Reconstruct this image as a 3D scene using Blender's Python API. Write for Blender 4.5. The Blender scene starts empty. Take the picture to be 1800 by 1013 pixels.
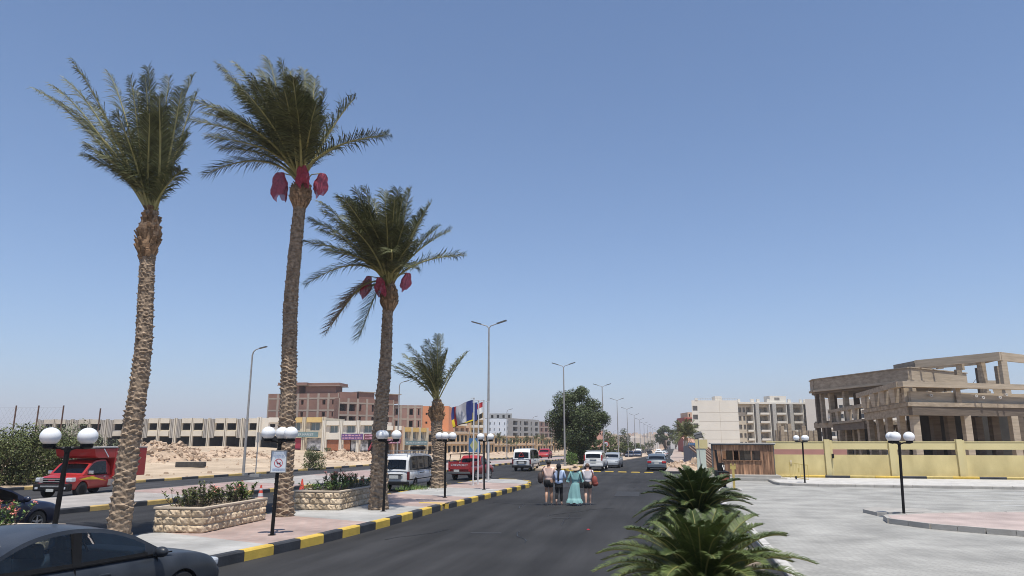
import bpy, bmesh, math, random
from mathutils import Vector, Matrix
R = math.radians
rnd = random.Random(7)
SC = bpy.context.scene
COL = SC.collection

# ------------------------------------------------------------ camera, world, sun
CAM_H = 2.65
PITCH = math.atan(268.5/1250)
YAW = R(12.8)
cd = bpy.data.cameras.new('camera'); cd.sensor_width = 36; cd.lens = 25.0
cd.clip_start = 0.1; cd.clip_end = 20000
cam = bpy.data.objects.new('camera', cd); COL.objects.link(cam)
cam.location = (0, 0, CAM_H); cam.rotation_euler = (math.pi/2 + PITCH, 0, YAW)
SC.camera = cam
w = bpy.data.worlds.new('World'); SC.world = w; w.use_nodes = True
SUN = Vector((.151, -.304, 1)).normalized()
nt = w.node_tree
sky = nt.nodes.new('ShaderNodeTexSky'); sky.sky_type = 'NISHITA'; sky.sun_disc = False
sky.sun_elevation = math.asin(SUN.z); sky.sun_rotation = math.atan2(SUN.x, SUN.y)
sky.altitude = 0; sky.air_density = .85; sky.dust_density = .7; sky.ozone_density = 6.0
nt.nodes['Background'].inputs[1].default_value = 0.137
tint = nt.nodes.new('ShaderNodeMix'); tint.data_type = 'RGBA'; tint.blend_type = 'MULTIPLY'; tint.inputs[0].default_value = 1; tint.inputs[7].default_value = (.86, .965, 1.0, 1)
nt.links.new(sky.outputs[0], tint.inputs[6]); nt.links.new(tint.outputs[2], nt.nodes['Background'].inputs[0])
sl = bpy.data.lights.new('sun', 'SUN'); sl.energy = 5.0; sl.angle = R(.5); sl.color = (1, .95, .86)
so = bpy.data.objects.new('sun', sl); COL.objects.link(so)
so.rotation_euler = SUN.to_track_quat('Z', 'Y').to_euler(); so.location = (0, 0, 60)
SC.view_settings.view_transform = 'Standard'; SC.view_settings.look = 'None'
SC.view_settings.exposure = 0.20; SC.view_settings.gamma = 1
SC.cycles.pixel_filter_type = 'BLACKMAN_HARRIS'; SC.cycles.filter_width = 1.0

# ------------------------------------------------------------ survey helpers: photo measurements -> metres
FX, CX, CY = 1250., 900., 506.5
def road_z(y):            # the boulevard falls gently away beyond 80 m
    return -min(2.0, .012*max(0, y-80))
def G(px, py, z=0.):
    up = FX*math.sin(PITCH) + (CY-py)*math.cos(PITCH); fw = FX*math.cos(PITCH) - (CY-py)*math.sin(PITCH)
    k = (z-CAM_H)/up; x = (px-CX)*k; y = fw*k
    return (x*math.cos(YAW)-y*math.sin(YAW), x*math.sin(YAW)+y*math.cos(YAW))
def GZ(px, py):
    z = 0
    for i in range(8):
        x, y = G(px, py, z); z = road_z(min(y, 400))
    return Vector((x, y, z))
def zat(py, b):
    v = CY-py
    return CAM_H + b*(FX*math.sin(PITCH)+v*math.cos(PITCH))/(FX*math.cos(PITCH)-v*math.sin(PITCH))
def cf(a, b, z=0.):      # camera-frame (right, ahead) metres -> world
    return Vector((a*math.cos(YAW)-b*math.sin(YAW), a*math.sin(YAW)+b*math.cos(YAW), z))
def B(px, b, z=0., py=775):
    v = CY-py
    return cf((px-CX)*b/(FX*math.cos(PITCH)-v*math.sin(PITCH)), b, z)
def depth(p): return -p[0]*math.sin(YAW)+p[1]*math.cos(YAW)
RV = Vector((math.cos(YAW), math.sin(YAW), 0)); FV = Vector((-math.sin(YAW), math.cos(YAW), 0))

# ------------------------------------------------------------ materials
MATS = {}
def mat(name, col, var=.12, scale=3., rough=.8, bump=0., bscale=None, metal=0., spec=None, detail=4, col2=None, coat=0, island=0, sss=0, stretch=None):
    if name in MATS: return MATS[name]
    m = bpy.data.materials.new(name); m.use_nodes = True; t = m.node_tree; N = t.nodes; L = t.links
    p = N['Principled BSDF']; p.inputs['Roughness'].default_value = rough; p.inputs['Metallic'].default_value = metal
    if spec is not None: p.inputs['Specular IOR Level'].default_value = spec
    if coat: p.inputs['Coat Weight'].default_value = coat; p.inputs['Coat Roughness'].default_value = .06
    tc = N.new('ShaderNodeTexCoord'); vec = tc.outputs['Object']
    if stretch:
        mp = N.new('ShaderNodeMapping'); mp.inputs['Scale'].default_value = stretch
        L.new(vec, mp.inputs[0]); vec = mp.outputs[0]
    nz = N.new('ShaderNodeTexNoise'); nz.inputs['Scale'].default_value = scale; nz.inputs['Detail'].default_value = detail
    L.new(vec, nz.inputs['Vector'])
    cr = N.new('ShaderNodeValToRGB')
    AK = .90 if not metal else 1
    c1 = [max(0, AK*c*(1-var)) for c in col]; c2 = [min(1, AK*c*(1+var)) for c in (col2 or col)]
    cr.color_ramp.elements[0].color = (*c1, 1); cr.color_ramp.elements[1].color = (*c2, 1)
    cr.color_ramp.elements[0].position = .3; cr.color_ramp.elements[1].position = .7
    out = cr.outputs[0]; L.new(nz.outputs[0], cr.inputs[0])
    if island:
        ge = N.new('ShaderNodeNewGeometry'); hs = N.new('ShaderNodeHueSaturation')
        mr = N.new('ShaderNodeMapRange'); mr.inputs['To Min'].default_value = 1-island; mr.inputs['To Max'].default_value = 1+island
        L.new(ge.outputs['Random Per Island'], mr.inputs[0]); L.new(mr.outputs[0], hs.inputs['Value']); L.new(out, hs.inputs['Color']); out = hs.outputs[0]
    L.new(out, p.inputs['Base Color'])
    if bump:
        b = N.new('ShaderNodeBump'); b.inputs['Strength'].default_value = min(1, bump); b.inputs['Distance'].default_value = .02 if bump <= 1 else .02*bump
        n2 = N.new('ShaderNodeTexNoise'); n2.inputs['Scale'].default_value = bscale or scale*4; n2.inputs['Detail'].default_value = 6
        L.new(vec, n2.inputs['Vector']); L.new(n2.outputs[0], b.inputs['Height']); L.new(b.outputs[0], p.inputs['Normal'])
    MATS[name] = m; return m
def glass(name, tint, alpha, rough=.03):
    """clear or tinted pane: Fresnel reflection over a see-through tint"""
    if name in MATS: return MATS[name]
    m = bpy.data.materials.new(name); m.use_nodes = True; t = m.node_tree; N = t.nodes; L = t.links
    for n in list(N):
        if n.type != 'OUTPUT_MATERIAL': N.remove(n)
    o = [n for n in N if n.type == 'OUTPUT_MATERIAL'][0]
    tr = N.new('ShaderNodeBsdfTransparent'); tr.inputs[0].default_value = (*[min(1, c*alpha) for c in tint], 1)
    df = N.new('ShaderNodeBsdfDiffuse'); df.inputs[0].default_value = (.02, .022, .024, 1)
    m0 = N.new('ShaderNodeMixShader'); m0.inputs[0].default_value = .12 if alpha > .3 else .6
    gl = N.new('ShaderNodeBsdfGlossy'); gl.inputs['Roughness'].default_value = rough
    fr = N.new('ShaderNodeFresnel'); fr.inputs[0].default_value = 1.5
    mx = N.new('ShaderNodeMixShader')
    L.new(tr.outputs[0], m0.inputs[1]); L.new(df.outputs[0], m0.inputs[2])
    L.new(fr.outputs[0], mx.inputs[0]); L.new(m0.outputs[0], mx.inputs[1]); L.new(gl.outputs[0], mx.inputs[2]); L.new(mx.outputs[0], o.inputs[0])
    MATS[name] = m; return m
def add_node_pattern(m, fn):
    t = m.node_tree; fn(t, t.nodes, t.links, t.nodes['Principled BSDF'])

# ------------------------------------------------------------ mesh builder
class MB:
    def __init__(s): s.v = []; s.f = []; s.m = []
    def quad(s, a, b, c, d, mi=0):
        n = len(s.v); s.v += [Vector(a), Vector(b), Vector(c), Vector(d)]; s.f.append((n, n+1, n+2, n+3)); s.m.append(mi); return s
    def tri(s, a, b, c, mi=0):
        n = len(s.v); s.v += [Vector(a), Vector(b), Vector(c)]; s.f.append((n, n+1, n+2)); s.m.append(mi); return s
    def poly(s, pts, mi=0):
        n = len(s.v); s.v += [Vector(p) for p in pts]; s.f.append(tuple(range(n, n+len(pts)))); s.m.append(mi); return s
    def box(s, c, size, rz=0, mi=0, M=None, taper=1.):
        c = Vector(c); n = len(s.v)
        for z in (-.5, .5):
            k = taper if z > 0 else 1
            for x, y in ((-.5, -.5), (.5, -.5), (.5, .5), (-.5, .5)):
                p = Vector((x*size[0]*k, y*size[1]*k, z*size[2]))
                if M is not None: p = M @ p
                elif rz: p = Matrix.Rotation(rz, 3, 'Z') @ p
                s.v.append(c+p)
        for f in ((3, 2, 1, 0), (4, 5, 6, 7), (0, 1, 5, 4), (1, 2, 6, 5), (2, 3, 7, 6), (3, 0, 4, 7)):
            s.f.append(tuple(n+i for i in f)); s.m.append(mi)
        return s
    def bar(s, a, b, wx, wz=None, mi=0, up=(0, 0, 1)):
        a = Vector(a); b = Vector(b); d = b-a; L = d.length
        if L < 1e-6: return s
        d.normalize(); u = Vector(up)
        if abs(d.dot(u)) > .99: u = Vector((0, 1, 0))
        x = d.cross(u).normalized(); z = x.cross(d).normalized()
        M = Matrix((x, d, z)).transposed()
        return s.box((a+b)/2, (wx, L, wz or wx), M=M, mi=mi)
    def tube(s, pts, r, n=8, mi=0, cap=True):
        pts = [Vector(p) for p in pts]; k = len(pts); r = r if isinstance(r, (list, tuple)) else [r]*k
        base = len(s.v); prev = None
        for i, p in enumerate(pts):
            d = (pts[min(i+1, k-1)] - pts[max(i-1, 0)]).normalized()
            if prev is None:
                u = Vector((0, 0, 1)) if abs(d.z) < .9 else Vector((0, 1, 0))
                x = d.cross(u).normalized()
            else: x = (prev - d*prev.dot(d)).normalized()
            prev = x; y = d.cross(x)
            for j in range(n):
                a = 2*math.pi*j/n; s.v.append(p + (x*math.cos(a)+y*math.sin(a))*r[i])
        for i in range(k-1):
            for j in range(n):
                a = base+i*n+j; b = base+i*n+(j+1) % n
                s.f.append((a, b, b+n, a+n)); s.m.append(mi)
        if cap:
            s.f.append(tuple(base+j for j in range(n))[::-1]); s.m.append(mi)
            s.f.append(tuple(base+(k-1)*n+j for j in range(n))); s.m.append(mi)
        return s
    def lathe(s, prof, c=(0, 0, 0), n=16, mi=0, M=None):
        base = len(s.v); c = Vector(c)
        for r, z in prof:
            for j in range(n):
                a = 2*math.pi*j/n; p = Vector((r*math.cos(a), r*math.sin(a), z))
                if M is not None: p = M @ p
                s.v.append(c+p)
        for i in range(len(prof)-1):
            for j in range(n):
                a = base+i*n+j; b = base+i*n+(j+1) % n
                s.f.append((a, b, b+n, a+n)); s.m.append(mi)
        if prof[0][0] > 1e-4: s.f.append(tuple(base+j for j in range(n))[::-1]); s.m.append(mi)
        if prof[-1][0] > 1e-4: s.f.append(tuple(base+(len(prof)-1)*n+j for j in range(n))); s.m.append(mi)
        return s
    def grid(s, P, mi=0, skip=None, close=False):
        """P[i][j] points"""
        base = len(s.v); m = len(P[0])
        for row in P: s.v += [Vector(p) for p in row]
        for i in range(len(P)-1):
            for j in range(m-1):
                if skip and skip(i, j): continue
                a = base+i*m+j; s.f.append((a, a+1, a+m+1, a+m)); s.m.append(mi)
        return s
    def ball(s, c, r, n=14, sq=(1, 1, 1), mi=0):
        k = n//2; base = len(s.v); c = Vector(c)
        prof = [(math.sin(math.pi*i/k), -math.cos(math.pi*i/k)) for i in range(k+1)]
        for rr, z in prof:
            for j in range(n):
                a = 2*math.pi*j/n
                s.v.append(c + Vector((rr*math.cos(a)*r*sq[0], rr*math.sin(a)*r*sq[1], z*r*sq[2])))
        for i in range(k):
            for j in range(n):
                a = base+i*n+j; b = base+i*n+(j+1) % n; s.f.append((a, b, b+n, a+n)); s.m.append(mi)
        return s
    def prism(s, poly, z0, z1, mi=0, side=None):
        n = len(s.v); k = len(poly)
        s.v += [Vector((p[0], p[1], z0)) for p in poly] + [Vector((p[0], p[1], z1)) for p in poly]
        s.f.append(tuple(range(n+k-1, n-1, -1))); s.m.append(mi); s.f.append(tuple(range(n+k, n+2*k))); s.m.append(mi)
        for i in range(k):
            j = (i+1) % k; s.f.append((n+i, n+j, n+k+j, n+k+i)); s.m.append(side if side is not None else mi)
        return s
    def xprism(s, poly, M, thick, mi=0):
        """extrude a 2-D outline (x,z) symmetric about y by thick, placed by matrix M"""
        n = len(s.v); k = len(poly)
        for y in (-thick/2, thick/2): s.v += [M @ Vector((p[0], y, p[1])) for p in poly]
        s.f.append(tuple(range(n, n+k))); s.m.append(mi); s.f.append(tuple(range(n+2*k-1, n+k-1, -1))); s.m.append(mi)
        for i in range(k):
            j = (i+1) % k; s.f.append((n+i, n+k+i, n+k+j, n+j)); s.m.append(mi)
        return s
    def build(s, name, mats, parent=None, smooth=0, merge=False, fixn=True, bevel=0):
        me = bpy.data.meshes.new(name)
        if not isinstance(mats, (list, tuple)): mats = [mats]
        bm = bmesh.new()
        vs = [bm.verts.new(v) for v in s.v]
        for f, mi in zip(s.f, s.m):
            try: fc = bm.faces.new([vs[i] for i in f]); fc.material_index = mi
            except ValueError: pass
        if merge: bmesh.ops.remove_doubles(bm, verts=bm.verts, dist=1e-4)
        if fixn: bmesh.ops.recalc_face_normals(bm, faces=bm.faces)
        if bevel:
            ed = [e for e in bm.edges if len(e.link_faces) == 2 and e.calc_face_angle(0) > .6]
            bmesh.ops.bevel(bm, geom=ed, offset=bevel, segments=2, affect='EDGES', profile=.5)
        bm.to_mesh(me); bm.free()
        for m in mats: me.materials.append(m)
        if smooth:
            me.shade_smooth()
            me.set_sharp_from_angle(angle=R(smooth))
        o = bpy.data.objects.new(name, me); COL.objects.link(o)
        if parent is not None: o.parent = parent
        return o
def empty(name, loc=(0, 0, 0), rz=0):
    o = bpy.data.objects.new(name, None); COL.objects.link(o); o.location = loc; o.rotation_euler = (0, 0, rz); o.empty_display_size = .2
    return o
def tag(o, label=None, cat=None, group=None, kind=None):
    if label: o['label'] = label
    if cat: o['category'] = cat
    if group: o['group'] = group
    if kind: o['kind'] = kind
    return o
def kids(o): return list(o.children)
ALLC = {}
def copy_tree(o, parent=None):
    c = o.copy(); COL.objects.link(c)
    if parent is not None: c.parent = parent
    for ch in kids(o): copy_tree(ch, c)
    return c
def bake(o, *mods):
    """evaluate modifiers into a plain mesh"""
    bpy.context.view_layer.update()
    dg = bpy.context.evaluated_depsgraph_get(); ev = o.evaluated_get(dg)
    me = bpy.data.meshes.new_from_object(ev); old = o.data
    o.modifiers.clear(); o.data = me; me.name = old.name; bpy.data.meshes.remove(old)
    return o
def text_obj(s, size, m, parent, M, name='lettering', ext=.004, align='CENTER', sx=1.0):
    c = bpy.data.curves.new(name, 'FONT'); c.body = s; c.size = size; c.extrude = ext; c.align_x = align; c.align_y = 'CENTER'
    t = bpy.data.objects.new(name, c); COL.objects.link(t)
    bpy.context.view_layer.update()
    me = bpy.data.meshes.new_from_object(t.evaluated_get(bpy.context.evaluated_depsgraph_get()))
    bpy.data.objects.remove(t); bpy.data.curves.remove(c)
    me.transform(M @ Matrix.Scale(sx, 4, (1, 0, 0))); me.materials.clear(); me.materials.append(m); me.name = name
    o = bpy.data.objects.new(name, me); COL.objects.link(o); o.parent = parent
    return o
def face_matrix(pos, normal, up=(0, 0, 1)):
    """text/plate matrix: local x right, y up, z = outward normal"""
    n = Vector(normal).normalized(); x = Vector(up).cross(n).normalized(); y = n.cross(x)
    M = Matrix((x, y, n)).transposed().to_4x4(); M.translation = Vector(pos); return M
def lerp(a, b, t): return a+(b-a)*t
def interp(pts, x):
    if x <= pts[0][0]: return pts[0][1]
    for (x0, y0), (x1, y1) in zip(pts, pts[1:]):
        if x <= x1: return lerp(y0, y1, (x-x0)/(x1-x0))
    return pts[-1][1]
# ------------------------------------------------------------ ground, roads, pavements
M_sand = mat('desert_sand', (.46, .345, .235), .16, .35, .95, .8, 3.0, detail=8, col2=(.52, .41, .29))
M_asph = mat('asphalt', (.030, .0295, .030), .25, .22, .85, .5, 60, spec=.2, detail=8, col2=(.032, .0315, .0325))
M_asphA = mat('old_asphalt', (.046, .045, .047), .2, .3, .85, .5, 50, spec=.2, detail=8)
M_yel = mat('yellow_kerb_paint', (.62, .42, .07), .16, 2.2, .7, .5, 20, detail=6)
M_blk = mat('black_kerb_paint', (.033, .035, .041), .3, 2.2, .7, .5, 20, detail=6)
M_conc = mat('kerb_concrete', (.36, .34, .31), .15, 2., .9, .4, 20)
M_concl = mat('pale_concrete', (.5, .48, .45), .15, 2., .9, .4, 20)
M_tan = mat('tan_kerb', (.5, .38, .28), .2, .5, .9, .4, 20)
def paver(name, c1, c2, mortar, bw, bh, band=None, rough=.85, rot=0.):
    m = mat(name, c1, .1, 1.2, rough, 0, detail=7); t = m.node_tree; N = t.nodes; L = t.links; p = N['Principled BSDF']
    tc = N.new('ShaderNodeTexCoord'); mp = N.new('ShaderNodeMapping'); mp.inputs['Rotation'].default_value = (0, 0, rot)
    br = N.new('ShaderNodeTexBrick'); br.inputs['Scale'].default_value = 1; br.inputs['Brick Width'].default_value = bw; br.inputs['Row Height'].default_value = bh
    br.inputs['Mortar Size'].default_value = .009; c1 = [c*.9 for c in c1]; c2 = [c*.9 for c in c2] if c2 else None; br.inputs['Color1'].default_value = (*c1, 1); br.inputs['Color2'].default_value = (*[c*.86 for c in c1], 1); br.inputs['Mortar'].default_value = (*mortar, 1)
    L.new(tc.outputs['Object'], mp.inputs[0]); L.new(mp.outputs[0], br.inputs[0])
    if band:
        sx = N.new('ShaderNodeSeparateXYZ'); L.new(tc.outputs['Object'], sx.inputs[0])
        ad = N.new('ShaderNodeMath'); ad.operation = 'MULTIPLY_ADD'; ad.inputs[1].default_value = .35
        L.new(sx.outputs[0], ad.inputs[0]); L.new(sx.outputs[1], ad.inputs[2])
        md = N.new('ShaderNodeMath'); md.operation = 'PINGPONG'; md.inputs[1].default_value = band
        L.new(ad.outputs[0], md.inputs[0])
        gt = N.new('ShaderNodeMath'); gt.operation = 'GREATER_THAN'; gt.inputs[1].default_value = band*.5; L.new(md.outputs[0], gt.inputs[0])
        b2 = N.new('ShaderNodeTexBrick'); b2.inputs['Scale'].default_value = 1; b2.inputs['Brick Width'].default_value = bw*.6; b2.inputs['Row Height'].default_value = bh*.6
        b2.inputs['Mortar Size'].default_value = .006; b2.inputs['Color1'].default_value = (*c2, 1); b2.inputs['Color2'].default_value = (*[c*.85 for c in c2], 1); b2.inputs['Mortar'].default_value = (*mortar, 1)
        L.new(tc.outputs['Object'], b2.inputs[0])
        mx = N.new('ShaderNodeMix'); mx.data_type = 'RGBA'; L.new(gt.outputs[0], mx.inputs[0]); L.new(br.outputs[0], mx.inputs[6]); L.new(b2.outputs[0], mx.inputs[7]); out = mx.outputs[2]
    else: out = br.outputs[0]
    nz = N.new('ShaderNodeTexNoise'); nz.inputs['Scale'].default_value = .6; nz.inputs['Detail'].default_value = 9; L.new(tc.outputs['Object'], nz.inputs[0])
    mr = N.new('ShaderNodeMapRange'); mr.inputs['From Min'].default_value = .3; mr.inputs['From Max'].default_value = .7; mr.inputs['To Min'].default_value = .70; mr.inputs['To Max'].default_value = 1.18
    L.new(nz.outputs[0], mr.inputs[0])
    vm = N.new('ShaderNodeVectorMath'); vm.operation = 'SCALE'; L.new(out, vm.inputs[0]); L.new(mr.outputs[0], vm.inputs['Scale'])
    L.new(vm.outputs[0], p.inputs['Base Color'])
    return m
M_prom = paver('promenade_tiles', (.42, .41, .39), (.43, .315, .275), (.3, .28, .26), .4, .4, band=5.2)
M_med = paver('median_pavers', (.40, .37, .34), (.41, .29, .26), (.3, .26, .24), .3, .3, band=9)
M_plaza = paver('plaza_pavers', (.375, .365, .335), None, (.235, .225, .21), .24, .12, rot=R(45))
M_pink = paver('pink_pavers', (.50, .40, .36), None, (.35, .28, .26), .2, .1)
M_walk = paver('pink_walk', (.46, .36, .30), None, (.34, .27, .24), .3, .3)

def asphalt_marks(m, k=1.):
    t = m.node_tree; N = t.nodes; L = t.links; p = N['Principled BSDF']
    tc = N.new('ShaderNodeTexCoord'); mp = N.new('ShaderNodeMapping'); mp.inputs['Scale'].default_value = (1.1, .07, 1)
    nz = N.new('ShaderNodeTexNoise'); nz.inputs['Scale'].default_value = 1.2; nz.inputs['Detail'].default_value = 8; nz.inputs['Roughness'].default_value = .6
    L.new(tc.outputs['Object'], mp.inputs[0]); L.new(mp.outputs[0], nz.inputs[0])
    mr = N.new('ShaderNodeMapRange'); mr.inputs['From Min'].default_value = .35; mr.inputs['From Max'].default_value = .75; mr.inputs['To Min'].default_value = .78; mr.inputs['To Max'].default_value = 1.6*k
    L.new(nz.outputs[0], mr.inputs[0])
    n3 = N.new('ShaderNodeTexNoise'); n3.inputs['Scale'].default_value = 90; n3.inputs['Detail'].default_value = 3; L.new(tc.outputs['Object'], n3.inputs[0])
    mr3 = N.new('ShaderNodeMapRange'); mr3.inputs['From Min'].default_value = .3; mr3.inputs['From Max'].default_value = .7; mr3.inputs['To Min'].default_value = .7; mr3.inputs['To Max'].default_value = 1.3; L.new(n3.outputs[0], mr3.inputs[0])
    mu = N.new('ShaderNodeMath'); mu.operation = 'MULTIPLY'; L.new(mr.outputs[0], mu.inputs[0]); L.new(mr3.outputs[0], mu.inputs[1])
    src = p.inputs['Base Color'].links[0].from_socket
    vm = N.new('ShaderNodeVectorMath'); vm.operation = 'SCALE'; L.new(src, vm.inputs[0]); L.new(mu.outputs[0], vm.inputs['Scale']); L.new(vm.outputs[0], p.inputs['Base Color'])
asphalt_marks(M_asph); asphalt_marks(M_asphA)
def sand_marks(m):
    t = m.node_tree; N = t.nodes; L = t.links; p = N['Principled BSDF']
    tc = N.new('ShaderNodeTexCoord'); nz = N.new('ShaderNodeTexNoise'); nz.inputs['Scale'].default_value = .09; nz.inputs['Detail'].default_value = 12; nz.inputs['Roughness'].default_value = .65
    L.new(tc.outputs['Object'], nz.inputs[0])
    mr = N.new('ShaderNodeMapRange'); mr.inputs['From Min'].default_value = .35; mr.inputs['From Max'].default_value = .65; mr.inputs['To Min'].default_value = .82; mr.inputs['To Max'].default_value = 1.12; L.new(nz.outputs[0], mr.inputs[0])
    src = p.inputs['Base Color'].links[0].from_socket
    vm = N.new('ShaderNodeVectorMath'); vm.operation = 'SCALE'; L.new(src, vm.inputs[0]); L.new(mr.outputs[0], vm.inputs['Scale']); L.new(vm.outputs[0], p.inputs['Base Color'])
sand_marks(M_sand)

def hnoise(x, y):
    return math.sin(x*.9+1.3*math.sin(y*.7))*math.cos(y*1.1+math.sin(x*.5)) + .5*math.sin(x*2.3+y*1.9)*math.cos(y*2.7-x*.6)
def left_z(x, y):
    """sandy plot on the left rises towards the concrete arcade"""
    t = max(0, min(1, (-x-38)/70.)); far = max(0, min(1, (y-40)/120.))
    return t*far*2.2*max(0, min(1, (-x-55)/45.))
def ground_z(x, y):
    if y > 0: z = road_z(y)-.03
    else: z = -.03
    if x < -34:
        e = min(1, (-34-x)/4.)
        z += left_z(x, y) + e*(.10*hnoise(x*.35, y*.35)+.05*hnoise(x*1.3+5, y*1.3)+.06)
    if x > 24: z -= .0
    return z
g = MB()
xs = [-9000, -5000, -2500, -1200, -700, -450, -320, -250, -200] + [-180+i*2.2 for i in range(int((180-34)/2.2)+1)] + [-33.5, -30, -24, -12, 0, 12, 24, 40, 80, 160, 320, 700, 1500, 3000, 6000, 9000]
ys = [-300, -60, 0, 10] + [14+i*2.2 for i in range(90)] + [216, 224, 234, 247, 260, 290, 340, 420, 520, 700, 1000, 1600, 3000, 6000, 12000]
g.grid([[(x, y, ground_z(x, y)) for y in ys] for x in xs])
tag(g.build('ground', M_sand, smooth=60), kind='structure')

def strip(name, left, right, z, m, ylist=None, kind='structure', y0=None, y1=None):
    """sheet between two x(y) polylines following the road's fall"""
    ys_ = sorted(set([p[0] for p in left+right] + [80, 120, 180, 247])); ys_ = [y for y in ys_ if y0 <= y <= y1]
    if y0 not in ys_: ys_.insert(0, y0)
    if y1 not in ys_: ys_.append(y1)
    b = MB(); b.grid([[(interp(left, y), y, road_z(y)+z), (interp(right, y), y, road_z(y)+z)] for y in ys_])
    o = b.build(name, m); tag(o, kind=kind); return o
FAR = 900.
promL = [(8, -15.6), (18, -14.2), (25, -13.9), (38, -13.3), (47, -12.6)]
promR = [(8, -10.2), (14, -9.75), (18, -9.25), (22, -9.05), (28, -9.05), (34, -8.75), (42, -8.5), (45, -9.0), (47, -10.2)]
medAR = [(8, -24.2), (22.8, -22.3), (30, -21.4), (42, -20.4), (72, -19.0), (123, -18.5), (300, -17.5), (FAR, -17.5)]
medAL = [(8, -29.4), (25, -27.6), (50, -26.9), (110, -25.6), (160, -24.8), (300, -24), (FAR, -24)]
rdBL = [(8, -39.5), (25, -36.6), (39, -34.2), (51, -33.2), (66, -32.6), (108, -32.0), (160, -31), (300, -30.5), (FAR, -30.5)]
treeL = [(66, -13.4), (75, -13.6), (110, -13.2), (200, -12.5), (FAR, -12.5)]
treeR = [(66, -9.9), (75, -9.6), (110, -8.4), (200, -7.6), (300, -7.4), (FAR, -7.4)]
sideL = [(62.8, -1.1), (80, -.9), (95, -.45), (110, -.7), (135, -1.4), (190, -1.9), (FAR, -2)]
edgeR = [(-6, 2.3), (10, 2.1), (28, 1.8), (36, 1.6), (44, 2.1), (56, 1.6), (62.8, 1.3), (FAR, 1.3)]
road = MB()
ysr = [-6, 8, 20, 30, 40, 50, 62, 80, 110, 160, 200, 247, 300, 500, FAR]
strip('road', rdBL, edgeR, 0., M_asph, y0=-6, y1=FAR)
strip('left_carriageway', rdBL, medAL, .004, M_asphA, y0=8, y1=FAR)
strip('plaza', edgeR, [(-6, 60), (58, 60)], .004, M_plaza, y0=-6, y1=56)
strip('promenade', [(y, x+.13) for y, x in promL], [(y, x-.13) for y, x in promR], .19, M_prom, y0=8, y1=46.8)
strip('median_pavement', [(y, x+.13) for y, x in medAL], [(y, x-.13) for y, x in medAR], .16, M_med, y0=8, y1=FAR)
strip('tree_median', [(y, x+.13) for y, x in treeL], [(y, x-.13) for y, x in treeR], .16, M_tan, y0=66.1, y1=FAR)
strip('pavement', sideL, [(62.8, 1.2), (80, 1.3), (FAR, 2.2)], .16, M_walk, y0=62.8, y1=400)
strip('verge', [(8, 60), (56, 60), (62, 1.2), (FAR, 2.2)], [(8, 60.1), (56, 60.1), (62, 120), (FAR, 120)], .02, M_sand, y0=56.1, y1=400)

def kerb(line, side, h=.19, wdt=.14, block=1.0, mats=(M_yel, M_blk), y0=None, y1=None, name='kerb', pts=None, phase=0):
    """row of kerbstones along x(y); side = +1 when the road is on +x"""
    P = []
    if pts is None:
        y = y0
        while y < y1:
            st = block if y < 160 else 8.
            y2 = min(y1, y+st); P.append(((interp(line, y), y), (interp(line, y2), y2))); y = y2
    else:
        for (ax, ay), (bx, by) in zip(pts, pts[1:]):
            L = math.hypot(bx-ax, by-ay); n = max(1, round(L/block))
            for i in range(n): P.append(((lerp(ax, bx, i/n), lerp(ay, by, i/n)), (lerp(ax, bx, (i+1)/n), lerp(ay, by, (i+1)/n))))
    b = MB()
    for i, ((ax, ay), (bx, by)) in enumerate(P):
        d = Vector((bx-ax, by-ay, 0)); L = d.length; d.normalize(); n = Vector((d.y, -d.x, 0))*side
        gp = .006 if ay < 80 else 0
        a = Vector((ax, ay, road_z(ay)))+d*gp; c = Vector((bx, by, road_z(by)))-d*gp
        mi = (i+phase) % len(mats)
        prof = [(0, -.05), (0, h-.035), (-.03, h), (-wdt, h+.002), (-wdt, -.05)]
        hh = rnd.uniform(-.006, .006); ww = rnd.uniform(-.006, .006)
        A = [a+n*(q[0]+ww)+Vector((0, 0, q[1]+(hh if q[1] > 0 else 0))) for q in prof]; C = [c+n*(q[0]+ww)+Vector((0, 0, q[1]+(hh if q[1] > 0 else 0))) for q in prof]
        for k in range(4): b.quad(A[k], A[k+1], C[k+1], C[k], mi)
        b.poly(A, mi); b.poly(C[::-1], mi)
    o = b.build(name, list(mats), smooth=0); tag(o, kind='structure'); return o
kerb(promR, 1, .24, .2, 1.02, y0=8, y1=27.6, phase=1)
kerb(None, 1, .21, .18, 1.0, pts=[(-10.3, 28.3), (-9.02, 28.3), (-8.75, 34), (-8.5, 42), (-8.95, 45), (-10.2, 46.9), (-11.6, 47.4), (-12.6, 46.6)])
kerb(promL, -1, .2, .15, 1.0, y0=8, y1=46.6)
M_yelf = mat('faded_yellow_kerb', (.50, .345, .12), .2, 2.2, .8, .5, 20)
kerb(medAR, 1, .19, .15, 1.35, y0=8, y1=FAR, mats=(M_yelf, M_blk))
kerb(medAL, -1, .17, .15, 1.35, y0=8, y1=FAR, mats=(M_conc, M_conc))
kerb(rdBL, 1, .17, .16, 1.6, y0=8, y1=FAR, mats=(M_yelf, M_blk))
kerb(None, -1, .17, .16, 1.2, pts=[(-13.4, 75), (-13.4, 66.6), (-12.8, 66.0), (-10.5, 66.0), (-9.9, 66.6), (-9.6, 75)], mats=(M_yel, M_yel, M_tan))
kerb(treeL, -1, .17, .16, 3, y0=75, y1=FAR, mats=(M_tan,))
kerb(treeR, 1, .17, .16, 3, y0=75, y1=FAR, mats=(M_tan,))
kerb(sideL, -1, .17, .16, 2, y0=62.8, y1=400, mats=(M_conc,))
kerb(None, 1, .17, .16, 1.2, pts=[(-1.1, 62.7), (.6, 62.7)], mats=(M_blk,))
kerb(edgeR, -1, .1, .22, 1.2, y0=9, y1=46, mats=(M_concl,))
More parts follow.
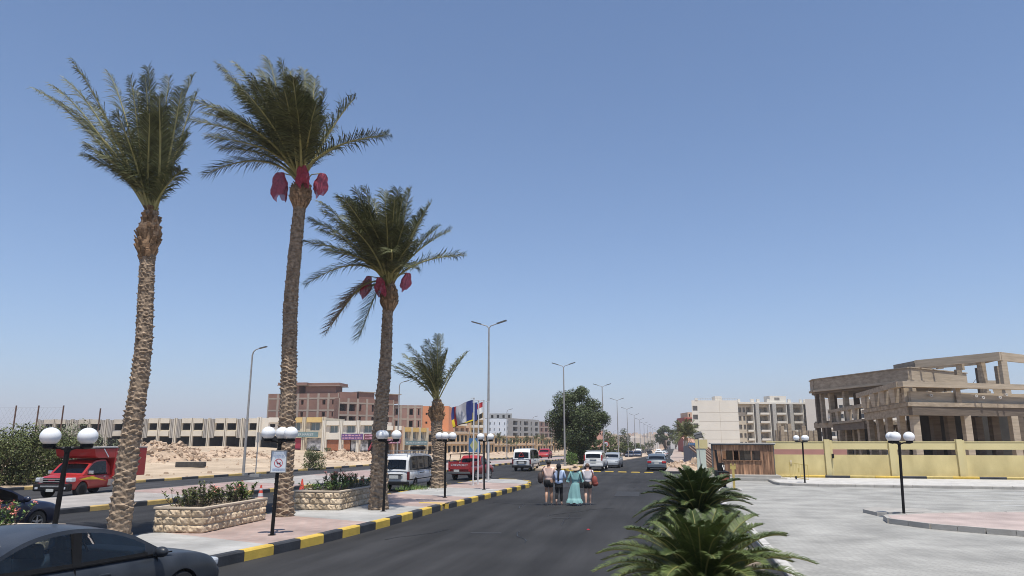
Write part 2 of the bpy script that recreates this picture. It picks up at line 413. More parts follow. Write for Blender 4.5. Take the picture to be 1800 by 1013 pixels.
kerb(medAR, 1, .12, .16, 1., pts=[(-13.2, 27.6), (-9.05, 27.6)], mats=(M_prom,))
# speed strips across the service road
b = MB()
for i in range(7):
    t = i/6.5; x = lerp(-9.3, -1.9, t); y = lerp(64.9, 62.9, t); b.box((x, y, .03), (.72, .34, .05), rz=-.26, taper=.88)
tag(b.build('speed_strip', M_yel), kind='structure')
# pavement of the island before the wall and the one with the lamp on the right
isl = [(5.9, 48.0), (6.6, 46.9), (8, 46.5), (30, 45.6), (60, 45), (60, 54.3), (5.9, 54.3)]
b = MB(); b.prism(isl, -.02, .15); tag(b.build('island', [M_concl]), kind='structure')
kerb(None, 1, .17, .16, 1.0, pts=[(5.8, 54), (5.75, 48.2), (5.95, 47.3), (6.6, 46.75), (8, 46.35), (30, 45.45), (60, 44.85)], mats=(M_conc,))
c2 = [(7.55, 25.2), (6.75, 26.5), (6.9, 27.6), (8.4, 28.7), (10.5, 29.6), (14, 30.4), (30, 32), (30, 15), (16, 19.5), (10.6, 23.2), (8.7, 24.3)]
b = MB(); b.prism(c2, -.02, .15); tag(b.build('island', [M_pink]), kind='structure')
kerb(None, -1, .17, .16, .8, pts=[c2[5], c2[4], c2[3], c2[2], c2[1], c2[0], c2[10], c2[9], c2[8], c2[7]], mats=(M_conc,))
b = MB(); b.prism([(6.9, 29.0), (8.9, 29.6), (9.1, 31.0), (7.2, 31.2), (6.7, 30.2)], -.02, .13); tag(b.build('lamp_base_kerb', [M_conc]), kind='structure')
# parking bay lines
b = MB()
M_white = mat('road_white', (.62, .62, .6), .15, 3, .7)
for (p0, p1) in (((1635, 864.5), (1830, 866.5)), ((1670, 871), (1830, 873.5)), ((1712, 880), (1830, 881.5)), ((1760, 889), (1830, 890))):
    a = G(*p0); c = G(*p1); b.bar((a[0], a[1], .009), (c[0], c[1], .009), .12, .004)
tag(b.build('parking_lines', M_white), kind='structure')
b = MB(); b.box((3.4, 53.0, .08), (7.2, 3.0, .24)); b.box((3.4, 53.4, .2), (6.6, 2.2, .3)); tag(b.build('gatehouse_apron', M_conc), kind='structure')
# wear on the service road: a repair patch, tar-sealed cracks, a drain cover
M_tar = mat('tar_seal', (.012, .012, .013), .2, 6, .5); M_patch = mat('asphalt_patch', (.024, .024, .026), .25, 3, .8, .6, 40)
rr = random.Random(31); b = MB()
for k in range(9):
    x = rr.uniform(-8, -1); y = rr.uniform(14, 60); a = rr.uniform(-.5, .5)+(1.57 if rr.random() < .35 else 0)
    for i in range(rr.randrange(6, 16)):
        a += rr.uniform(-.35, .35); x2 = x+math.sin(a)*.35; y2 = y+math.cos(a)*.35
        if -8.4 < x2 < -.6: b.bar((x, y, .006), (x2, y2, .006), rr.uniform(.012, .03), .004)
        x, y = x2, y2
tag(b.build('crack_sealing', M_tar), kind='structure')
b = MB()
for x, y, w_, l_, r__ in ((-5.6, 21.2, .9, .35, .2), (-3.9, 25.8, 1.0, .25, .1), (-6.9, 44, 1.6, 2.6, .02), (-2.6, 38, 1.2, 3.4, .04)): b.box((x, y, .0045), (w_, l_, .006), rz=r__)
tag(b.build('asphalt_patch', M_patch), kind='structure')
# distant hills
M_hill = mat('hill', (.24, .19, .17), .1, .004, .95)
b = MB()
for (px0, px1, bb, hgt, sd) in ((1120, 1330, 5200, 95, 1), (600, 1140, 8500, 60, 3)):
    n = 40; rows = []
    for i in range(n+1):
        t = i/n; px = lerp(px0, px1, t)
        e = math.sin(math.pi*t)**.7; hz = hgt*e*(.75+.25*math.sin(t*9+sd)+.1*math.sin(t*31+sd))
        p = B(px, bb); q = B(px, bb+1500); o = B(px, bb+700)
        rows.append([(p.x, p.y, -10), (o.x, o.y, hz), (q.x, q.y, -10)])
    b.grid(rows)
tag(b.build('hills', M_hill, smooth=80), kind='structure')
# ------------------------------------------------------------ palms
M_trunk = mat('palm_bark', (.235, .165, .11), .35, 9, .95, .8, 60, detail=8, col2=(.34, .255, .18))
M_boot = mat('palm_boots', (.30, .19, .11), .35, 14, .95, .5, 60, island=.45)
M_rach = mat('frond_rib', (.30, .27, .10), .2, 6, .6)
M_leaf = mat('palm_leaf', (.068, .080, .028), .25, 2, .55, island=.55, spec=.35, col2=(.115, .12, .05))
M_dry = mat('dry_leaf', (.22, .155, .095), .25, 2, .8, island=.4)
def rag(name, col):
    m = mat(name, col, .25, 12, .8, .6, 25); t = m.node_tree; o_ = [n for n in t.nodes if n.type == 'OUTPUT_MATERIAL'][0]
    tr = t.nodes.new('ShaderNodeBsdfTransparent'); mx = t.nodes.new('ShaderNodeMixShader'); mx.inputs[0].default_value = .78
    t.links.new(tr.outputs[0], mx.inputs[1]); t.links.new(t.nodes['Principled BSDF'].outputs[0], mx.inputs[2]); t.links.new(mx.outputs[0], o_.inputs[0]); return m
M_net = rag('red_net', (.40, .045, .075))

def palm_trunk(base, axis, r0, r1, H, name, parent, scale_h=.165):
    """tapered bole covered in overlapping leaf scars; axis(t)->offset"""
    n = 56; rows = int(H/.03); b = MB(); P = []
    rr = random.Random(int(H*100))
    cellr = {}
    for i in range(rows+1):
        z = H*i/rows; t = z/H; c = axis(t)
        rad = lerp(r0, r1, t**.7)*(1+.10*math.exp(-z*2.2))
        row = []
        for j in range(n):
            a = 2*math.pi*j/n; k = 4
            sh = scale_h*lerp(1.15, .62, t); v = z/sh+.16*math.sin(a*2+z*1.7)+.1*math.sin(a*3-z*2.9)
            u = a*k/(2*math.pi); p_, q_ = v+u, v-u; ip, iq = math.floor(p_), math.floor(q_); fp, fq = p_-ip, q_-iq
            cr = cellr.setdefault((ip+iq, (ip-iq) % (2*k)), rr.uniform(.25, 1.6))
            tt = (fp+fq)/2; prof = tt**1.5*min(1, 7.*(1-fp))*min(1, 7.*(1-fq))
            bump = lerp(.11, .055, t)*(r0/.34)*cr*prof+.008*math.sin(a*13+z*40)
            q = rad+bump-.012
            row.append((c.x+q*math.cos(a), c.y+q*math.sin(a), z))
        row.append(row[0]); P.append(row)
    b.grid(P)
    o = b.build(name, M_trunk, parent, smooth=50, merge=True); o.location = (0, 0, 0); return o

def frond_curve(p0, up, tip, sag, n=14):
    """cubic from crown to tip leaving along up"""
    L = (tip-p0).length; c1 = p0+up*L*.45; c2 = tip - (tip-p0).normalized()*L*.32 + Vector((0, 0, sag*L))
    return [p0*(1-t)**3 + c1*3*t*(1-t)**2 + c2*3*t*t*(1-t) + tip*t**3 for t in [i/n for i in range(n+1)]]
def sample(P, t):
    k = t*(len(P)-1); i = min(len(P)-2, int(k)); f = k-i
    return P[i].lerp(P[i+1], f), (P[i+1]-P[i]).normalized()
def add_frond(lf, rb, P, npair, ll, lw, wind, rr, start=.16, dry=0, vee=.5, droop=.25, tipfold=.55):
    rb.tube([p for p in P], [lerp(.035, .005, i/(len(P)-1))*ll/.5 for i in range(len(P))], 5, 0, cap=False)
    for i in range(npair):
        t = start+(1-start)*(i+.5)/npair; p, d = sample(P, t)
        side = d.cross(Vector((0, 0, 1)))
        if side.length < .2: side = Vector((1, 0, 0))
        side.normalize(); nrm = side.cross(d).normalized()
        env = (math.sin(math.pi*min(1, (t-start)/(1-start)*.72+.2))**.6)*ll
        for sg in (-1, 1):
            L = env*rr.uniform(.75, 1.1)
            dirn = (side*sg*(1-.3*t) + nrm*rr.uniform(-.1, vee) + d*(tipfold+t*.4) + wind*rr.uniform(.05, .4)).normalized()
            q1 = p+dirn*L*.55; q2 = p+dirn*L+Vector((0, 0, -droop*L*rr.uniform(.1, 1.9)))+wind*L*.25*rr.random()
            wv = d.cross(dirn); wv = (d*.8+wv*rr.uniform(-.6, .6)).normalized()*lw*.5
            lf.quad(p-wv*.6, p+wv*.6, q1+wv, q1-wv, dry); lf.tri(q1-wv, q1+wv, q2, dry)

def date_palm(px, py, crown, tips, r0, r1, label, group=None, bendx=0., bulge=None, nets=(), ll=.5, extra=10, seed=1, Lf=4.2, npair=62, name='date_palm', boot=1., ds=1., lwf=.034):
    base = GZ(px, py); b = depth(base)
    top = cf((crown[0]-CX)/1278*b*(1), b); zt = zat(crown[1], b)
    v = CY-crown[1]; top = cf((crown[0]-CX)*b/(FX*math.cos(PITCH)-v*math.sin(PITCH)), b)
    root = empty(name, (base.x, base.y, .12)); tag(root, label, 'palm tree', group)
    off = Vector((top.x-base.x, top.y-base.y, 0)); H = zt-.12
    rr = random.Random(seed)
    ax = lambda t: off*t + RV*(bendx*math.sin(math.pi*t)) + RV*(.06*math.sin(t*9+seed))*(t*(1-t)*3)
    palm_trunk(None, ax, r0, r1, H, 'trunk', root)
    C = off+Vector((0, 0, H))
    # cut leaf bases below the crown
    bt = MB(); hb = 1.25*boot; rb0 = r1*1.0
    for i in range(int(170*boot)):
        z = -hb*rr.random(); a = rr.uniform(0, 2*math.pi); fz = -z/hb
        rad = rb0*(1.0+.75*math.sin(math.pi*min(1, (1-fz)*1.0+.12))*(bulge or 1))*.8
        if fz < .15: rad *= .75
        p = C+Vector((math.cos(a)*rad, math.sin(a)*rad, z)); out = Vector((math.cos(a), math.sin(a), 0))
        d = (out*rr.uniform(.25, .75)+Vector((0, 0, 1))).normalized()
        L = rr.uniform(.16, .34); wd = rr.uniform(.05, .1)
        bt.bar(p-d*L*.5, p+d*L*.6, wd, .035)
    bt.tube([C+Vector((0, 0, -hb*1.02)), C+Vector((0, 0, -hb*.72)), C+Vector((0, 0, -hb*.35)), C, C+Vector((0, 0, .25))], [r1*1.0, r1*1.25*(bulge or 1), r1*1.3*(bulge or 1), r1*.75, r1*.35], 14)
    bt.build('leaf_bases', M_boot, root)
    lf = MB(); rb = MB()
    wind = -RV*.9+FV*.15
    def frond(tipw, droop_f=0, dry=0):
        tip = tipw-base; tip.z -= .12-base.z
        hor = (tip-C); hor.z = 0
        up = (Vector((0, 0, 1.0))+hor.normalized()*(.55 if hor.length > .3 else .1)*min(1.4, hor.length/2.2)+Vector((rr.uniform(-.08, .08), rr.uniform(-.08, .08), 0))).normalized()
        if droop_f: up = (hor.normalized()+Vector((0, 0, .35))).normalized()
        st = C+Vector((rr.uniform(-.12, .12), rr.uniform(-.12, .12), rr.uniform(-.15, .1)))
        sag = .10 if tip.z > C.z+.5 else .2
        P = frond_curve(st, up, tip, sag)
        add_frond(lf, rb, P, npair, ll, lwf, wind, rr, dry=dry, start=rr.uniform(.14, .24))
    for k, tp in enumerate(tips):
        db = tp[2] if len(tp) > 2 else rr.uniform(-1.6, 1.6)
        bb = b+db*ds; v = CY-tp[1]
        p = cf((tp[0]-CX)*bb/(FX*math.cos(PITCH)-v*math.sin(PITCH)), bb, zat(tp[1], bb))
        frond(p, len(tp) > 3 and tp[3] == 1, 1 if len(tp) > 3 and tp[3] else 0)
    for k in range(extra):      # fronds on the near and far side, so the crown is full from everywhere
        a = rr.uniform(0, 2*math.pi); el = rr.uniform(.45, 1.25)
        L = Lf*rr.uniform(.75, .98)
        d = Vector((math.cos(a)*math.cos(el), math.sin(a)*math.cos(el), math.sin(el)))-RV*.28
        lateral = abs(d.dot(RV))
        if d.dot(RV) > .15: d -= RV*(d.dot(RV)-.1)
        elif lateral > .55: d -= RV*d.dot(RV)*.5
        frond(base+C+d.normalized()*L+Vector((0, 0, .12-base.z)))
    lf.build('fronds', [M_leaf, M_dry], root, fixn=False); rb.build('frond_ribs', M_rach, root, smooth=60)
    for (nx, ny, nw, nh, nd) in nets:
        bb = b+nd; v = CY-ny; p = cf((nx-CX)*bb/(FX*math.cos(PITCH)-v*math.sin(PITCH)), bb, zat(ny, bb))-base; p.z -= .12-base.z
        m = MB(); W = nw*b/1278/2*.8; Hh = nh*b/1278*.98; P = []
        ph = rr.random()*6
        for i in range(23):
            t = i/22; w_ = W*(.5+.75*min(1, t*1.8)**.8)*(1 if t < .8 else 1-(t-.8)*1.5)
            row = []
            for j in range(41):
                a = 2*math.pi*j/40; fold = 1+.07*math.sin(a*13+t*11+ph)*math.sin(t*17+a*2)+.20*math.sin(a*3+ph+t*2)+.14*math.sin(a*7+t*5+ph)
                row.append(p+RV*(math.cos(a)*w_*fold-.9*W*t*t*math.sin(ph)+.12*W*math.sin(t*9+ph))+FV*(math.sin(a)*w_*.6*fold)+Vector((0, 0, Hh*(.5-t)+.14*Hh*math.sin(a*2+ph)*t*t+.05*Hh*math.sin(a*5+ph)*t)))
            P.append(row)
        m.grid(P); m.build('date_net', M_net, root, smooth=60)
        s_ = MB(); s_.tube([C+Vector((0, 0, -.25)), (C+p)/2+Vector((0, 0, .3)), p+Vector((0, 0, Hh*.5))], .022, 5); s_.build('fruit_stalk', M_rach, root)
    return root
T1 = [(63, 158), (127, 108), (152, 256), (192, 130), (229, 137), (260, 119), (298, 137), (339, 134), (346, 165), (178, 273), (116, 141), (95, 175), (330, 240, .5), (318, 300, -.8), (205, 200, -1.8), (240, 160, 1.6), (280, 170, -2), (160, 180, 2), (312, 190, 1.8), (140, 210, 1), (215, 300, -1), (90, 150, 1.2), (255, 135, -1), (320, 160, -1)]
date_palm(205, 962, (266, 372), T1, .275, .175, 'tall date palm beside the stone planter, with a swollen crown neck and no red nets', 'palms on the promenade', bendx=.12, bulge=1.25, extra=12, seed=3, ll=.60, npair=104, lwf=.024, ds=.7, Lf=3.1, boot=1.1)
T2 = [(340, 212), (346, 179, -1), (361, 307, .5), (386, 117), (416, 114), (389, 261, .8), (471, 105), (493, 111), (536, 124), (554, 139), (556, 182, -1.8), (624, 173, .4), (681, 237, -.4), (523, 194, -2.8), (500, 160, -3), (471, 145, -2.5), (548, 218, -2.5), (447, 148, -1.5), (430, 170, 2), (360, 200, 1.5), (395, 200, -2), (420, 235, 1.2), (510, 125, 1), (460, 125, 1.5), (545, 150, 1.6), (372, 240, -1.4), (405, 140, 1), (535, 170, -1), (520, 140, -2), (380, 190, 0)]
date_palm(498, 918, (530, 318), T2, .30, .205, 'tallest date palm, behind the lamp with the sign, three red nets under its fronds', 'palms on the promenade', bendx=-.12, extra=16, seed=5, bulge=1.5, lwf=.032, nets=((492, 326, 30, 52, .1), (532, 309, 24, 40, -.5), (564, 323, 26, 42, .2)), ll=.84, npair=108, boot=.8)
T3 = [(563, 356), (547, 386), (537, 425), (538, 500), (573, 585, .6, 1), (587, 566, -.4, 1), (631, 594, -1), (594, 345), (624, 334), (641, 331), (676, 337), (699, 334), (721, 334), (757, 359), (791, 406), (815, 449), (679, 378, -3), (649, 389, -2.6), (688, 444, -3.2), (729, 472, -2), (726, 425, -1.6), (600, 400, 1.5), (575, 440, -1.5), (620, 370, -1), (655, 350, 1.5), (700, 360, 1.6), (735, 390, 1.5), (605, 380, 2), (640, 360, 1.2), (745, 375, -1), (770, 400, .8), (565, 405, 1.2), (710, 395, -2.2)]
date_palm(664, 905, (685, 500), T3, .33, .175, 'date palm next to the second stone planter, red nets and drooping dry fronds', 'palms on the promenade', bendx=-.05, extra=15, seed=8, bulge=1.5, lwf=.030, nets=((646, 503, 18, 38, .1), (667, 503, 18, 32, -.6), (715, 494, 18, 31, .2)), ll=.74, npair=100, boot=.8)
T4 = [(690, 643), (697, 653), (718, 607), (743, 610), (752, 599), (769, 589), (776, 589), (822, 619), (734, 636, -1.5), (710, 623, 1), (705, 640, -1), (812, 630, .8), (745, 640, -2), (725, 630, 1.2), (755, 620, -2)]
date_palm(771, 864, (768, 706), T4, .38, .27, 'shortest of the promenade palms, near the flagpoles, without nets', 'palms on the promenade', extra=8, seed=11, ll=.6, npair=56, Lf=3.2, boot=.9)

# ------------------------------------------------------------ leafy plants
M_shrub = mat('shrub_leaf', (.070, .092, .030), .25, 1, .6, island=.55, spec=.3, col2=(.12, .135, .045))
M_shrubd = mat('dark_leaf', (.045, .066, .026), .25, 1, .6, island=.5, spec=.3, col2=(.08, .10, .036))
M_bright = mat('bright_leaf', (.09, .16, .035), .25, 1, .5, island=.5, spec=.4, col2=(.13, .2, .05))
M_grey = mat('grey_leaf', (.15, .165, .095), .2, 1, .7, island=.4)
M_bark = mat('bark', (.16, .12, .09), .25, 6, .95, .6, 30)
M_pinkf = mat('pink_flower', (.75, .25, .2), .2, 2, .6, island=.4)
def leaves(mb, blobs, n, size, rr, mi=0, fill=.35, asp=.5, weights=None):
    """leaf faces scattered through a set of clumps, denser near their skins"""
    tot = sum(b[1]**2 for b in blobs)
    for c, r in blobs:
        k = int(n*r*r/tot)
        for i in range(k):
            d = Vector((rr.gauss(0, 1), rr.gauss(0, 1), rr.gauss(0, 1))).normalized()
            rad = r*(1-fill*rr.random()**1.7)*rr.choice((1, 1, 1, .93, 1.06))
            p = c+Vector((d.x*rad, d.y*rad, d.z*rad*.85))
            if p.z < .03: p.z = .03+rr.random()*.1
            nn = (d+Vector((rr.gauss(0, .6), rr.gauss(0, .6), rr.gauss(0, .6)+.3))).normalized()
            t = nn.cross(Vector((rr.gauss(0, 1), rr.gauss(0, 1), rr.gauss(0, 1)))).normalized(); u = nn.cross(t)
            s = size*rr.uniform(.6, 1.3)
            mb.quad(p-t*s*.5, p+u*s*asp*.5, p+t*s*.5, p-u*s*asp*.5, mi)
def blobs_in(rr, n, box, r0, r1, shape='ell'):
    out = []
    while len(out) < n:
        p = Vector((rr.uniform(-1, 1), rr.uniform(-1, 1), rr.uniform(-1, 1)))
        if p.length > 1: continue
        out.append((Vector((p.x*box[0], p.y*box[1], p.z*box[2])), rr.uniform(r0, r1)))
    return out
def bush(name, loc, w_, d_, h, n, size, m, label, cat='shrub', group=None, seed=1, nb=26, stem=True, parent=None, rz=YAW):
    rr = random.Random(seed); root = empty(name, loc, rz); tag(root, label, cat, group)
    bl = blobs_in(rr, nb, (w_*.38, d_*.38, h*.30), h*.13, h*.24)
    bl = [(c+Vector((0, 0, h*.52)), r) for c, r in bl]
    bl += [(Vector((rr.uniform(-.35, .35)*w_, rr.uniform(-.35, .35)*d_, h*.16)), h*.17) for _ in range(nb//2)]
    lf = MB(); leaves(lf, bl, n, size, rr); lf.build('foliage', m, root, fixn=False)
    if stem:
        st = MB()
        for i in range(5):
            c = bl[i*2][0]; st.tube([(rr.uniform(-.1, .1)*w_, rr.uniform(-.1, .1)*d_, -.1), c*.5, c], [h*.02, h*.014, h*.006], 6)
        st.build('stems', M_bark, root)
    return root
# dense hedge of tall shrubs at the left
hl = [(-62, 40.5, 4.3, 'dense green shrub at the left edge of the photo'), (-8, 43, 4.4, 'large leafy shrub under the leftmost wire-fence post'), (48, 45, 4.3, 'round green shrub second from the left in the hedge'), (92, 47, 4.1, 'bushy green shrub behind the left globe lamp')]
for i, (px, b_, h, lab) in enumerate(hl):
    p = B(px, b_); p.z = -.05
    bush('shrub', p, 4.6, 3.6, h, 6500, .17, M_shrub, lab, group='tall shrubs of the roadside hedge', seed=20+i)
p = B(128, 50.5); bush('shrub', p, 3.4, 3.0, 4.3, 3600, .15, M_grey, 'grey-green feathery shrub above the red truck cab', group='tall shrubs of the roadside hedge', seed=31)
p = B(180, 52); bush('shrub', p, 4.6, 3.2, 3.7, 4200, .14, M_grey, 'grey-green shrub above the red cargo box', group='tall shrubs of the roadside hedge', seed=32)
p = GZ(555, 827); bush('shrub', (p.x-.6, p.y+.8, 0), 2.5, 2.5, 2.3, 3600, .13, M_shrub, 'single rounded shrub on the sand verge beyond the left road', seed=40)
p = GZ(596, 803); bush('shrub', (p.x-8, p.y+10, .1), 1.8, 1.8, 1.2, 500, .2, M_shrub, 'small low shrub on the rubble plot', seed=47)

def tree(name, loc, w_, d_, h, n, size, m, label, group=None, seed=1, trunk_h=.3, tr=.2, nb=40, low=0, parts=True):
    rr = random.Random(seed); root = empty(name, loc, 0); tag(root, label, 'tree', group)
    zc = h*(trunk_h*.5+.55)
    bl = blobs_in(rr, nb, (w_*.37, d_*.37, h*(1-trunk_h)*.36), h*.08, h*.14)
    bl = [(c+Vector((0, 0, zc)), r) for c, r in bl]
    if low: bl += [(Vector((rr.uniform(-.35, .35)*w_, rr.uniform(-.35, .35)*d_, h*rr.uniform(.1, .3))), h*.11) for _ in range(low)]
    lf = MB(); leaves(lf, bl, n, size, rr); lf.build('crown', m, root, fixn=False)
    st = MB(); st.tube([(0, 0, -.3), (.05*w_*.3, 0, h*trunk_h*.6), (0, 0, zc*.9)], [tr, tr*.7, tr*.3], 8)
    for i in range(7):
        c = bl[i*3 % len(bl)][0]; st.tube([(0, 0, h*trunk_h*.6), c*.6+Vector((0, 0, .1*h)), c], [tr*.5, tr*.3, tr*.1], 6)
    st.build('trunk', M_bark, root)
    return root
# the ficus on the tree median
rr = random.Random(5)
tb = B(1021, 80); root = empty('ficus_tree', (tb.x, tb.y, .1)); tag(root, 'big dark-green rounded tree on the median behind the second double street lamp', 'tree')
S = 80/1278.
bl = []
outline = [(982, 760, 24), (984, 735, 22), (995, 712, 22), (1010, 700, 18), (1025, 698, 16), (1040, 710, 20), (1052, 733, 20), (1048, 755, 18), (1030, 765, 24), (1010, 770, 26), (1015, 735, 28), (1030, 735, 26), (1000, 745, 26), (1020, 695, 12), (1024, 690, 6), (1058, 737, 9), (992, 780, 16), (1012, 790, 22), (1030, 795, 14), (1008, 808, 16), (1028, 808, 11), (1020, 778, 24)]
for x, y, r in outline:
    for q in range(3):
        c = Vector(((x-1021)*S+rr.uniform(-.35, .35), rr.uniform(-1.9, 1.9)*(r/26.), zat(y, 80)+rr.uniform(-.4, .4)))
        bl.append((c, max(.5, r*S*rr.uniform(.55, .95))))
lf = MB(); leaves(lf, bl, 36000, .22, rr, fill=.55); ro = lf.build('crown', M_shrubd, root, fixn=False)
st = MB(); st.tube([(0, 0, -.2), (.1, 0, 1.5), (0, 0, 4)], [.28, .22, .12], 8)
for i in range(0, 30, 3): st.tube([(0, 0, 1.8), bl[i][0]*.6+Vector((0, 0, 1)), bl[i][0]], [.14, .08, .03], 6)
st.build('trunk', M_bark, root)
p = B(1003, 76); bush('shrub', (p.x, p.y, .15), 1.6, 1.6, 1.7, 1300, .13, M_bright, 'fresh green low shrub at the foot of the big median tree', seed=52)
# clipped row of trees along the far side of the left road
far_trees = [(1058, 108, 3.3, 5, 'bushy tree just right of the white off-roader roof'), (1042, 100, 3.2, 5, 'green tree directly behind the speed-limit sign'), (1072, 150, 6.2, 5, 'dark tree rising behind the third double street lamp'), (1098, 158, 6.6, 4, 'narrow grey-green tree beside the fourth double lamp'), (1096, 175, 3.6, 6, 'round street tree behind the fourth double lamp base'), (1110, 200, 4, 7, 'round street tree behind the fifth double lamp base'), (1122, 225, 4, 7, 'round street tree with sunlit top right of the fifth double lamp'), (1134, 265, 4.6, 8, 'small round street tree near the far oncoming cars'), (1084, 135, 3.4, 5, 'low street tree left of the fourth double lamp'), (1143, 330, 5, 9, 'farthest green street tree left of the road bend')]
for i, (px, b_, h, w_, lab) in enumerate(far_trees):
    p = B(px, b_); tree('street_tree', (p.x, p.y, road_z(p.y)), w_, w_, h, 1100, .32, M_shrubd if i % 2 else M_shrub, lab, 'street trees along the left road', seed=60+i, trunk_h=.12, nb=16, tr=.14)
p = B(1169, 330); tree('broad_tree', (p.x, p.y, -2), 12, 12, 11.5, 2600, .8, M_shrubd, 'dark round tree far down the avenue where the road bends', seed=80, nb=26, trunk_h=.1, tr=.4)
p = B(1187, 390); tree('grey_tree', (p.x, p.y, -2), 9, 9, 8, 900, .8, M_grey, 'hazy grey tree right of the dark round one at the road end', seed=81, nb=14, trunk_h=.15, tr=.3)
p = B(1195, 360); tree('grey_tree', (p.x, p.y, -2), 6, 6, 6, 600, .7, M_grey, 'thin hazy tree at the far end of the right pavement', seed=82, nb=10, trunk_h=.2, tr=.2)

def small_palm(px, b_, py_top, label, group, seed, nf=22, Lf=2.2, tr=.22, py_base=None, ll=.4, name='palm_tree', cw=.09, mats=None):
    rr = random.Random(seed); base = B(px, b_); z0 = zat(py_base, b_) if py_base else road_z(base.y); base.z = z0
    H = max(1.0, zat(py_top, b_)-z0-Lf*.55)
    root = empty(name, base); tag(root, label, 'palm tree', group)
    t = MB(); t.tube([(0, 0, -.3), (0, 0, H*.5), (0, 0, H)], [tr*1.1, tr, tr*.9], 10); t.build('trunk', M_trunk, root, smooth=60)
    lf = MB(); rb = MB(); C = Vector((0, 0, H))
    for k in range(nf):
        a = k*2.4+rr.random(); el = rr.uniform(-.35, 1.25); L = Lf*rr.uniform(.8, 1.05)
        tip = C+Vector((math.cos(a)*math.cos(el), math.sin(a)*math.cos(el), math.sin(el)))*L
        up = Vector((math.cos(a)*.5, math.sin(a)*.5, 1)).normalized()
        add_frond(lf, rb, frond_curve(C, up, tip, .15, 7), 16, ll, cw, -RV*.3, rr, start=.12)
    lf.build('fronds', mats or [M_leaf, M_dry], root, fixn=False); rb.build('frond_ribs', M_rach, root)
    return root
small_palm(1206, 150, 751, 'full date palm beside the white hotel corner, over the metal hoarding', None, 91, nf=95, Lf=3.9, tr=.42, ll=.95, name='date_palm', cw=.12, mats=[M_shrub, M_dry])
for i, (px, b_, top, lab) in enumerate([(877, 235, 765, 'small palm left of the second minibus against the tan arcade'), (893, 240, 774, 'second small palm from the left along the arcade'), (908, 250, 771, 'small palm above the second minibus roof'), (925, 262, 771, 'small palm above the front of the second minibus'), (942, 262, 766, 'taller palm on a long trunk beside the red far car'), (953, 272, 767, 'small palm above the red far car'), (961, 285, 776, 'short palm right of the red far car'), (975, 290, 769, 'palm before the arcade left of the second double lamp'), (982, 300, 769, 'last small palm beside the big median tree')]):
    small_palm(px, b_, top, lab, 'small palms in front of the tan arcade', 100+i, nf=16, Lf=2.6, tr=.2, py_base=796 if px < 940 else 794, ll=.7, cw=.14)

# ------------------------------------------------------------ cycads in front of the camera
M_cyc = mat('cycad_leaf', (.056, .088, .023), .25, 3, .5, island=.45, spec=.35, col2=(.105, .132, .038))
M_cycd = mat('cycad_dark_leaf', (.042, .070, .018), .25, 3, .45, island=.35, spec=.5, col2=(.06, .085, .024))
M_crib = mat('cycad_rib', (.24, .22, .07), .2, 4, .5)
M_soil = mat('planting_soil', (.22, .17, .12), .3, 5, .95, .8, 30)
def cycad(c, zc, nf, Lf, ll, lw, npair, seed, label, lmat, elev, trunk_r=.16, flat=1.):
    rr = random.Random(seed); root = empty('cycad', (c.x, c.y, .3)); tag(root, label, 'cycad', 'cycads in the planting strip')
    C = Vector((0, 0, zc-.3)); t = MB()
    t.lathe([(trunk_r*1.1, -.2), (trunk_r*1.25, zc*.3), (trunk_r, zc-.35), (trunk_r*.4, zc-.22)], n=14)
    for i in range(160):
        a = i*2.399; z = rr.uniform(0, zc-.35); p = Vector((math.cos(a)*trunk_r*1.1, math.sin(a)*trunk_r*1.1, z)); d = (Vector((math.cos(a), math.sin(a), 1.4))).normalized()
        t.bar(p, p+d*.09, .05, .03)
    t.build('trunk', M_boot, root)
    lf = MB(); rb = MB()
    for k in range(nf):
        a = k*2.39996+rr.uniform(-.12, .12); u = (k+.5)/nf; el = R(interp(elev, u))+rr.uniform(-.09, .09); L = Lf*rr.uniform(.86, 1.06)*(1 if u < .75 else .85)
        hd = Vector((math.cos(a), math.sin(a), 0)); up = (hd*math.cos(el+.45)+Vector((0, 0, math.sin(el+.45)))).normalized()
        tip = C+(hd*math.cos(el)*flat+Vector((0, 0, math.sin(el)-.12)))*L
        P = frond_curve(C+hd*.05, up, tip, .22, 12)
        rb.tube(P, [lerp(.011, .003, i/12) for i in range(13)], 5, cap=False)
        for i in range(npair):
            tt = .08+.92*(i+.5)/npair; p, d = sample(P, tt)
            side = d.cross(Vector((0, 0, 1)));
            if side.length < .1: side = hd.cross(Vector((0, 0, 1)))
            side.normalize(); nrm = side.cross(d).normalized()
            env = ll*min(1, 2.6*(tt+.12))*min(1, 1.9*(1.04-tt)+.25)
            for sg in (-1, 1):
                l_ = env*rr.uniform(.92, 1.05)
                dr = (side*sg+nrm*rr.uniform(.3, .6)+d*(.32+.4*tt)).normalized()
                e = p+dr*l_-nrm*l_*rr.uniform(.1, .3); mid = p+dr*l_*.55+nrm*l_*.02
                wv = (d-dr*d.dot(dr)).normalized()*lw*.5
                lf.quad(p-wv, p+wv, mid+wv, mid-wv); lf.tri(mid-wv, mid+wv, e)
    lf.build('fronds', lmat, root, fixn=False); rb.build('frond_ribs', M_crib, root, smooth=60)
    return root
cycad(B(1222, 6.6), 1.34, 96, 1.0, .15, .0072, 78, 1, 'large cycad with arching feathery fronds nearest the camera', M_cyc, [(0, -12), (.3, 8), (.6, 32), (.85, 58), (1, 78)])
cycad(B(1219, 12.2), 1.42, 112, 1.08, .18, .012, 52, 2, 'darker upright cycad just behind the nearest one', M_cycd, [(0, -25), (.3, 5), (.6, 40), (.85, 64), (1, 80)], flat=.92)
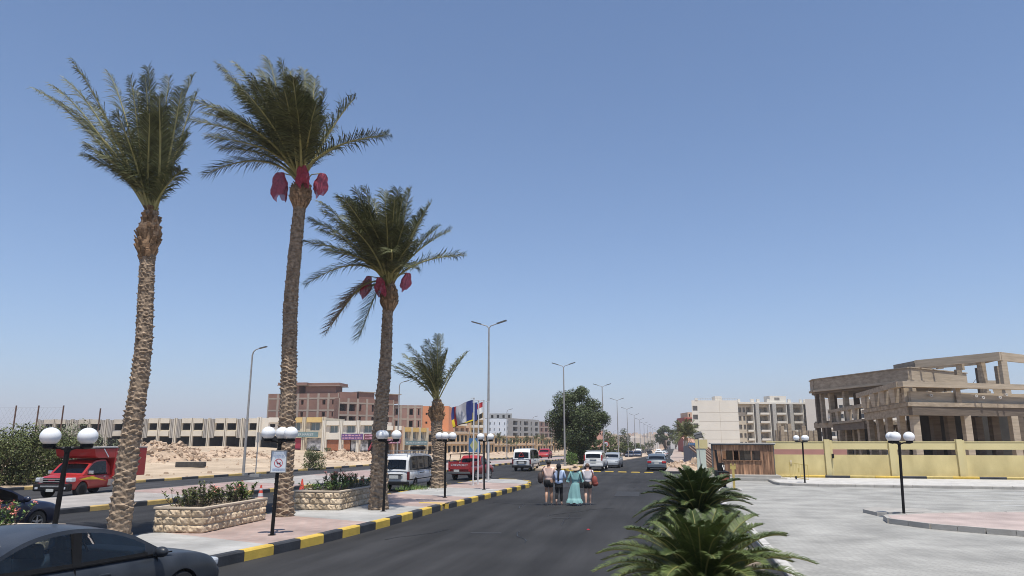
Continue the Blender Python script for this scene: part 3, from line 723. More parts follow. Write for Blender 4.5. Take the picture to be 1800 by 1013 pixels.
b = MB(); c0 = B(1222, 6.6); b.prism([(c0.x-1.0, 4.5), (c0.x+1.1, 4.5), (1.55, 17.5), (.6, 17.8), (-.35, 15)], 0, .3); o = b.build('planting_bed', [M_soil]); tag(o, kind='structure')
rr = random.Random(9); b = MB()
for i in range(150):
    x = rr.uniform(-.3, 1.6); y = rr.uniform(6.5, 17.3); b.ball((x, y, .32), rr.uniform(.03, .075), 7, (1, rr.uniform(.7, 1.2), .7))
tag(b.build('white_pebbles', M_concl, smooth=60), 'loose pale stones scattered in the cycad bed', 'stones', kind='stuff')
# low weeds by the short palm
b = MB(); rr = random.Random(4); p0 = GZ(722, 867)
for i in range(260):
    x = p0.x+rr.gauss(0, .5); y = p0.y+rr.gauss(0, .5)+.3; h = rr.uniform(.08, .3); dx = rr.gauss(0, .1)
    b.tri((x-.01, y, .17), (x+.01, y, .17), (x+dx, y+rr.gauss(0, .1), .17+h))
tag(b.build('weeds', M_bright, fixn=False), 'thin grass weeds growing through the paving near the white minibus', 'weeds', kind='stuff')
# ------------------------------------------------------------ street furniture
M_black = mat('black_pole_paint', (.008, .008, .009), .2, 8, .6, .2, 30, spec=.2)
M_globe = mat('opal_globe', (.82, .83, .84), .02, 2, .25, spec=.5)
M_galv = mat('galvanised_pole', (.30, .29, .28), .12, 3, .55, metal=.2)
M_lhead = mat('lamp_head_grey', (.10, .10, .10), .1, 4, .5)
M_wpole = mat('white_pole_paint', (.62, .62, .62), .08, 4, .4)
M_chr = mat('bright_metal', (.6, .6, .6), .05, 5, .25, metal=.9)
M_rubber = mat('rubber', (.02, .02, .021), .2, 9, .85)
def globe_lamp(px, py_b, b_, th, lean, label, H=2.42, z0=.19, arms=None):
    p = B(px, b_) if b_ else Vector((*G(px, py_b, z0), 0)); p.z = z0
    root = empty('globe_lamp', p); tag(root, label, 'street lamp', 'white globe lamps on black posts')
    d = (Vector((0, 0, 1))+RV*math.tan(R(lean))).normalized()
    m = MB(); m.tube([d*0, d*H], .048, 12); m.tube([d*0, d*.012], .11, 12); m.tube([d*(H-.05), d*(H+.05)], .06, 12)
    m.build('post', M_black, root, smooth=40)
    for th_ in (arms or (th, th+120, th+240)):
        a = R(th_); o = (RV*math.cos(a)+FV*math.sin(a)); c = d*H+o*.34
        m = MB(); m.tube([d*(H-.02), d*(H+.03)+o*.15, c+Vector((0, 0, .02))], .026, 8)
        m.lathe([(.03, -.03), (.115, .0), (.12, .06), (.10, .07)], c+Vector((0, 0, .03)), 14); m.build('arm', M_black, root, smooth=40)
        m = MB(); m.ball(c+Vector((0, 0, .245)), .185, 28, (1, 1, .93)); m.build('globe', M_globe, root, smooth=80)
    return root
globe_lamp(112, 0, 14.2, 180, 2.4, 'globe lamp nearest the camera, in front of the red box truck, leaning right', arms=(188, 52), H=2.30)
L1 = globe_lamp(478, 941, 0, -20, 1.2, 'globe lamp carrying the no-swimming style notice board')
globe_lamp(674, 899, 0, 0, .8, 'globe lamp standing in front of the first white minibus')
globe_lamp(782, 875, 0, 30, -.4, 'globe lamp in front of the shortest palm and the red pickup')
globe_lamp(851, 861, 0, 0, -.6, 'globe lamp among the flagpoles')
globe_lamp(1415, 849, 0, 30, 1.3, 'globe lamp before the yellow wall beside the yellow railing gate', z0=.15)
globe_lamp(1589, 905, 0, -15, 2.6, 'globe lamp on the small kerbed base of the right plaza', z0=.13)
# notice board on the lamp post
M_board = mat('board_white', (.66, .70, .74), .05, 3, .35); M_red = mat('sign_red', (.5, .03, .04), .1, 4, .4); M_ink = mat('sign_ink', (.03, .03, .04), .1, 4, .5)
M_blueink = mat('sign_blue_text', (.12, .2, .4), .1, 4, .5)
p = L1.location; r_ = empty('notice_board', (p.x+.09, p.y-.06, 2.10)); tag(r_, 'white notice board with a red crossed-out circle, fixed to the globe lamp post', 'sign')
nrm = -FV
Mb = face_matrix((0, 0, 0), nrm)
b = MB(); b.box((0, 0, 0), (.40, .02, .56), M=Matrix((RV, FV, (0, 0, 1))).transposed()); b.build('panel', M_board, r_)
b = MB()
for (x, z, w_, h_) in ((0, .285, .43, .018), (0, -.285, .43, .018), (-.207, 0, .018, .57), (.207, 0, .018, .57)): b.box(RV*x+Vector((0, 0, z))-FV*.004, (w_, .03, h_), M=Matrix((RV, FV, (0, 0, 1))).transposed())
b.build('frame', M_galv, r_)
b = MB(); n = 36; R0, R1 = .115, .098; ctr = Vector((0, 0, -.04))-FV*.0135
ring = lambda rr_, a: ctr+RV*(rr_*math.cos(a))+Vector((0, 0, rr_*math.sin(a)))
for i in range(n):
    a0 = 2*math.pi*i/n; a1 = 2*math.pi*(i+1)/n; b.quad(ring(R0, a0), ring(R0, a1), ring(R1, a1), ring(R1, a0))
b.bar(ctr+RV*-.075+Vector((0, 0, .075)), ctr+RV*.075+Vector((0, 0, -.075)), .016, .003, up=-FV); b.build('prohibition_ring', M_red, r_)
b = MB(); c2_ = ctr+FV*.001
b.ball(c2_+RV*.045+Vector((0, 0, .012)), .014, 8, (1, .3, 1)); b.bar(c2_+RV*-.03+Vector((0, 0, -.02)), c2_+RV*.04+Vector((0, 0, .0)), .026, .004, up=-FV); b.bar(c2_+RV*.02, c2_+RV*.06+Vector((0, 0, -.035)), .016, .004, up=-FV); b.bar(c2_+RV*-.03+Vector((0, 0, -.02)), c2_+RV*-.05+Vector((0, 0, .02)), .014, .004, up=-FV)
b.build('swimmer_mark', M_ink, r_)
b = MB(); rr = random.Random(2)
for z in (.23, .20, .165, .13, .10, -.19, -.215, -.24):
    x = -.15 if z < 0 or z > .12 else -.1; e = .16 if z < 0 else .14
    while x < e:
        l_ = rr.uniform(.012, .035); b.box(RV*(x+l_/2)+Vector((0, 0, z))-FV*.0125, (l_, .003, .009), M=Matrix((RV, FV, (0, 0, 1))).transposed()); x += l_+.008
b.build('small_text', M_blueink, r_)

def double_lamp(x, y, z0, label, H=10.25, proto=[None]):
    if proto[0] is None:
        root = empty('double_street_lamp', (0, 0, 0))
        m = MB(); m.tube([(0, 0, 0), (0, 0, H*.5), (0, 0, H-.3)], [.105, .08, .05], 12); m.box((0, 0, .02), (.34, .34, .05)); m.box((.0, -.1, 1.0), (.1, .03, .35)); m.build('pole', M_galv, root, smooth=40)
        for s in (-1, 1):
            m = MB(); m.tube([(0, 0, H-.35), (s*.12, 0, H-.18), (s*.75, 0, H+.02)], [.04, .035, .03], 8)
            a = m.build('arm', M_galv, root, smooth=40)
            m = MB(); m.bar((s*.55, 0, H-.03), (s*1.22, 0, H+.17), .2, .075); m.build('lamp_head', M_lhead, a)
        proto[0] = root; r = root
    else: r = copy_tree(proto[0])
    r.location = (x, y, z0); tag(r, label, 'street lamp', 'double-armed street lamps along the avenue'); return r
ordn = ['third', 'fourth', 'fifth', 'sixth', 'seventh', 'eighth', 'ninth', 'tenth', 'eleventh', 'twelfth', 'thirteenth', 'fourteenth', 'fifteenth', 'sixteenth', 'seventeenth', 'eighteenth', 'nineteenth', 'twentieth']
double_lamp(-12.1, 46.2, .19, 'tallest-looking double street lamp, right behind the flagpoles', H=10.25)
double_lamp(-11.15, 73.2, .16, 'double street lamp in front of the big dark median tree')
for i, y in enumerate([98.5, 127, 155, 183, 211, 239, 267, 295, 330, 365, 400, 440, 480, 520, 570, 620]):
    double_lamp(-10.2+.5*math.exp(-(y-98)/40)-(y-98)*.001, y, road_z(y)+.1, '%s double street lamp counted away from the camera' % ordn[i])
def single_lamp(px, b_, label, H=9.9, proto=[None]):
    p = B(px, b_)
    if proto[0] is None:
        root = empty('street_lamp', (0, 0, 0)); m = MB()
        m.tube([(0, 0, 0), (0, 0, H*.5), (0, 0, H-.5), (.08, 0, H-.2), (.3, 0, H-.02), (.7, 0, H+.08)], [.11, .085, .06, .05, .04, .035], 10); m.box((0, 0, .1), (.5, .5, .2)); m.build('pole', M_galv, root, smooth=40)
        m = MB(); m.bar((.6, 0, H+.06), (1.25, 0, H+.2), .2, .08); m.build('lamp_head', M_lhead, root); proto[0] = root; r = root
    else: r = copy_tree(proto[0])
    r.location = (p.x, p.y, road_z(p.y)+.0); tag(r, label, 'street lamp', 'single-armed street lamps on the left verge'); return r
for px, b_, lab in ((432, 57.5, 'single-armed street lamp left of the tallest palm, before the concrete arcade'), (699, 90, 'single-armed street lamp right of the third palm, against the brick block'), (891, 153, 'single-armed street lamp above the grey apartment block'), (937, 186, 'single-armed lamp above the right part of the grey block'), (970, 222, 'single-armed street lamp just left of the second double lamp'), (1066, 345, 'distant single-armed street lamp seen right of the third double lamp'), (1079, 400, 'farthest single-armed street lamp beside the fourth double lamp')):
    single_lamp(px, b_, lab)

# flagpoles and flags
M_fb = mat('flag_blue', (.03, .05, .22), .1, 5, .7); M_fw = mat('flag_white', (.42, .42, .46), .05, 5, .7); M_fr = mat('flag_red', (.5, .04, .05), .1, 5, .7)  # striped flag's white is greyed, shade put into the colour
M_fy = mat('flag_yellow', (.75, .58, .03), .08, 5, .7); M_fk = mat('flag_black', (.02, .02, .02), .1, 5, .7); M_fwb = mat('flag_bright_white', (.75, .75, .75), .05, 5, .7)
def flagpole(px, py, top, label):
    x, y = G(px, py, .19); r = empty('flagpole', (x, y, .19)); tag(r, label, 'flagpole', 'white flagpoles at the promenade end')
    H = zat(top, depth((x, y)))-.19
    m = MB(); m.tube([(0, 0, 0), (0, 0, H)], [.05, .036], 12); m.tube([(0, 0, 0), (0, 0, .02)], .09, 12); m.build('pole', M_wpole, r, smooth=40)
    m = MB(); m.tube([(0, 0, H-.02), (0, 0, H+.02)], .05, 10); m.bar((0, 0, H), (-.2, 0, H), .03); m.build('cap', M_wpole, r)
    return r, H
def flag(root, H, Wd, Ht, matf, mats, label, drop=.12, ang=0., seed=0, hoist=.08):
    base = root.location; o = MB(); nu, nv = 26, 16; P = []
    d0 = (-RV*math.cos(ang)+FV*math.sin(ang)); nn = Vector((0, 0, 1)).cross(d0)
    for i in range(nu+1):
        u = i/nu; row = []
        for j in range(nv+1):
            v = j/nv; amp = .11*u**.7
            row.append(Vector(base)+d0*(hoist+Wd*u*(.94+.03*math.sin(v*5)))+nn*(amp*math.sin(u*8+v*2.2+seed)+.04*math.sin(u*17+v*6)*u)+Vector((0, 0, H-.1-Ht*v-drop*u**1.3*(1+.5*math.sin(v*3))-.04*math.sin(u*9+seed+v*3)*u)))
        P.append(row)
    k = len(o.v)
    for i in range(nu):
        for j in range(nv): o.quad(P[i][j], P[i+1][j], P[i+1][j+1], P[i][j+1], matf((i+.5)/nu, (j+.5)/nv))
    ob = o.build('flag', mats, None, merge=True, smooth=80); bx = Vector(base)+Vector((0, 0, H*.9))
    ob.data.transform(Matrix.Translation(-bx)); ob.location = bx
    tag(ob, label, 'flag', 'flags on the flagpoles')
r, H = flagpole(831.5, 853.6, 700, 'leftmost flagpole, flying the blue, white and red flag')
flag(r, H, 1.4, 1.12, lambda u, v: 0 if u < .36 else (1 if u < .8 else 2), [M_fb, M_fw, M_fr], 'blue, white and red vertical striped flag streaming left', drop=.42, ang=.5, seed=1)
r, H = flagpole(840, 851.6, 704.5, 'second flagpole from the left, flying the blue and yellow flag')
flag(r, H, 1.6, 1.1, lambda u, v: 2 if v > .94 else (1 if v > .5+.2*(u < .1)*1 and u > .1 else 0), [M_fb, M_fy, M_fk], 'blue and yellow flag blowing left behind the striped one', drop=.35, ang=-.35, seed=2)  # black strip along the hem paints a shadow into the cloth
r, H = flagpole(849.5, 849.6, 704, 'third flagpole from the left, with the red, white and black flag')
flag(r, H, .55, .95, lambda u, v: int(min(2, v*3)), [M_fr, M_fwb, M_fk], 'small hanging red, white and black flag', drop=.2, ang=.2, seed=3)
flagpole(858.5, 847.8, 706, 'bare flagpole beside the tall double street lamp')

# traffic cones
M_cone = mat('cone_red', (.62, .07, .04), .12, 6, .55); M_refl = mat('cone_band', (.6, .6, .6), .06, 5, .4)
for px, py, sc, lab in ((457, 885, 1., 'traffic cone with two white bands beside the near stone planter'), (530, 868, .95, 'plain dark-red traffic cone left of the second stone planter')):
    x, y = G(px, py, .0); r = empty('traffic_cone', (x, y, .01)); tag(r, lab, 'cone', 'traffic cones on the roadside'); h = .76*sc
    m = MB(); m.box((0, 0, .02), (.42, .42, .04)); m.lathe([(.17, .04), (.15, .07), (.03, h), (.0, h)], n=20); m.build('cone_body', M_cone, r, smooth=40)
    if sc == 1.:
        for z0, z1 in ((.28, .42), (.54, .63)):
            m = MB(); f = lambda z: lerp(.15, .03, (z-.07)/(h-.07))+.003
            m.lathe([(f(z0), z0), (f(z1), z1)], n=20); m.build('reflective_band', M_refl, r, smooth=60)

# stone planters
M_stone = mat('rough_sandstone', (.50, .375, .245), .22, 2.5, .95, .9, 30, detail=8, col2=(.60, .48, .34), island=.16)
M_cap = mat('planter_cap', (.52, .43, .33), .1, 3, .85, .3, 30)
def stone_wall(b, p0, p1, h, courses=3, bl=.36, seed=0):
    """rock-faced blocks, each a relief grid"""
    rr = random.Random(seed); d = (Vector(p1)-Vector(p0)); L = d.length; d.normalize(); n = Vector((d.y, -d.x, 0)); ch = h/courses
    for c in range(courses):
        x = -bl*.4*(c % 2)
        while x < L:
            w_ = bl*rr.uniform(.8, 1.3); x0 = max(0, x); x1 = min(L, x+w_-.012)
            if L-x1 < .1: x1 = L; w_ = 9
            if x1-x0 > .05:
                nu, nv = 12, 8; P = []; ph = [rr.uniform(0, 6) for _ in range(4)]; pr = rr.uniform(.025, .06)
                for i in range(nu+1):
                    row = []
                    for j in range(nv+1):
                        u, v = i/nu, j/nv; edge = min(1, 5*min(u, 1-u))*min(1, 4*min(v, 1-v))
                        q = edge**.6*(pr+.016*math.sin(u*7+ph[0])*math.cos(v*6+ph[1])+.011*math.sin(u*15+ph[2]+v*9)+.006*rr.uniform(-1, 1))
                        row.append(Vector(p0)+d*(x0+(x1-x0)*u)+n*q+Vector((0, 0, c*ch+.008+(ch-.014)*v)))
                    P.append(row)
                b.grid(P)
            x += w_
def planter(c, rz, w_, l_, h, label, seed):
    r = empty('stone_planter', c, rz); tag(r, label, 'planter', 'stone planters on the promenade')
    cs = [(-w_/2, -l_/2, 0), (w_/2, -l_/2, 0), (w_/2, l_/2, 0), (-w_/2, l_/2, 0)]
    b = MB()
    for i in range(4): stone_wall(b, cs[i], cs[(i+1) % 4], h, seed=seed+i)
    b.box((0, 0, h/2-.02), (w_-.012, l_-.012, h-.06)); b.build('stone_wall', M_stone, r, fixn=False, smooth=35)
    b = MB(); t = .17
    b.box((0, -l_/2+t/2-.035, h+.028), (w_+.08, t, .055)); b.box((0, l_/2-t/2+.035, h+.028), (w_+.08, t, .055))
    b.box((-w_/2+t/2-.035, 0, h+.028), (t, l_-2*t+.07, .055)); b.box((w_/2-t/2+.035, 0, h+.028), (t, l_-2*t+.07, .055)); b.build('coping', M_cap, r, bevel=.008)
    b = MB(); b.grid([[(x, y, h+.0+.02*hnoise(x*5, y*5)) for y in (-l_/2+.12, 0, l_/2-.12)] for x in (-w_/2+.12, 0, w_/2-.12)]); b.build('soil', M_soil, r)
    return r
pl1 = planter((-13.55, 19.6, .19), R(4), 1.45, 3.5, .62, 'stone planter in front with dark leafy shrubs', 1)
pl2 = planter((-13.0, 26.8, .19), R(3), 1.75, 4.2, .62, 'second stone planter, farther away, with pale pink flowers', 2)
pl3 = planter((-13.9, 11.9, .19), R(6), 1.7, 3.6, .62, 'stone planter mostly hidden behind the grey saloon roof', 3)
def plants(c, rz, w_, l_, n, hmax, m, flowers, label, seed, group='flower shrubs in the planters', tall=0):
    rr = random.Random(seed); r = empty('flowering_shrub', c, rz); tag(r, label, 'shrub', group)
    lf = MB(); st = MB(); fl = MB()
    for i in range(n):
        x = rr.uniform(-.5, .5)*w_; y = rr.uniform(-.5, .5)*l_; h = hmax*rr.uniform(.55, 1.0)
        if tall and rr.random() < .06: h *= 1.35
        lx, ly = rr.gauss(0, .1), rr.gauss(0, .1)
        top = Vector((x+lx, y+ly, h)); st.tube([(x*.8, y*.8, 0), (x+lx*.4, y+ly*.4, h*.5), top], [.01, .008, .005], 4, cap=False)
        nl = int(34*h/.5)
        for k in range(nl):
            t = rr.random()**.6; p = Vector((lerp(x*.8, x+lx, t), lerp(y*.8, y+ly, t), h*t)); a = rr.uniform(0, 6.28); e = rr.uniform(-.1, .9)
            dr = Vector((math.cos(a)*math.cos(e), math.sin(a)*math.cos(e), math.sin(e))); L = rr.uniform(.07, .13); s_ = dr.cross(Vector((0, 0, 1))).normalized()*L*.22
            q = p+dr*L*.5; lf.quad(p, q+s_, p+dr*L, q-s_)
        if flowers and rr.random() < flowers:
            for k in range(14):
                p = top+Vector((rr.gauss(0, .035), rr.gauss(0, .035), rr.gauss(.03, .03))); a = rr.uniform(0, 6.28); u = Vector((math.cos(a), math.sin(a), rr.uniform(-.4, .8))).normalized()*.024; v_ = u.cross(Vector((rr.gauss(0, 1), rr.gauss(0, 1), 1))).normalized()*.02
                fl.quad(p-u, p-v_, p+u, p+v_)
    lf.build('foliage', m, r, fixn=False); st.build('stems', M_bark, r)
    if flowers: fl.build('blossoms', M_pinkf, r, fixn=False)
def pll(pl, x, y, z=.81): return Vector(pl.location)+Matrix.Rotation(pl.rotation_euler.z, 3, 'Z') @ Vector((x, y, 0))+Vector((0, 0, z-.19))
plants(pll(pl1, .0, -.95), R(4), 1.05, 1.4, 56, .52, M_shrub, .0, 'dark-leaved shrub at the near end of the front planter', 1, tall=1)
plants(pll(pl1, .0, .35), R(4), 1.05, 1.3, 44, .48, M_shrub, .12, 'shrub with a few pink flowers in the middle of the front planter', 2, tall=1)
plants(pll(pl1, .1, 1.25), R(4), 1.2, .7, 28, .58, M_bright, .1, 'brighter green shrub at the far end of the front planter', 3, tall=1)
plants(pll(pl2, .0, -1.3), R(3), 1.4, 1.3, 44, .34, M_bright, .03, 'low green bush at the near end of the second planter', 4)
plants(pll(pl2, .0, -.15), R(3), 1.3, 1.2, 52, .6, M_bright, .4, 'flowering bush with pink blossoms in the second planter', 5, tall=1)
plants(pll(pl2, .0, 1.25), R(3), 1.3, 1.5, 44, .42, M_bright, .12, 'green bush at the far end of the second planter', 6, tall=1)
plants(pll(pl3, -.1, .3), R(6), 1.2, 1.8, 78, .56, M_bright, .55, 'bush full of pink flowers above the grey saloon roof at the left edge', 7)

# small concrete block lying on the plot, posts and fences at the left
M_dark = mat('tarred_concrete', (.06, .055, .05), .3, 4, .9, .5, 20)
p = GZ(335, 822); b = MB(); b.box((0, 0, .3), (2.8, .8, .52), rz=YAW+.05); o = b.build('concrete_block', M_dark, bevel=.04); o.location = (p.x, p.y, .0); tag(o, 'low dark block lying on the sand before the rubble', 'block')
M_rust = mat('rusty_steel', (.12, .07, .055), .25, 6, .85)
M_wire = mat('wire_mesh', (.35, .36, .38), .1, 5, .6)
fr = empty('wire_fence', B(70, 52)); tag(fr, 'tall wire-mesh fence on dark posts behind the left shrubs', 'fence'); F0 = Vector(fr.location)
cols = [(20, 713, -.02), (60, 713, .0), (104, 713, .02), (170, 718, .0), (-25, 713, 0)]
for px, top, _ in cols:
    b_ = 52; q = B(px, b_)-F0; H = zat(top, b_); b = MB(); b.tube([q+Vector((0, 0, -.1)), q+Vector((0, 0, H))], .052, 6); b.build('post', M_rust, fr)
b = MB()
q0 = B(-25, 52)-F0; q1 = B(104, 52)-F0; L = (q1-q0).length; dd = (q1-q0).normalized()
for i in range(int(L/.3)+1):
    for s in (-1, 1):
        x0 = i*.3; z0_, z1_ = 2.6, zat(717, 52); dx = (z1_-z0_)*s*.6
        a = q0+dd*max(0, min(L, x0)); c = q0+dd*max(0, min(L, x0+dx))
        if abs(x0+dx-max(0, min(L, x0+dx))) < .01: b.bar(a+Vector((0, 0, z0_)), c+Vector((0, 0, z1_)), .006, .006)
for z in (z1_, z1_-1.1): b.bar(q0+Vector((0, 0, z)), q1+Vector((0, 0, z)), .012)
b.build('mesh_panel', M_wire, fr)
# slim sign post on the verge, road signs
x, y = G(449, 836, .1); r = empty('road_sign', (x, y, 0), YAW); tag(r, 'thin grey post with a small plate on the verge left of the notice board', 'sign')
b = MB(); b.tube([(0, 0, 0), (0, 0, 3.15)], .045, 8); b.box((0, 0, .1), (.7, .5, .22)); b.build('post', M_galv, r); b = MB(); b.box((0, -.05, 2.9), (.2, .03, .75)); b.box((.2, -.05, 2.95), (.14, .03, .5)); b.build('plate', M_galv, r)
p = B(1065, 106); r = empty('speed_limit_sign', (p.x, p.y, road_z(p.y)), YAW); tag(r, 'round red-rimmed speed limit sign reading 60 on the median', 'sign')
H = zat(781, 106)-r.location.z
b = MB(); b.tube([(0, 0, 0), (0, 0, H+.3)], .05, 8); b.build('post', M_galv, r)
MX = Matrix.Rotation(R(90), 3, 'X')
b = MB(); b.lathe([(.40, -.02), (.40, .02)], (0, -.08, H), 28, M=MX); b.lathe([(.31, .02), (.31, .024)], (0, -.08, H), 28, mi=1, M=MX)
b.build('disc', [M_red, M_board], r); text_obj('60', .44, M_ink, r, face_matrix((0, -.115, H), (0, -1, 0)), 'numerals')
p = B(834, 120); r = empty('direction_board', (p.x, p.y, -.4), YAW); tag(r, 'tall blue and yellow direction board seen behind the flagpoles', 'sign')
M_sblue = mat('sign_blue', (.03, .12, .28), .1, 4, .5); M_syel = mat('sign_olive', (.34, .36, .16), .1, 4, .5)
b = MB(); b.tube([(-.8, 0, 0), (-.8, 0, 4.6)], .05, 6); b.tube([(.8, 0, 0), (.8, 0, 4.6)], .05, 6); b.build('posts', M_galv, r)
zc = zat(783, 120)+.4; b = MB(); b.box((0, -.06, zc), (1.9, .06, 2.3)); b.build('panel', M_sblue, r)
b = MB(); b.poly([(0, -.095, zc+1.15), (.75, -.095, zc), (0, -.095, zc-1.15), (-.75, -.095, zc)]); b.build('diamond', M_syel, r)

# floodlight on a thin pole by the gate pier
x, y = 1.55, 52.6; r = empty('floodlight', (x, y, 0)); tag(r, 'grey floodlight on a thin pole at the gate pier', 'floodlight')
b = MB(); b.tube([(0, 0, 0), (-.12, 0, 2.8)], .03, 8); b.build('pole', M_galv, r)
b = MB(); b.box((-.1, -.05, 3.02), (.56, .3, .36), M=Matrix.Rotation(R(-14), 3, 'Y') @ Matrix.Rotation(R(25), 3, 'X')); h_ = b.build('housing', M_lhead, r, bevel=.02)
b = MB(); b.box((-.1, -.07, 3.0), (.46, .28, .2), M=Matrix.Rotation(R(-14), 3, 'Y') @ Matrix.Rotation(R(25), 3, 'X')); b.build('lens', M_galv, h_)

# raised parking barrier machine, its rest post, the yellow railing and its wheel
M_wood = mat('red_painted_steel', (.20, .06, .03), .3, 8, .6)
x, y = G(1270, 856, 0); r = empty('parking_barrier', (x, y, .01), R(3)); tag(r, 'dark parking barrier housing with striped end plates and a broken upright arm', 'barrier')
b = MB(); b.box((0, 0, .62), (.62, 2.4, .55)); b.box((0, .2, .18), (.4, 1.0, .34)); b.build('housing', M_black, r, bevel=.02)
b = MB()
for z in (.5, .72): b.box((0, -1.215, z), (.5, .03, .16))
b.build('end_plate', M_wood, r)
b = MB(); b.bar((-.1, .5, .85), (-.22, .6, 2.1), .12); b.bar((.0, .1, .85), (-.05, .15, 1.35), .4, .18); b.build('arm_stub', M_black, r)
b = MB(); b.bar((.1, -.3, .95), (.2, .4, 1.2), .06); b.bar((.05, -.3, 1.1), (.15, .4, 1.35), .05); b.build('counterweight_bars', M_concl, r)
x, y = G(1291, 863, 0); r = empty('arm_rest_post', (x, y, 0.01)); tag(r, 'yellow steel post with a forked top on a white concrete base', 'post')
b = MB(); b.box((0, 0, .62), (.12, .14, 1.1)); b.build('post', mat('yellow_rail', (.50, .38, .12), .15, 4, .6), r); b = MB(); b.box((0, 0, 1.22), (.3, .12, .2)); b.box((-.1, 0, 1.36), (.08, .12, .12)); b.box((.1, 0, 1.36), (.08, .12, .12)); b.build('fork', MATS['yellow_rail'], r)
b = MB(); b.box((0, -.1, .05), (.75, .6, .1)); b.box((-.5, .7, .04), (.14, 1.3, .08)); b.build('base', M_concl, r, bevel=.02)
r = empty('railing_gate', (7.2, 51.6, .15), R(-8)); r.scale = (.47, 1, .8); tag(r, 'small yellow sliding railing leaning by the wall left of the globe lamp', 'gate')
M_ypaint = mat('yellow_rail', (.50, .38, .12), .15, 4, .6)
b = MB()
for z in (.12, 1.25): b.bar((-.05, 0, z+.1), (2.4, 0, z-.1), .06)
for x_ in (0, 2.36): b.bar((x_, 0, .1), (x_, 0, 1.33-x_*.08), .07)
b.build('frame', M_ypaint, r)
b = MB()
for i in range(1, 12):
    x_ = 2.36*i/12; b.bar((x_-.05, 0, .15), (x_+.05*(-1)**i, 0, 1.22), .035)
b.box((1.15, 0, .75), (.2, .06, .35)); b.build('bars', M_ypaint, r)
b = MB(); b.lathe([(.05, -.05), (.14, -.05), (.14, .05), (.05, .05)], (.75, -.05, .15), 16, M=MX); b.build('wheel', M_rubber, r)
# ------------------------------------------------------------ buildings
def frame_of(a, b):
    a = Vector(a); b = Vector(b); d = b-a; d.z = 0; L = d.length; u = d.normalized(); n = Vector((u.y, -u.x, 0)); return a, u, n, L
def wall_holes(mb, o, u, n, W_, z0, z1, holes, depth=.35, mi=0, ri=0, back=None, bi=0):
    """wall with real recesses; holes = (x0,x1,z0,z1[,depth])"""
    xs_ = sorted(set([0, W_]+[h[0] for h in holes]+[h[1] for h in holes])); zs_ = sorted(set([z0, z1]+[h[2] for h in holes]+[h[3] for h in holes]))
    xs_ = [x for x in xs_ if 0 <= x <= W_]; zs_ = [z for z in zs_ if z0 <= z <= z1]
    Pt = lambda x, z, d=0: o+u*x+n*(-d)+Vector((0, 0, z))
    for i in range(len(xs_)-1):
        run = None
        for j in range(len(zs_)-1):
            cx, cz = (xs_[i]+xs_[i+1])/2, (zs_[j]+zs_[j+1])/2
            inside = any(h[0] < cx < h[1] and h[2] < cz < h[3] for h in holes)
            if not inside: mb.quad(Pt(xs_[i], zs_[j]), Pt(xs_[i+1], zs_[j]), Pt(xs_[i+1], zs_[j+1]), Pt(xs_[i], zs_[j+1]), mi)
    for h in holes:
        d = h[4] if len(h) > 4 else depth; x0, x1, a, c = h[:4]
        mb.quad(Pt(x0, a), Pt(x0, c), Pt(x0, c, d), Pt(x0, a, d), ri); mb.quad(Pt(x1, a), Pt(x1, a, d), Pt(x1, c, d), Pt(x1, c), ri)
        mb.quad(Pt(x0, a), Pt(x0, a, d), Pt(x1, a, d), Pt(x1, a), ri); mb.quad(Pt(x0, c), Pt(x1, c), Pt(x1, c, d), Pt(x0, c, d), ri)
        mb.quad(Pt(x0, a, d), Pt(x0, c, d), Pt(x1, c, d), Pt(x1, a, d), bi)
def block_shell(mb, o, u, n, W_, D, z0, z1, mi=0, ti=0, dv=None):
    """sides, back and roof of a block whose front is the wall plane"""
    dv = dv if dv is not None else -n
    P = lambda x, d, z: o+u*x+dv*d+Vector((0, 0, z))
    mb.quad(P(0, 0, z0), P(0, 0, z1), P(0, D, z1), P(0, D, z0), mi); mb.quad(P(W_, 0, z0), P(W_, D, z0), P(W_, D, z1), P(W_, 0, z1), mi)
    mb.quad(P(0, D, z0), P(0, D, z1), P(W_, D, z1), P(W_, D, z0), mi); mb.quad(P(0, 0, z1), P(W_, 0, z1), P(W_, D, z1), P(0, D, z1), ti)
def lbox(mb, o, u, n, x0, x1, d0, d1, z0, z1, mi=0):
    """box in facade coordinates; d grows outward from the wall"""
    c = o+u*((x0+x1)/2)+n*((d0+d1)/2)+Vector((0, 0, (z0+z1)/2))
    M = Matrix((u, n, (0, 0, 1))).transposed(); mb.box(c, (abs(x1-x0), abs(d1-d0), abs(z1-z0)), M=M, mi=mi)
def rooted(name, pos, label, cat, group=None):
    r = empty(name, pos); tag(r, label, cat, group); return r
def part(name, mb, mats, root, **k):
    o = mb.build(name, mats, None, **k); o.data.transform(Matrix.Translation(-Vector(root.location))); o.parent = root; return o
def panes(root, o, u, n, rects, d, m, frame=None, name='window', bars=1):
    for (x0, x1, z0, z1) in rects:
        b = MB(); Pt = lambda x, z: o+u*x+n*(-d)+Vector((0, 0, z)); b.quad(Pt(x0, z0), Pt(x1, z0), Pt(x1, z1), Pt(x0, z1))
        w_ = part(name, b, m, root, fixn=False)
        if frame:
            b = MB(); t = .08
            for q in ((x0, x0+t, z0, z1), (x1-t, x1, z0, z1), (x0+t, x1-t, z0, z0+t), (x0+t, x1-t, z1-t, z1)): lbox(b, o, u, n, q[0], q[1], -d+.01, -d+.06, q[2], q[3])
            for k in range(1, bars+1): xm = x0+(x1-x0)*k/(bars+1); lbox(b, o, u, n, xm-t/2, xm+t/2, -d+.01, -d+.05, z0+t, z1-t)
            f = b.build('frame', frame, None); f.data.transform(Matrix.Translation(-Vector(root.location))); f.parent = w_
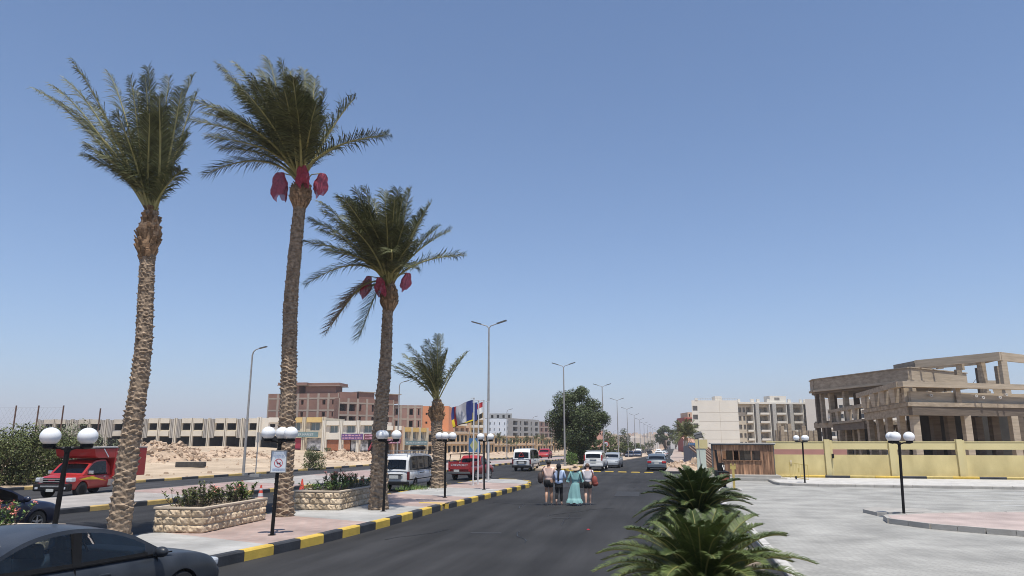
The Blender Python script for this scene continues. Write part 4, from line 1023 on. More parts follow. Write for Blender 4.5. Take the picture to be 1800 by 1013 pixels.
M_cream = mat('cream_render', (.62, .54, .41), .1, .5, .9, .2, 8); M_wht = mat('white_render', (.74, .69, .60), .05, .4, .9)
M_gryc = mat('grey_concrete_frame', (.43, .40, .36), .15, .6, .95, .3, 6); M_int = mat('room_interior', (.14, .125, .11), .2, .8, .95)
M_inblk = mat('interior_shade', (.035, .033, .03), .3, .8, .95)  # near-black: the shade inside openings is put into the colour
M_win = mat('dark_window', (.05, .06, .07), .2, .6, .15, spec=.6); M_wint = mat('teal_window', (.16, .22, .23), .15, .6, .2, spec=.6)
M_brick = mat('red_brick', (.235, .13, .10), .14, .35, .95, .3, 10); M_gap = mat('frame_concrete', (.33, .275, .23), .12, .8, .95)
M_orange = mat('orange_render', (.66, .27, .13), .06, .3, .9); M_peach = mat('peach_render', (.62, .42, .29), .06, .3, .9); M_ochre = mat('ochre_render', (.56, .40, .18), .08, .3, .9)
M_tanb = mat('tan_arcade', (.66, .47, .26), .12, .3, .9); M_bluew = mat('pale_blue_white', (.62, .68, .76), .04, .3, .9); M_greyb = mat('grey_block', (.33, .33, .325), .1, .2, .95)
M_maroon = mat('maroon_brick', (.27, .16, .135), .12, .2, .95)

def precast_row(name, px0, px1, b0, b1, py_t0, py_t1, py_b0, py_b1, bays, label, finish, mwall, mfin, cat='building', open_ground=True, blank=(), mcol=None, D=12, wfrac=.52, teal=(), tile=()):
    """two-storey precast terrace: deep open bays, ribbed piers and fascia beams"""
    A = B(px0, b0); Bp = B(px1, b1); o, u, n, L = frame_of(A, Bp)
    zt = (zat(py_t0, b0)+zat(py_t1, b1))/2; zt0, zt1 = zat(py_t0, b0), zat(py_t1, b1); zb = min(zat(py_b0, b0), zat(py_b1, b1))-1.0
    root = rooted(name, (A.x, A.y, zb), label, cat); bw = L/bays; Hh = zt-zb-1.0; f1 = zb+1.0+Hh*.45
    mb = MB(); holes = []
    for k in range(bays):
        x = k*bw; s0 = .40 if k % 2 == 0 else .08; cx0 = x+bw*s0; cx1 = x+bw*(s0+wfrac)
        up = k in blank
        if not up: holes.append((cx0, cx1, f1+Hh*.17, zt-Hh*.13, 3.2))
        else: holes.append((x+bw*.4, x+bw*.6, f1+Hh*.24, zt-Hh*.2, .6))
        holes.append((x+bw*.07, x+bw*.93, zb+.2, f1-Hh*.05, 5.5))
    wall_holes(mb, o, u, n, L, zb, zt, holes, mi=0, ri=1, bi=1); block_shell(mb, o, u, n, L, D, zb, zt, 0, 0)
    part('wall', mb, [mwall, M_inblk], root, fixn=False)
    mb = MB()
    for k in range(bays):
        x = k*bw
        s0 = .36 if k % 2 == 0 else .04; s1 = s0+wfrac+.07; lbox(mb, o, u, n, x+bw*s0, x+bw*s1, 0, .55, zt-Hh*.15, zt+.12); lbox(mb, o, u, n, x+bw*s0, x+bw*s1, 0, .5, f1-Hh*.04, f1+Hh*.13)
    part('fascia', mb, [mfin], root)
    mc = mcol or mwall
    for k in range(bays+1):
        x = k*bw; w_ = bw*.045
        for s in (-1, 1):
            mb = MB(); lbox(mb, o, u, n, x+s*w_*1.1-w_*.5, x+s*w_*1.1+w_*.5, 0, .75, zb, zt+.2); part('pier', mb, [mfin], root)
    for k in range(bays):
        if bays < 2: continue
        for q in (.115, .20, .285):
            c = k*bw+bw*(q if k % 2 == 0 else 1-q); mb = MB(); lbox(mb, o, u, n, c-bw*.026, c+bw*.026, .01, .62, f1-Hh*.10, zt-.05); part('rib', mb, [mc], root)
    return root, o, u, n, L, zb, zt, f1, bw, Hh
r1 = precast_row('shop_terrace', 64, 249, 187, 185, 739, 738, 786, 786, 6, 'grey unfinished two-storey concrete terrace behind the left shrubs and the rubble', 0, M_gryc, mat('worn_precast', (.5, .455, .385), .14, .5, .9), wfrac=.5)
r2 = precast_row('shop_terrace', 249, 455, 185, 184, 737, 736, 788, 786, 7, 'cream-fronted unfinished concrete terrace between the first two tall palms', 0, M_cream, mat('cream_precast', (.66, .60, .50), .08, .5, .9), mcol=M_gryc, wfrac=.5)
r3 = precast_row('shop_terrace', 455, 500, 184, 183, 735, 735, 788, 787, 1, 'white shop bay with one small square window, left of the tallest palm', 0, M_wht, M_wht, blank=(0,), wfrac=.5)
def signboard(root, o, u, n, x0, x1, z0, z1, m, text=None, tm=None, ts=.8, d=.8, rows=2, seed=1, name='signboard', tx=None):
    b = MB(); lbox(b, o, u, n, x0, x1, d, d+.12, z0, z1); sb = part(name, b, [m], root)
    c = o+u*((x0+x1)/2 if tx is None else tx)+n*(d+.13)+Vector((0, 0, (z0+z1)/2))
    if text:
        t = text_obj(text, ts, tm, None, face_matrix(c, n), 'lettering', ext=.01); t.data.transform(Matrix.Translation(-Vector(root.location))); t.parent = sb
    else:
        rr = random.Random(seed); b = MB()
        for k in range(rows):
            z = lerp(z0, z1, (k+.6)/(rows+.2)); x = x0+.3
            while x < x1-.5: w_ = rr.uniform(.25, .8); lbox(b, o, u, n, x, min(x1-.2, x+w_), d+.125, d+.14, z-(z1-z0)*.1, z+(z1-z0)*rr.uniform(.04, .16)); x += w_+rr.uniform(.12, .3)
        t = part('lettering', b, [tm], root); t.parent = sb
def shop(px0, px1, b0, b1, pt, pb, mw, label, D=12, sig=None, group='two-storey shops facing the plot', floors=(.5,), ups=2, upm=None, fascia=None, gm=None, ground='glass'):
    A = B(px0, b0); Bp = B(px1, b1); o, u, n, L = frame_of(A, Bp); zt = (zat(pt, b0)+zat(pt, b1))/2; zb = zat(pb, (b0+b1)/2)-1.2; H = zt-zb-1.2; f1 = zb+1.2+H*.47
    root = rooted('shop_building', (A.x, A.y, zb), label, 'shop', group); mb = MB(); holes = []; rects = []
    bw = L/ups
    for k in range(ups):
        x = k*bw; q = (x+bw*.28, x+bw*.76, f1+H*.12, zt-H*.15); holes.append((*q, .5)); rects.append(q)
        holes.append((x+bw*.12, x+bw*.88, zb+.3, f1-H*.12, 2.5))
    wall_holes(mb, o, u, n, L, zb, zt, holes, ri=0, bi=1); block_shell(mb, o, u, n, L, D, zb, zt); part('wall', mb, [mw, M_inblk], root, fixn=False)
    panes(root, o, u, n, rects, .45, upm or M_wint, M_wht)
    mb = MB()
    for k in range(ups): lbox(mb, o, u, n, k*bw+bw*.12, k*bw+bw*.88, 0, .5, zt-H*.14, zt+.15)
    part('fascia', mb, [fascia or mw], root)
    for k in range(ups+1):
        for s in (-.5, .5): mb = MB(); lbox(mb, o, u, n, k*bw+s*bw*.09-bw*.03, k*bw+s*bw*.09+bw*.03, 0, .7, zb, zt+.22); part('pier', mb, [mw], root)
    return root, o, u, n, L, zb, zt, f1, bw, H
M_sgreen = mat('sign_green_grey', (.16, .25, .26), .08, 2, .6); M_spurple = mat('sign_purple', (.12, .06, .2), .1, 2, .6); M_smaroon = mat('sign_maroon', (.16, .05, .075), .1, 2, .6)
M_txt = mat('sign_text_white', (.62, .66, .66), .05, 2, .6); M_txtp = mat('sign_text_pink', (.55, .3, .4), .05, 2, .6); M_shut = mat('orange_shutter', (.36, .13, .06), .12, 2, .7); M_redw = mat('shop_red', (.35, .03, .06), .1, 2, .6)
M_goods = mat('shop_goods', (.12, .14, .17), .6, 1.2, .6, col2=(.4, .4, .42))
s = shop(500, 569, 183, 181, 735, 789, M_cream, 'cream shop with yellow fascias and the teal super market sign', fascia=mat('yellow_fascia', (.70, .50, .20), .06, 1, .9))
signboard(*s[:4], .6, s[4]-1.2, s[7]-s[9]*.10, s[7]+s[9]*.07, M_sgreen, 'SUPER MARKET', M_txt, .78, tx=s[4]*.52)
for x0, x1, m in ((s[4]*.02, s[4]*.2, M_win), (s[4]*.22, s[4]*.4, M_redw), (s[4]*.56, s[4]*.92, M_goods)):
    b = MB(); lbox(b, *s[1:4], x0, x1, -.5, -.42, s[5]+.9, s[7]-s[9]*.13); part('shopfront', b, [m], s[0])
s = shop(570, 660, 179, 177, 741, 790, M_wht, 'white shop with an orange roller shutter and a purple and blue signboard', ups=3)
signboard(*s[:4], s[4]*.36, s[4]*.78, s[7]-s[9]*.13, s[7]+s[9]*.08, M_spurple, None, M_txtp, seed=3); signboard(*s[:4], s[4]*.80, s[4]*.99, s[7]-s[9]*.13, s[7]+s[9]*.08, M_smaroon, None, M_txtp, seed=4)
for x0, x1, m in ((s[4]*.05, s[4]*.3, M_shut), (s[4]*.36, s[4]*.5, M_shut), (s[4]*.52, s[4]*.63, M_goods), (s[4]*.7, s[4]*.85, M_goods)):
    b = MB(); lbox(b, *s[1:4], x0, x1, -.45, -.36, s[5]+.9, s[7]-s[9]*.13); part('shopfront', b, [m], s[0])
b = MB(); o_, u_, n_ = s[1:4]; q = o_+u_*(s[4]*.9)+n_*.9; b.bar(q+Vector((0, 0, s[5]+1)), q+u_*2.2+Vector((0, 0, s[7]+s[9]*.1)), 1.1, .2); part('slanted_panel', b, [M_redw], s[0])
s = shop(661, 706, 181, 184, 750, 796, M_peach, 'peach and white shop between the third palm and the thin street lamp', ups=3, fascia=M_wht); signboard(*s[:4], .5, s[4]-.5, s[7]-s[9]*.13, s[7]+s[9]*.06, M_smaroon, None, M_txtp, seed=5)
s = shop(706, 748, 185, 196, 753, 798, M_cream, 'cream and yellow shop just left of the shortest palm', ups=3, fascia=mat('ochre_fascia', (.68, .45, .14), .08, 1, .9)); signboard(*s[:4], .5, s[4]-.5, s[7]-s[9]*.13, s[7]+s[9]*.04, M_sgreen, None, M_txt, seed=6, rows=1)
def arcade(px0, px1, b0, b1, pt0, pt1, pb0, pb1, bays, label):
    A = B(px0, b0); Bp = B(px1, b1); A.z = 0; Bp.z = 0; o, u, n, L = frame_of(A, Bp)
    zt = (zat(pt0, b0)+zat(pt1, b1))/2; zb = (zat(pb0, b0)+zat(pb1, b1))/2-.6; H = zt-zb-.6; f1 = zb+.6+H*.5; bw = L/bays
    root = rooted('arcade_building', (A.x, A.y, zb), label, 'building', 'tan two-storey arcades'); mb = MB(); holes = []
    for k in range(bays):
        x = k*bw
        for q in (.12, .56):
            holes.append((x+bw*q, x+bw*(q+.30), f1+H*.06, zt-H*.14, 3.2)); holes.append((x+bw*q, x+bw*(q+.33), zb+.1, f1-H*.12, 3))
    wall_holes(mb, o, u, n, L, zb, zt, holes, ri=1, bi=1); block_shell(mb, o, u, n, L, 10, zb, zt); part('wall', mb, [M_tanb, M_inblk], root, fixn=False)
    for k in range(bays*2+1):
        mb = MB(); lbox(mb, o, u, n, k*bw/2-.2, k*bw/2+.2, 0, .22, zb, f1-.2); part('pier', mb, [M_tanb], root); mb = MB(); lbox(mb, o, u, n, k*bw/2-.2, k*bw/2+.2, 0, .2, f1+.4, zt+.1); part('pier', mb, [M_tanb], root)
    mb = MB(); lbox(mb, o, u, n, 0, L, .01, .4, f1-H*.05, f1+H*.04); lbox(mb, o, u, n, 0, L, .01, .35, zt-H*.07, zt+.05); part('ledge', mb, [mat('pale_ledge', (.62, .47, .33), .08, .5, .9)], root)
arcade(742, 868, 199, 280, 753, 765.5, 798, 797, 9, 'tan two-storey arcade behind the flagpoles')
arcade(868, 940, 281, 325, 765, 768, 797, 795, 6, 'tan two-storey arcade behind the second minibus')
arcade(944, 990, 328, 360, 769, 770, 794, 793, 5, 'tan arcade end next to the big median tree')

def apartment(px0, px1, b0, b1, pt0, pt1, z0, label, mw, floors, cols, win=(.35, .65), wz=(.3, .78), D=14, d=.5, group=None, beams=None, windows=True, glassm=None, skip=(), slabs=(), parapet=0., side=None, fh=None, balc=None, wdep=None):
    A = B(px0, b0); Bp = B(px1, b1); o, u, n, L = frame_of(A, Bp); zt = (zat(pt0, b0)+zat(pt1, b1))/2
    root = rooted('apartment_building', (A.x, A.y, z0), label, 'building', group); zr = zt-parapet; fh = fh or (zr-z0)/floors; bw = L/cols; mb = MB(); holes = []; rects = []
    for f in range(floors):
        zf = zr-(f+1)*fh
        for c in range(cols):
            if (c, f) in skip or (c, -1) in skip: continue
            x = c*bw
            ww = win[c % len(win)] if isinstance(win[0], tuple) else win
            q = (x+bw*ww[0], x+bw*ww[1], zf+fh*wz[0], zf+fh*wz[1]); holes.append((*q, wdep or d)); rects.append(q)
    wall_holes(mb, o, u, n, L, z0, zt, holes, ri=0, bi=1); block_shell(mb, o, u, n, L, D, z0, zt); part('wall', mb, [mw, M_int if glassm else M_inblk], root, fixn=False)
    if glassm: panes(root, o, u, n, rects[:100], (wdep or d)-.05, glassm)
    if beams:
        mb = MB(); t = .42
        for f in range(floors+1): lbox(mb, o, u, n, 0, L, .004, .05, zr-f*fh-t, zr-f*fh+.02)
        for c in range(cols+1): lbox(mb, o, u, n, max(0, c*bw-.32), min(L, c*bw+.32), .055, .09, z0, zt)
        # on the right flank too
        for f in range(floors+1): lbox(mb, o+u*L, -n, u, 0, D, .004, .05, zr-f*fh-t, zr-f*fh+.02)
        for c in range(4): lbox(mb, o+u*L, -n, u, c*D/4, c*D/4+.5, .055, .09, z0, zt)
        part('concrete_frame', mb, [beams], root)
    if balc:
        for c, cfr in balc:
            for f in range(floors):
                zf = zr-(f+1)*fh; b = MB(); x0, x1 = c*bw+bw*cfr[0], c*bw+bw*cfr[1]
                lbox(b, o, u, n, x0, x1, .01, 1.3, zf-.12, zf+.05); lbox(b, o, u, n, x0, x1, 1.2, 1.32, zf+.05, zf+1.0); lbox(b, o, u, n, x0, x0+.12, .01, 1.2, zf+.05, zf+1.0); lbox(b, o, u, n, x1-.12, x1, .01, 1.2, zf+.05, zf+1.0)
                part('balcony', b, [cfr[2] if len(cfr) > 2 else mw], root)
    return root, o, u, n, L, zt, fh, bw
# unfinished brick block
bg = 'unfinished red-brick apartment blocks'
a = apartment(466, 592, 206, 203, 690, 694, -1, 'red-brick unfinished block with a flat roof canopy behind the tallest palm', M_brick, 5, 7, win=((.3, .3), (.36, .6), (.3, .3), (.3, .55), (.3, .3), (.4, .7), (.35, .5)), wz=(.42, .8), beams=M_gap, parapet=1.2, d=2, skip=((0, -1), (2, -1), (4, -1)), fh=3.35)
o_, u_, n_ = a[1:4]; zt = a[5]
b = MB(); lbox(b, o_, u_, n_, a[4]*.17, a[4]*.42, -5, -.5, zt, zt+2.4); lbox(b, o_, u_, n_, a[4]*.5, a[4]*.93, -6, -1.2, zt, zt+2.2); part('roof_room', b, [M_brick], a[0])
b = MB(); lbox(b, o_, u_, n_, a[4]*.14, a[4]*.55, -6, .6, zt+2.4, zt+3.1); lbox(b, o_, u_, n_, a[4]*.55, a[4]*.99, -7, -.4, zt+2.2, zt+3.0); part('roof_canopy', b, [M_brick, M_gap], a[0])
b = MB(); lbox(b, o_, u_, n_, a[4]*.13, a[4]*.56, -6, .7, zt+2.3, zt+2.42); lbox(b, o_, u_, n_, a[4]*.54, a[4], -7, -.3, zt+2.08, zt+2.22); part('roof_slab', b, [M_gap], a[0])
a = apartment(592, 690, 201, 212, 697, 706, -1.5, 'red-brick unfinished block with dark loggias between the second and third palms', M_brick, 5, 6, win=((.1, .9), (.05, .8), (.2, .42), (.55, .8), (.1, .85), (.3, .5)), wz=(.28, .84), beams=M_gap, parapet=1.1, d=2, fh=3.4)
o_, u_, n_ = a[1:4]; zt = a[5]; b = MB(); lbox(b, o_, u_, n_, a[4]*.05, a[4]*.35, -5, -1.2, zt, zt+1.8); lbox(b, o_, u_, n_, a[4]*.38, a[4]*.66, -5, -1, zt, zt+1.9); lbox(b, o_, u_, n_, a[4]*.84, a[4]*1.1, -5, -.5, zt-1, zt+1.6); part('roof_room', b, [M_brick], a[0]); b = MB(); lbox(b, o_, u_, n_, a[4]*.36, a[4]*.68, -5.5, -.6, zt+1.9, zt+2.1); lbox(b, o_, u_, n_, a[4]*.8, a[4]*1.14, -5.5, .1, zt+1.6, zt+1.8); part('roof_slab', b, [M_gap], a[0])
apartment(690, 741, 214, 216, 712, 713, -1.5, 'darker brown-brick unfinished block left of the orange building', M_maroon, 5, 4, win=((.3, .6), (.3, .3), (.2, .7), (.4, .6)), wz=(.3, .8), beams=M_gap, parapet=.4, d=2, skip=((1, -1),), fh=3.5)
apartment(741, 788, 236, 236, 714, 714, -1.5, 'bright orange rendered block behind the shortest palm', M_orange, 5, 2, win=(.25, .4), wz=(.4, .65), d=.6, parapet=1.2, D=20)
apartment(788, 826, 270, 285, 717, 719, -1.5, 'peach apartment block with pale balconies behind the striped flag', M_peach, 5, 4, win=(.2, .8), wz=(.1, .75), d=1.5, balc=((1, (0, 1, M_wht)), (2, (0, .9, M_wht))), glassm=None)
apartment(815, 850, 305, 312, 723, 726, -1.5, 'ochre and white apartment block behind the flagpoles', M_ochre, 5, 3, win=(.25, .7), wz=(.1, .7), d=1.5, balc=((1, (0, 1, M_wht)), (2, (.1, .9, M_wht))))
apartment(836, 892, 335, 342, 736, 737, -2, 'pale blue and white apartment block behind the tall street lamp', M_bluew, 5, 6, win=((.3, .7), (.35, .55), (.1, .8), (.4, .55), (.4, .55), (.4, .55)), wz=(.3, .8), d=.6, parapet=1, glassm=M_win)
apartment(860, 900, 365, 365, 727, 727, -2, 'grey block rising behind the pale blue building', M_greyb, 5, 4, win=(.3, .7), wz=(.3, .8), d=.6)
apartment(890, 948, 350, 385, 733, 740, -2, 'long grey unfinished block with dark loggias above the second minibus', M_greyb, 5, 6, win=((.15, .3), (.15, .95), (.35, .6), (.1, .9), (.35, .6), (.2, .8)), wz=(.2, .88), d=1.6, parapet=.8)
apartment(948, 996, 395, 425, 740, 744, -2, 'brownish unfinished block left of the big median tree', M_maroon, 5, 6, win=((.3, .7), (.2, .8), (.1, .9), (.3, .6), (.2, .9), (.3, .7)), wz=(.2, .85), d=1.5, beams=M_gap)
apartment(1040, 1055, 330, 330, 727, 727, -2, 'narrow salmon tower showing right of the big tree', mat('salmon_render', (.66, .42, .33), .05, .3, .9), 6, 2, win=(.3, .6), wz=(.4, .7), d=.4)
apartment(1036, 1060, 318, 318, 757, 757, -2, 'low salmon house below the narrow tower', mat('salmon_render2', (.62, .33, .25), .08, .3, .9), 3, 3, win=(.3, .6), wz=(.4, .7), d=.4)
# far town
rr = random.Random(12); cols_ = [(.58, .50, .42), (.62, .56, .50), (.55, .42, .34), (.66, .62, .58), (.5, .4, .34), (.62, .48, .38)]
k = 0
adj = ['pale', 'sand-coloured', 'pinkish', 'white', 'brown', 'peach']
for row, (b0, py_) in enumerate(((430, 771), (560, 768), (720, 766))):
    px = 1058 if row else 1072
    while px < 1172-row*4:
        w_ = rr.uniform(7, 13); top = py_+rr.uniform(-4, 4)-(px-1050)*.0; ci = rr.randrange(6)
        m = mat('far_house_%d' % ci, cols_[ci], .06, .2, .9); A = B(px, b0); Bp = B(px+w_, b0+rr.uniform(-8, 8)); o, u, n, L = frame_of(A, Bp); zt = zat(top, b0)
        mb = MB(); nf = 3; nc = max(2, int(L/3.2)); holes = []
        for f in range(nf):
            for c in range(nc): holes.append((L*(c+.3)/nc, L*(c+.65)/nc, zt-(f+1)*3.1+1.0, zt-(f+1)*3.1+2.3, .5))
        wall_holes(mb, o, u, n, L, -3, zt, holes, bi=1); block_shell(mb, o, u, n, L, 12, -3, zt)
        lbox(mb, o, u, n, L*.2, L*rr.uniform(.4, .7), -6, -2, zt, zt+rr.uniform(1, 2.6))
        hb = mb.build('house', [m, M_inblk], None, fixn=False); hb.data.transform(Matrix.Translation(-A)); hb.location = A
        near = min(range(len(ordn)), key=lambda i: abs(px-[1068, 1087, 1101, 1113, 1121, 1128, 1134, 1139, 1144, 1148, 1152, 1155, 1158, 1160, 1163, 1165, 1166, 1167][i]))
        tag(hb, '%s flat-roofed distant house by the %s double street lamp, %s row of the town' % (adj[ci], ordn[near], ['front', 'middle', 'back'][row]), 'house', 'distant houses of the town'); px += w_+rr.uniform(-1, 3); k += 1

# white hotel on the right
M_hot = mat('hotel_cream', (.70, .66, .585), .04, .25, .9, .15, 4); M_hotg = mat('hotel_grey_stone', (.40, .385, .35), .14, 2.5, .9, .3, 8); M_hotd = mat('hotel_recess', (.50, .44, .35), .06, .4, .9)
M_hwin = mat('hotel_window', (.20, .185, .165), .2, .5, .2, spec=.6)
A = B(1219, 252); Bp = B(1301, 252); o, u, n, L = frame_of(A, Bp); zt = zat(704, 252)
r = rooted('hotel_building', (A.x, A.y, -2), 'large cream hotel with a blank end wall and rows of balconies, behind the timber gatehouse', 'hotel')
fh = 3.02
mb = MB(); holes = []; rects = []
for f in range(5):
    q = (.3, 2.0, zt-1.9-f*fh-1.7, zt-1.9-f*fh); holes.append((*q, .6)); rects.append(q)
wall_holes(mb, o, u, n, L, -2, zt, holes, bi=1); block_shell(mb, o, u, n, L, 30, -2, zt, dv=(B(1224, 300)-B(1219, 252)).normalized())
part('end_wall', mb, [M_hot, M_int], r, fixn=False); panes(r, o, u, n, rects, .5, M_hwin, M_hwin)
mb = MB()
for f in range(1, 6): lbox(mb, o, u, n, 2.4, L, .002, .03, zt-1.2-f*fh+.0, zt-1.2-f*fh+.06)
lbox(mb, o, u, n, L*.6, L*.602+.05, .002, .03, -2, zt); part('joint', mb, [M_hotd], r)
mb = MB(); lbox(mb, o, u, n, 1.2, 2.2, -.4, .1, zt, zt+.7); lbox(mb, o, u, n, L*.53, L*.68, -5, -1, zt, zt+1.5)
part('parapet', mb, [M_hot], r)
mb = MB()
for i in range(16): q = 2.4+i*(L-2.4)/16; lbox(mb, o, u, n, q, q+.05, -.4, -.34, zt, zt+.75)
lbox(mb, o, u, n, 2.4, L, -.4, -.36, zt+.7, zt+.76); part('roof_rail', mb, [M_hotd], r)
# balcony wing
A = B(1300, 258); Bp = B(1424, 262); o, u, n, L = frame_of(A, Bp); zt = zat(709, 260)
mb = MB(); holes = []; rects = []; S_ = 1.0/(1424-1300)*L
bayx = [(1301, 1306, 0), (1309, 1313, 0), (1315, 1323, 1), (1338, 1352, 1), (1354, 1357, 0), (1367, 1381, 1), (1384, 1387, 0), (1397, 1411, 1), (1414, 1418, 0)]
for f in range(6):
    zf = zt-1.0-(f+1)*fh
    for x0, x1, t in bayx:
        X0, X1 = (x0-1300)*S_, (x1-1300)*S_
        if t: holes.append((X0, X1, zf+.1, zf+fh-.5, 1.9)); rects.append(((X0+X1)/2-.9, (X0+X1)/2+.1, zf+.12, zf+2.1, 1.85))
        else: holes.append((X0, X1, zf+.7, zf+fh-.6, .5)); rects.append((X0, X1, zf+.7, zf+fh-.6, .45))
wall_holes(mb, o, u, n, L, -2, zt, holes, ri=0, bi=0); block_shell(mb, o, u, n, L, 14, -2, zt)
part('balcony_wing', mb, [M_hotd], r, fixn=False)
for q in rects: panes(r, o, u, n, [q[:4]], q[4], M_hwin)
for f in range(6):
    zf = zt-1.0-(f+1)*fh
    for x0, x1, t in bayx:
        if not t: continue
        X0, X1 = (x0-1300)*S_, (x1-1300)*S_; b = MB(); lbox(b, o, u, n, X0-.2, X1+.4, .0, 1.1, zf-.1, zf+.08); lbox(b, o, u, n, X0-.2, X1+.4, 1.0, 1.12, zf+.08, zf+.62); part('balcony', b, [M_hot], r)
mb = MB()
for x0, x1 in ((1328, 1334), (1357.5, 1364), (1388, 1394), (1418.5, 1424)): lbox(mb, o, u, n, (x0-1300)*S_, (x1-1300)*S_, .02, 1.7, -2, zt-.2)
part('stone_pier', mb, [M_hotg], r)
mb = MB()
for x0 in (1324, 1353, 1382.5, 1412): lbox(mb, o, u, n, (x0-1300)*S_, (x0-1300)*S_+.22, .0, 1.4, -2, zt+.1)
lbox(mb, o, u, n, -.2, L+.3, .02, 1.5, zt-.35, zt+.25)
for x0, x1 in ((1300, 1304), (1322, 1328), (1333, 1338), (1351, 1356), (1388, 1393), (1409, 1413), (1416, 1420)): lbox(mb, o, u, n, (x0-1300)*S_, (x1-1300)*S_, .3, .8, zt+.25, zt+1.4)
lbox(mb, o, u, n, (1357-1300)*S_, (1386-1300)*S_, -4, .5, zt+.25, zt+2.6); part('cornice', mb, [M_hot], r)
mb = MB(); lbox(mb, o, u, n, (1365-1300)*S_, (1374-1300)*S_, .5, .56, zt+1.1, zt+2.0); part('roof_room_window', mb, [M_hwin], r)
# far wing behind the concrete frame
A = B(1421, 248); Bp = B(1600, 246); o, u, n, L = frame_of(A, Bp); zt = zat(702, 248)
mb = MB(); holes = []; rects = []
for f in range(6):
    for c in range(9):
        x = 4.5+c*3.4; q = (x, x+1.3, zt-2.0-f*fh-1.5, zt-2.0-f*fh)
        if q[1] < L: holes.append((*q, .5)); rects.append(q)
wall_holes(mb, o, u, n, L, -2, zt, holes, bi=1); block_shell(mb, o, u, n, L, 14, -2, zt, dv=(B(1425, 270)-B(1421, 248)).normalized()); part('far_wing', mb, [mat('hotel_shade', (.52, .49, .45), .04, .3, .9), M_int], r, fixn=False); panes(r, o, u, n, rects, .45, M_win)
for f in range(5):
    for c in (1, 4, 7): b = MB(); x = 4+c*3.4; z = zt-2-f*fh-2.2; lbox(b, o, u, n, x, x+3.2, .01, 1.1, z, z+.8); part('balcony', b, [M_hot], r)
# houses behind the hotel
apartment(1205, 1222, 300, 300, 735, 733, -2, 'red and white apartment block peeping out left of the hotel', mat('block_red', (.42, .10, .08), .08, .3, .9), 5, 3, win=(.2, .7), wz=(.3, .75), d=.8, balc=((0, (0, 1, M_wht)), (1, (0, 1, M_wht)), (2, (0, 1, M_wht))))
apartment(1211, 1224, 330, 330, 725, 725, -2, 'cream upper storeys behind the red and white block', M_peach, 6, 2, win=(.3, .7), wz=(.3, .75), d=.5)
# awnings and kiosk by the hotel foot
p = B(1219, 175); r = rooted('kiosk', (p.x, p.y, -1.2), 'small blue and white kiosk beside the hotel', 'kiosk')
b = MB(); lbox(b, p+RV*0, RV, -FV, -1.4, 1.4, -2, 0, -1.2, 1.7); part('wall', b, [M_wht], r); b = MB(); lbox(b, p, RV, -FV, -.7, .7, 0, .05, -.2, 1.1); part('window', b, [M_sblue], r); b = MB(); lbox(b, p, RV, -FV, -1.6, 1.6, -2.2, .4, 1.72, 2.1); part('roof', b, [M_sblue], r)
p = B(1219, 195); b = MB(); q = B(1232, 195); b.quad(p+Vector((-2, 0, 2.4)), q+Vector((0, 0, 2.0)), q+FV*4+Vector((0, 0, 3.2)), p+FV*4+Vector((-2, 0, 3.6))); o = b.build('awning', mat('awning_tan', (.5, .28, .2), .1, 1, .8)); o.data.transform(Matrix.Translation(-p)); o.location = p; tag(o, 'sloping orange-tan awning behind the kiosk', 'awning')
# corrugated hoarding along the pavement
M_sheet = mat('grey_sheet_metal', (.16, .17, .20), .15, 3, .5, metal=.3)
p0 = Vector((.95, 125, 0)); p1 = Vector((1.2, 84, 0)); p2 = Vector((2.5, 82, 0))
r = rooted('metal_hoarding', (p1.x, p1.y, 0), 'grey corrugated metal hoarding along the right pavement', 'fence'); b = MB(); P = []
for A_, B_ in ((p0, p1), (p1, p2)):
    n_ = int((B_-A_).length/.12)
    for i in range(n_+1):
        q = A_.lerp(B_, i/n_); off = .03*math.sin(i*1.57); d = (B_-A_).normalized(); s_ = Vector((d.y, -d.x, 0))*off; P.append([q+s_+Vector((0, 0, road_z(q.y)+.1)), q+s_+Vector((0, 0, road_z(q.y)+2.25))])
b.grid(P); part('sheet', b, [M_sheet], r, fixn=False)
b = MB()
for t in (0, .33, .66, 1): q = p0.lerp(p1, t); b.box(q+Vector((.1, 0, 1.2)), (.1, .1, 2.9))
part('post', b, [M_galv], r)
# wooden props leaning beside the hoarding
r = rooted('timber_props', (3.4, 70, 0), 'stack of leaning timber props and beams on the rubble behind the gate pier', 'timber'); b = MB(); M_tim = mat('old_timber', (.22, .14, .10), .25, 5, .9, stretch=(1, 1, 6)); rr = random.Random(3)
for i in range(7): b.bar((.3*i, .2*i, .1), (.3*i-2.3, .2*i+3, 2.0+.2*rr.random()), .14)
b.build('beam', M_tim, r)

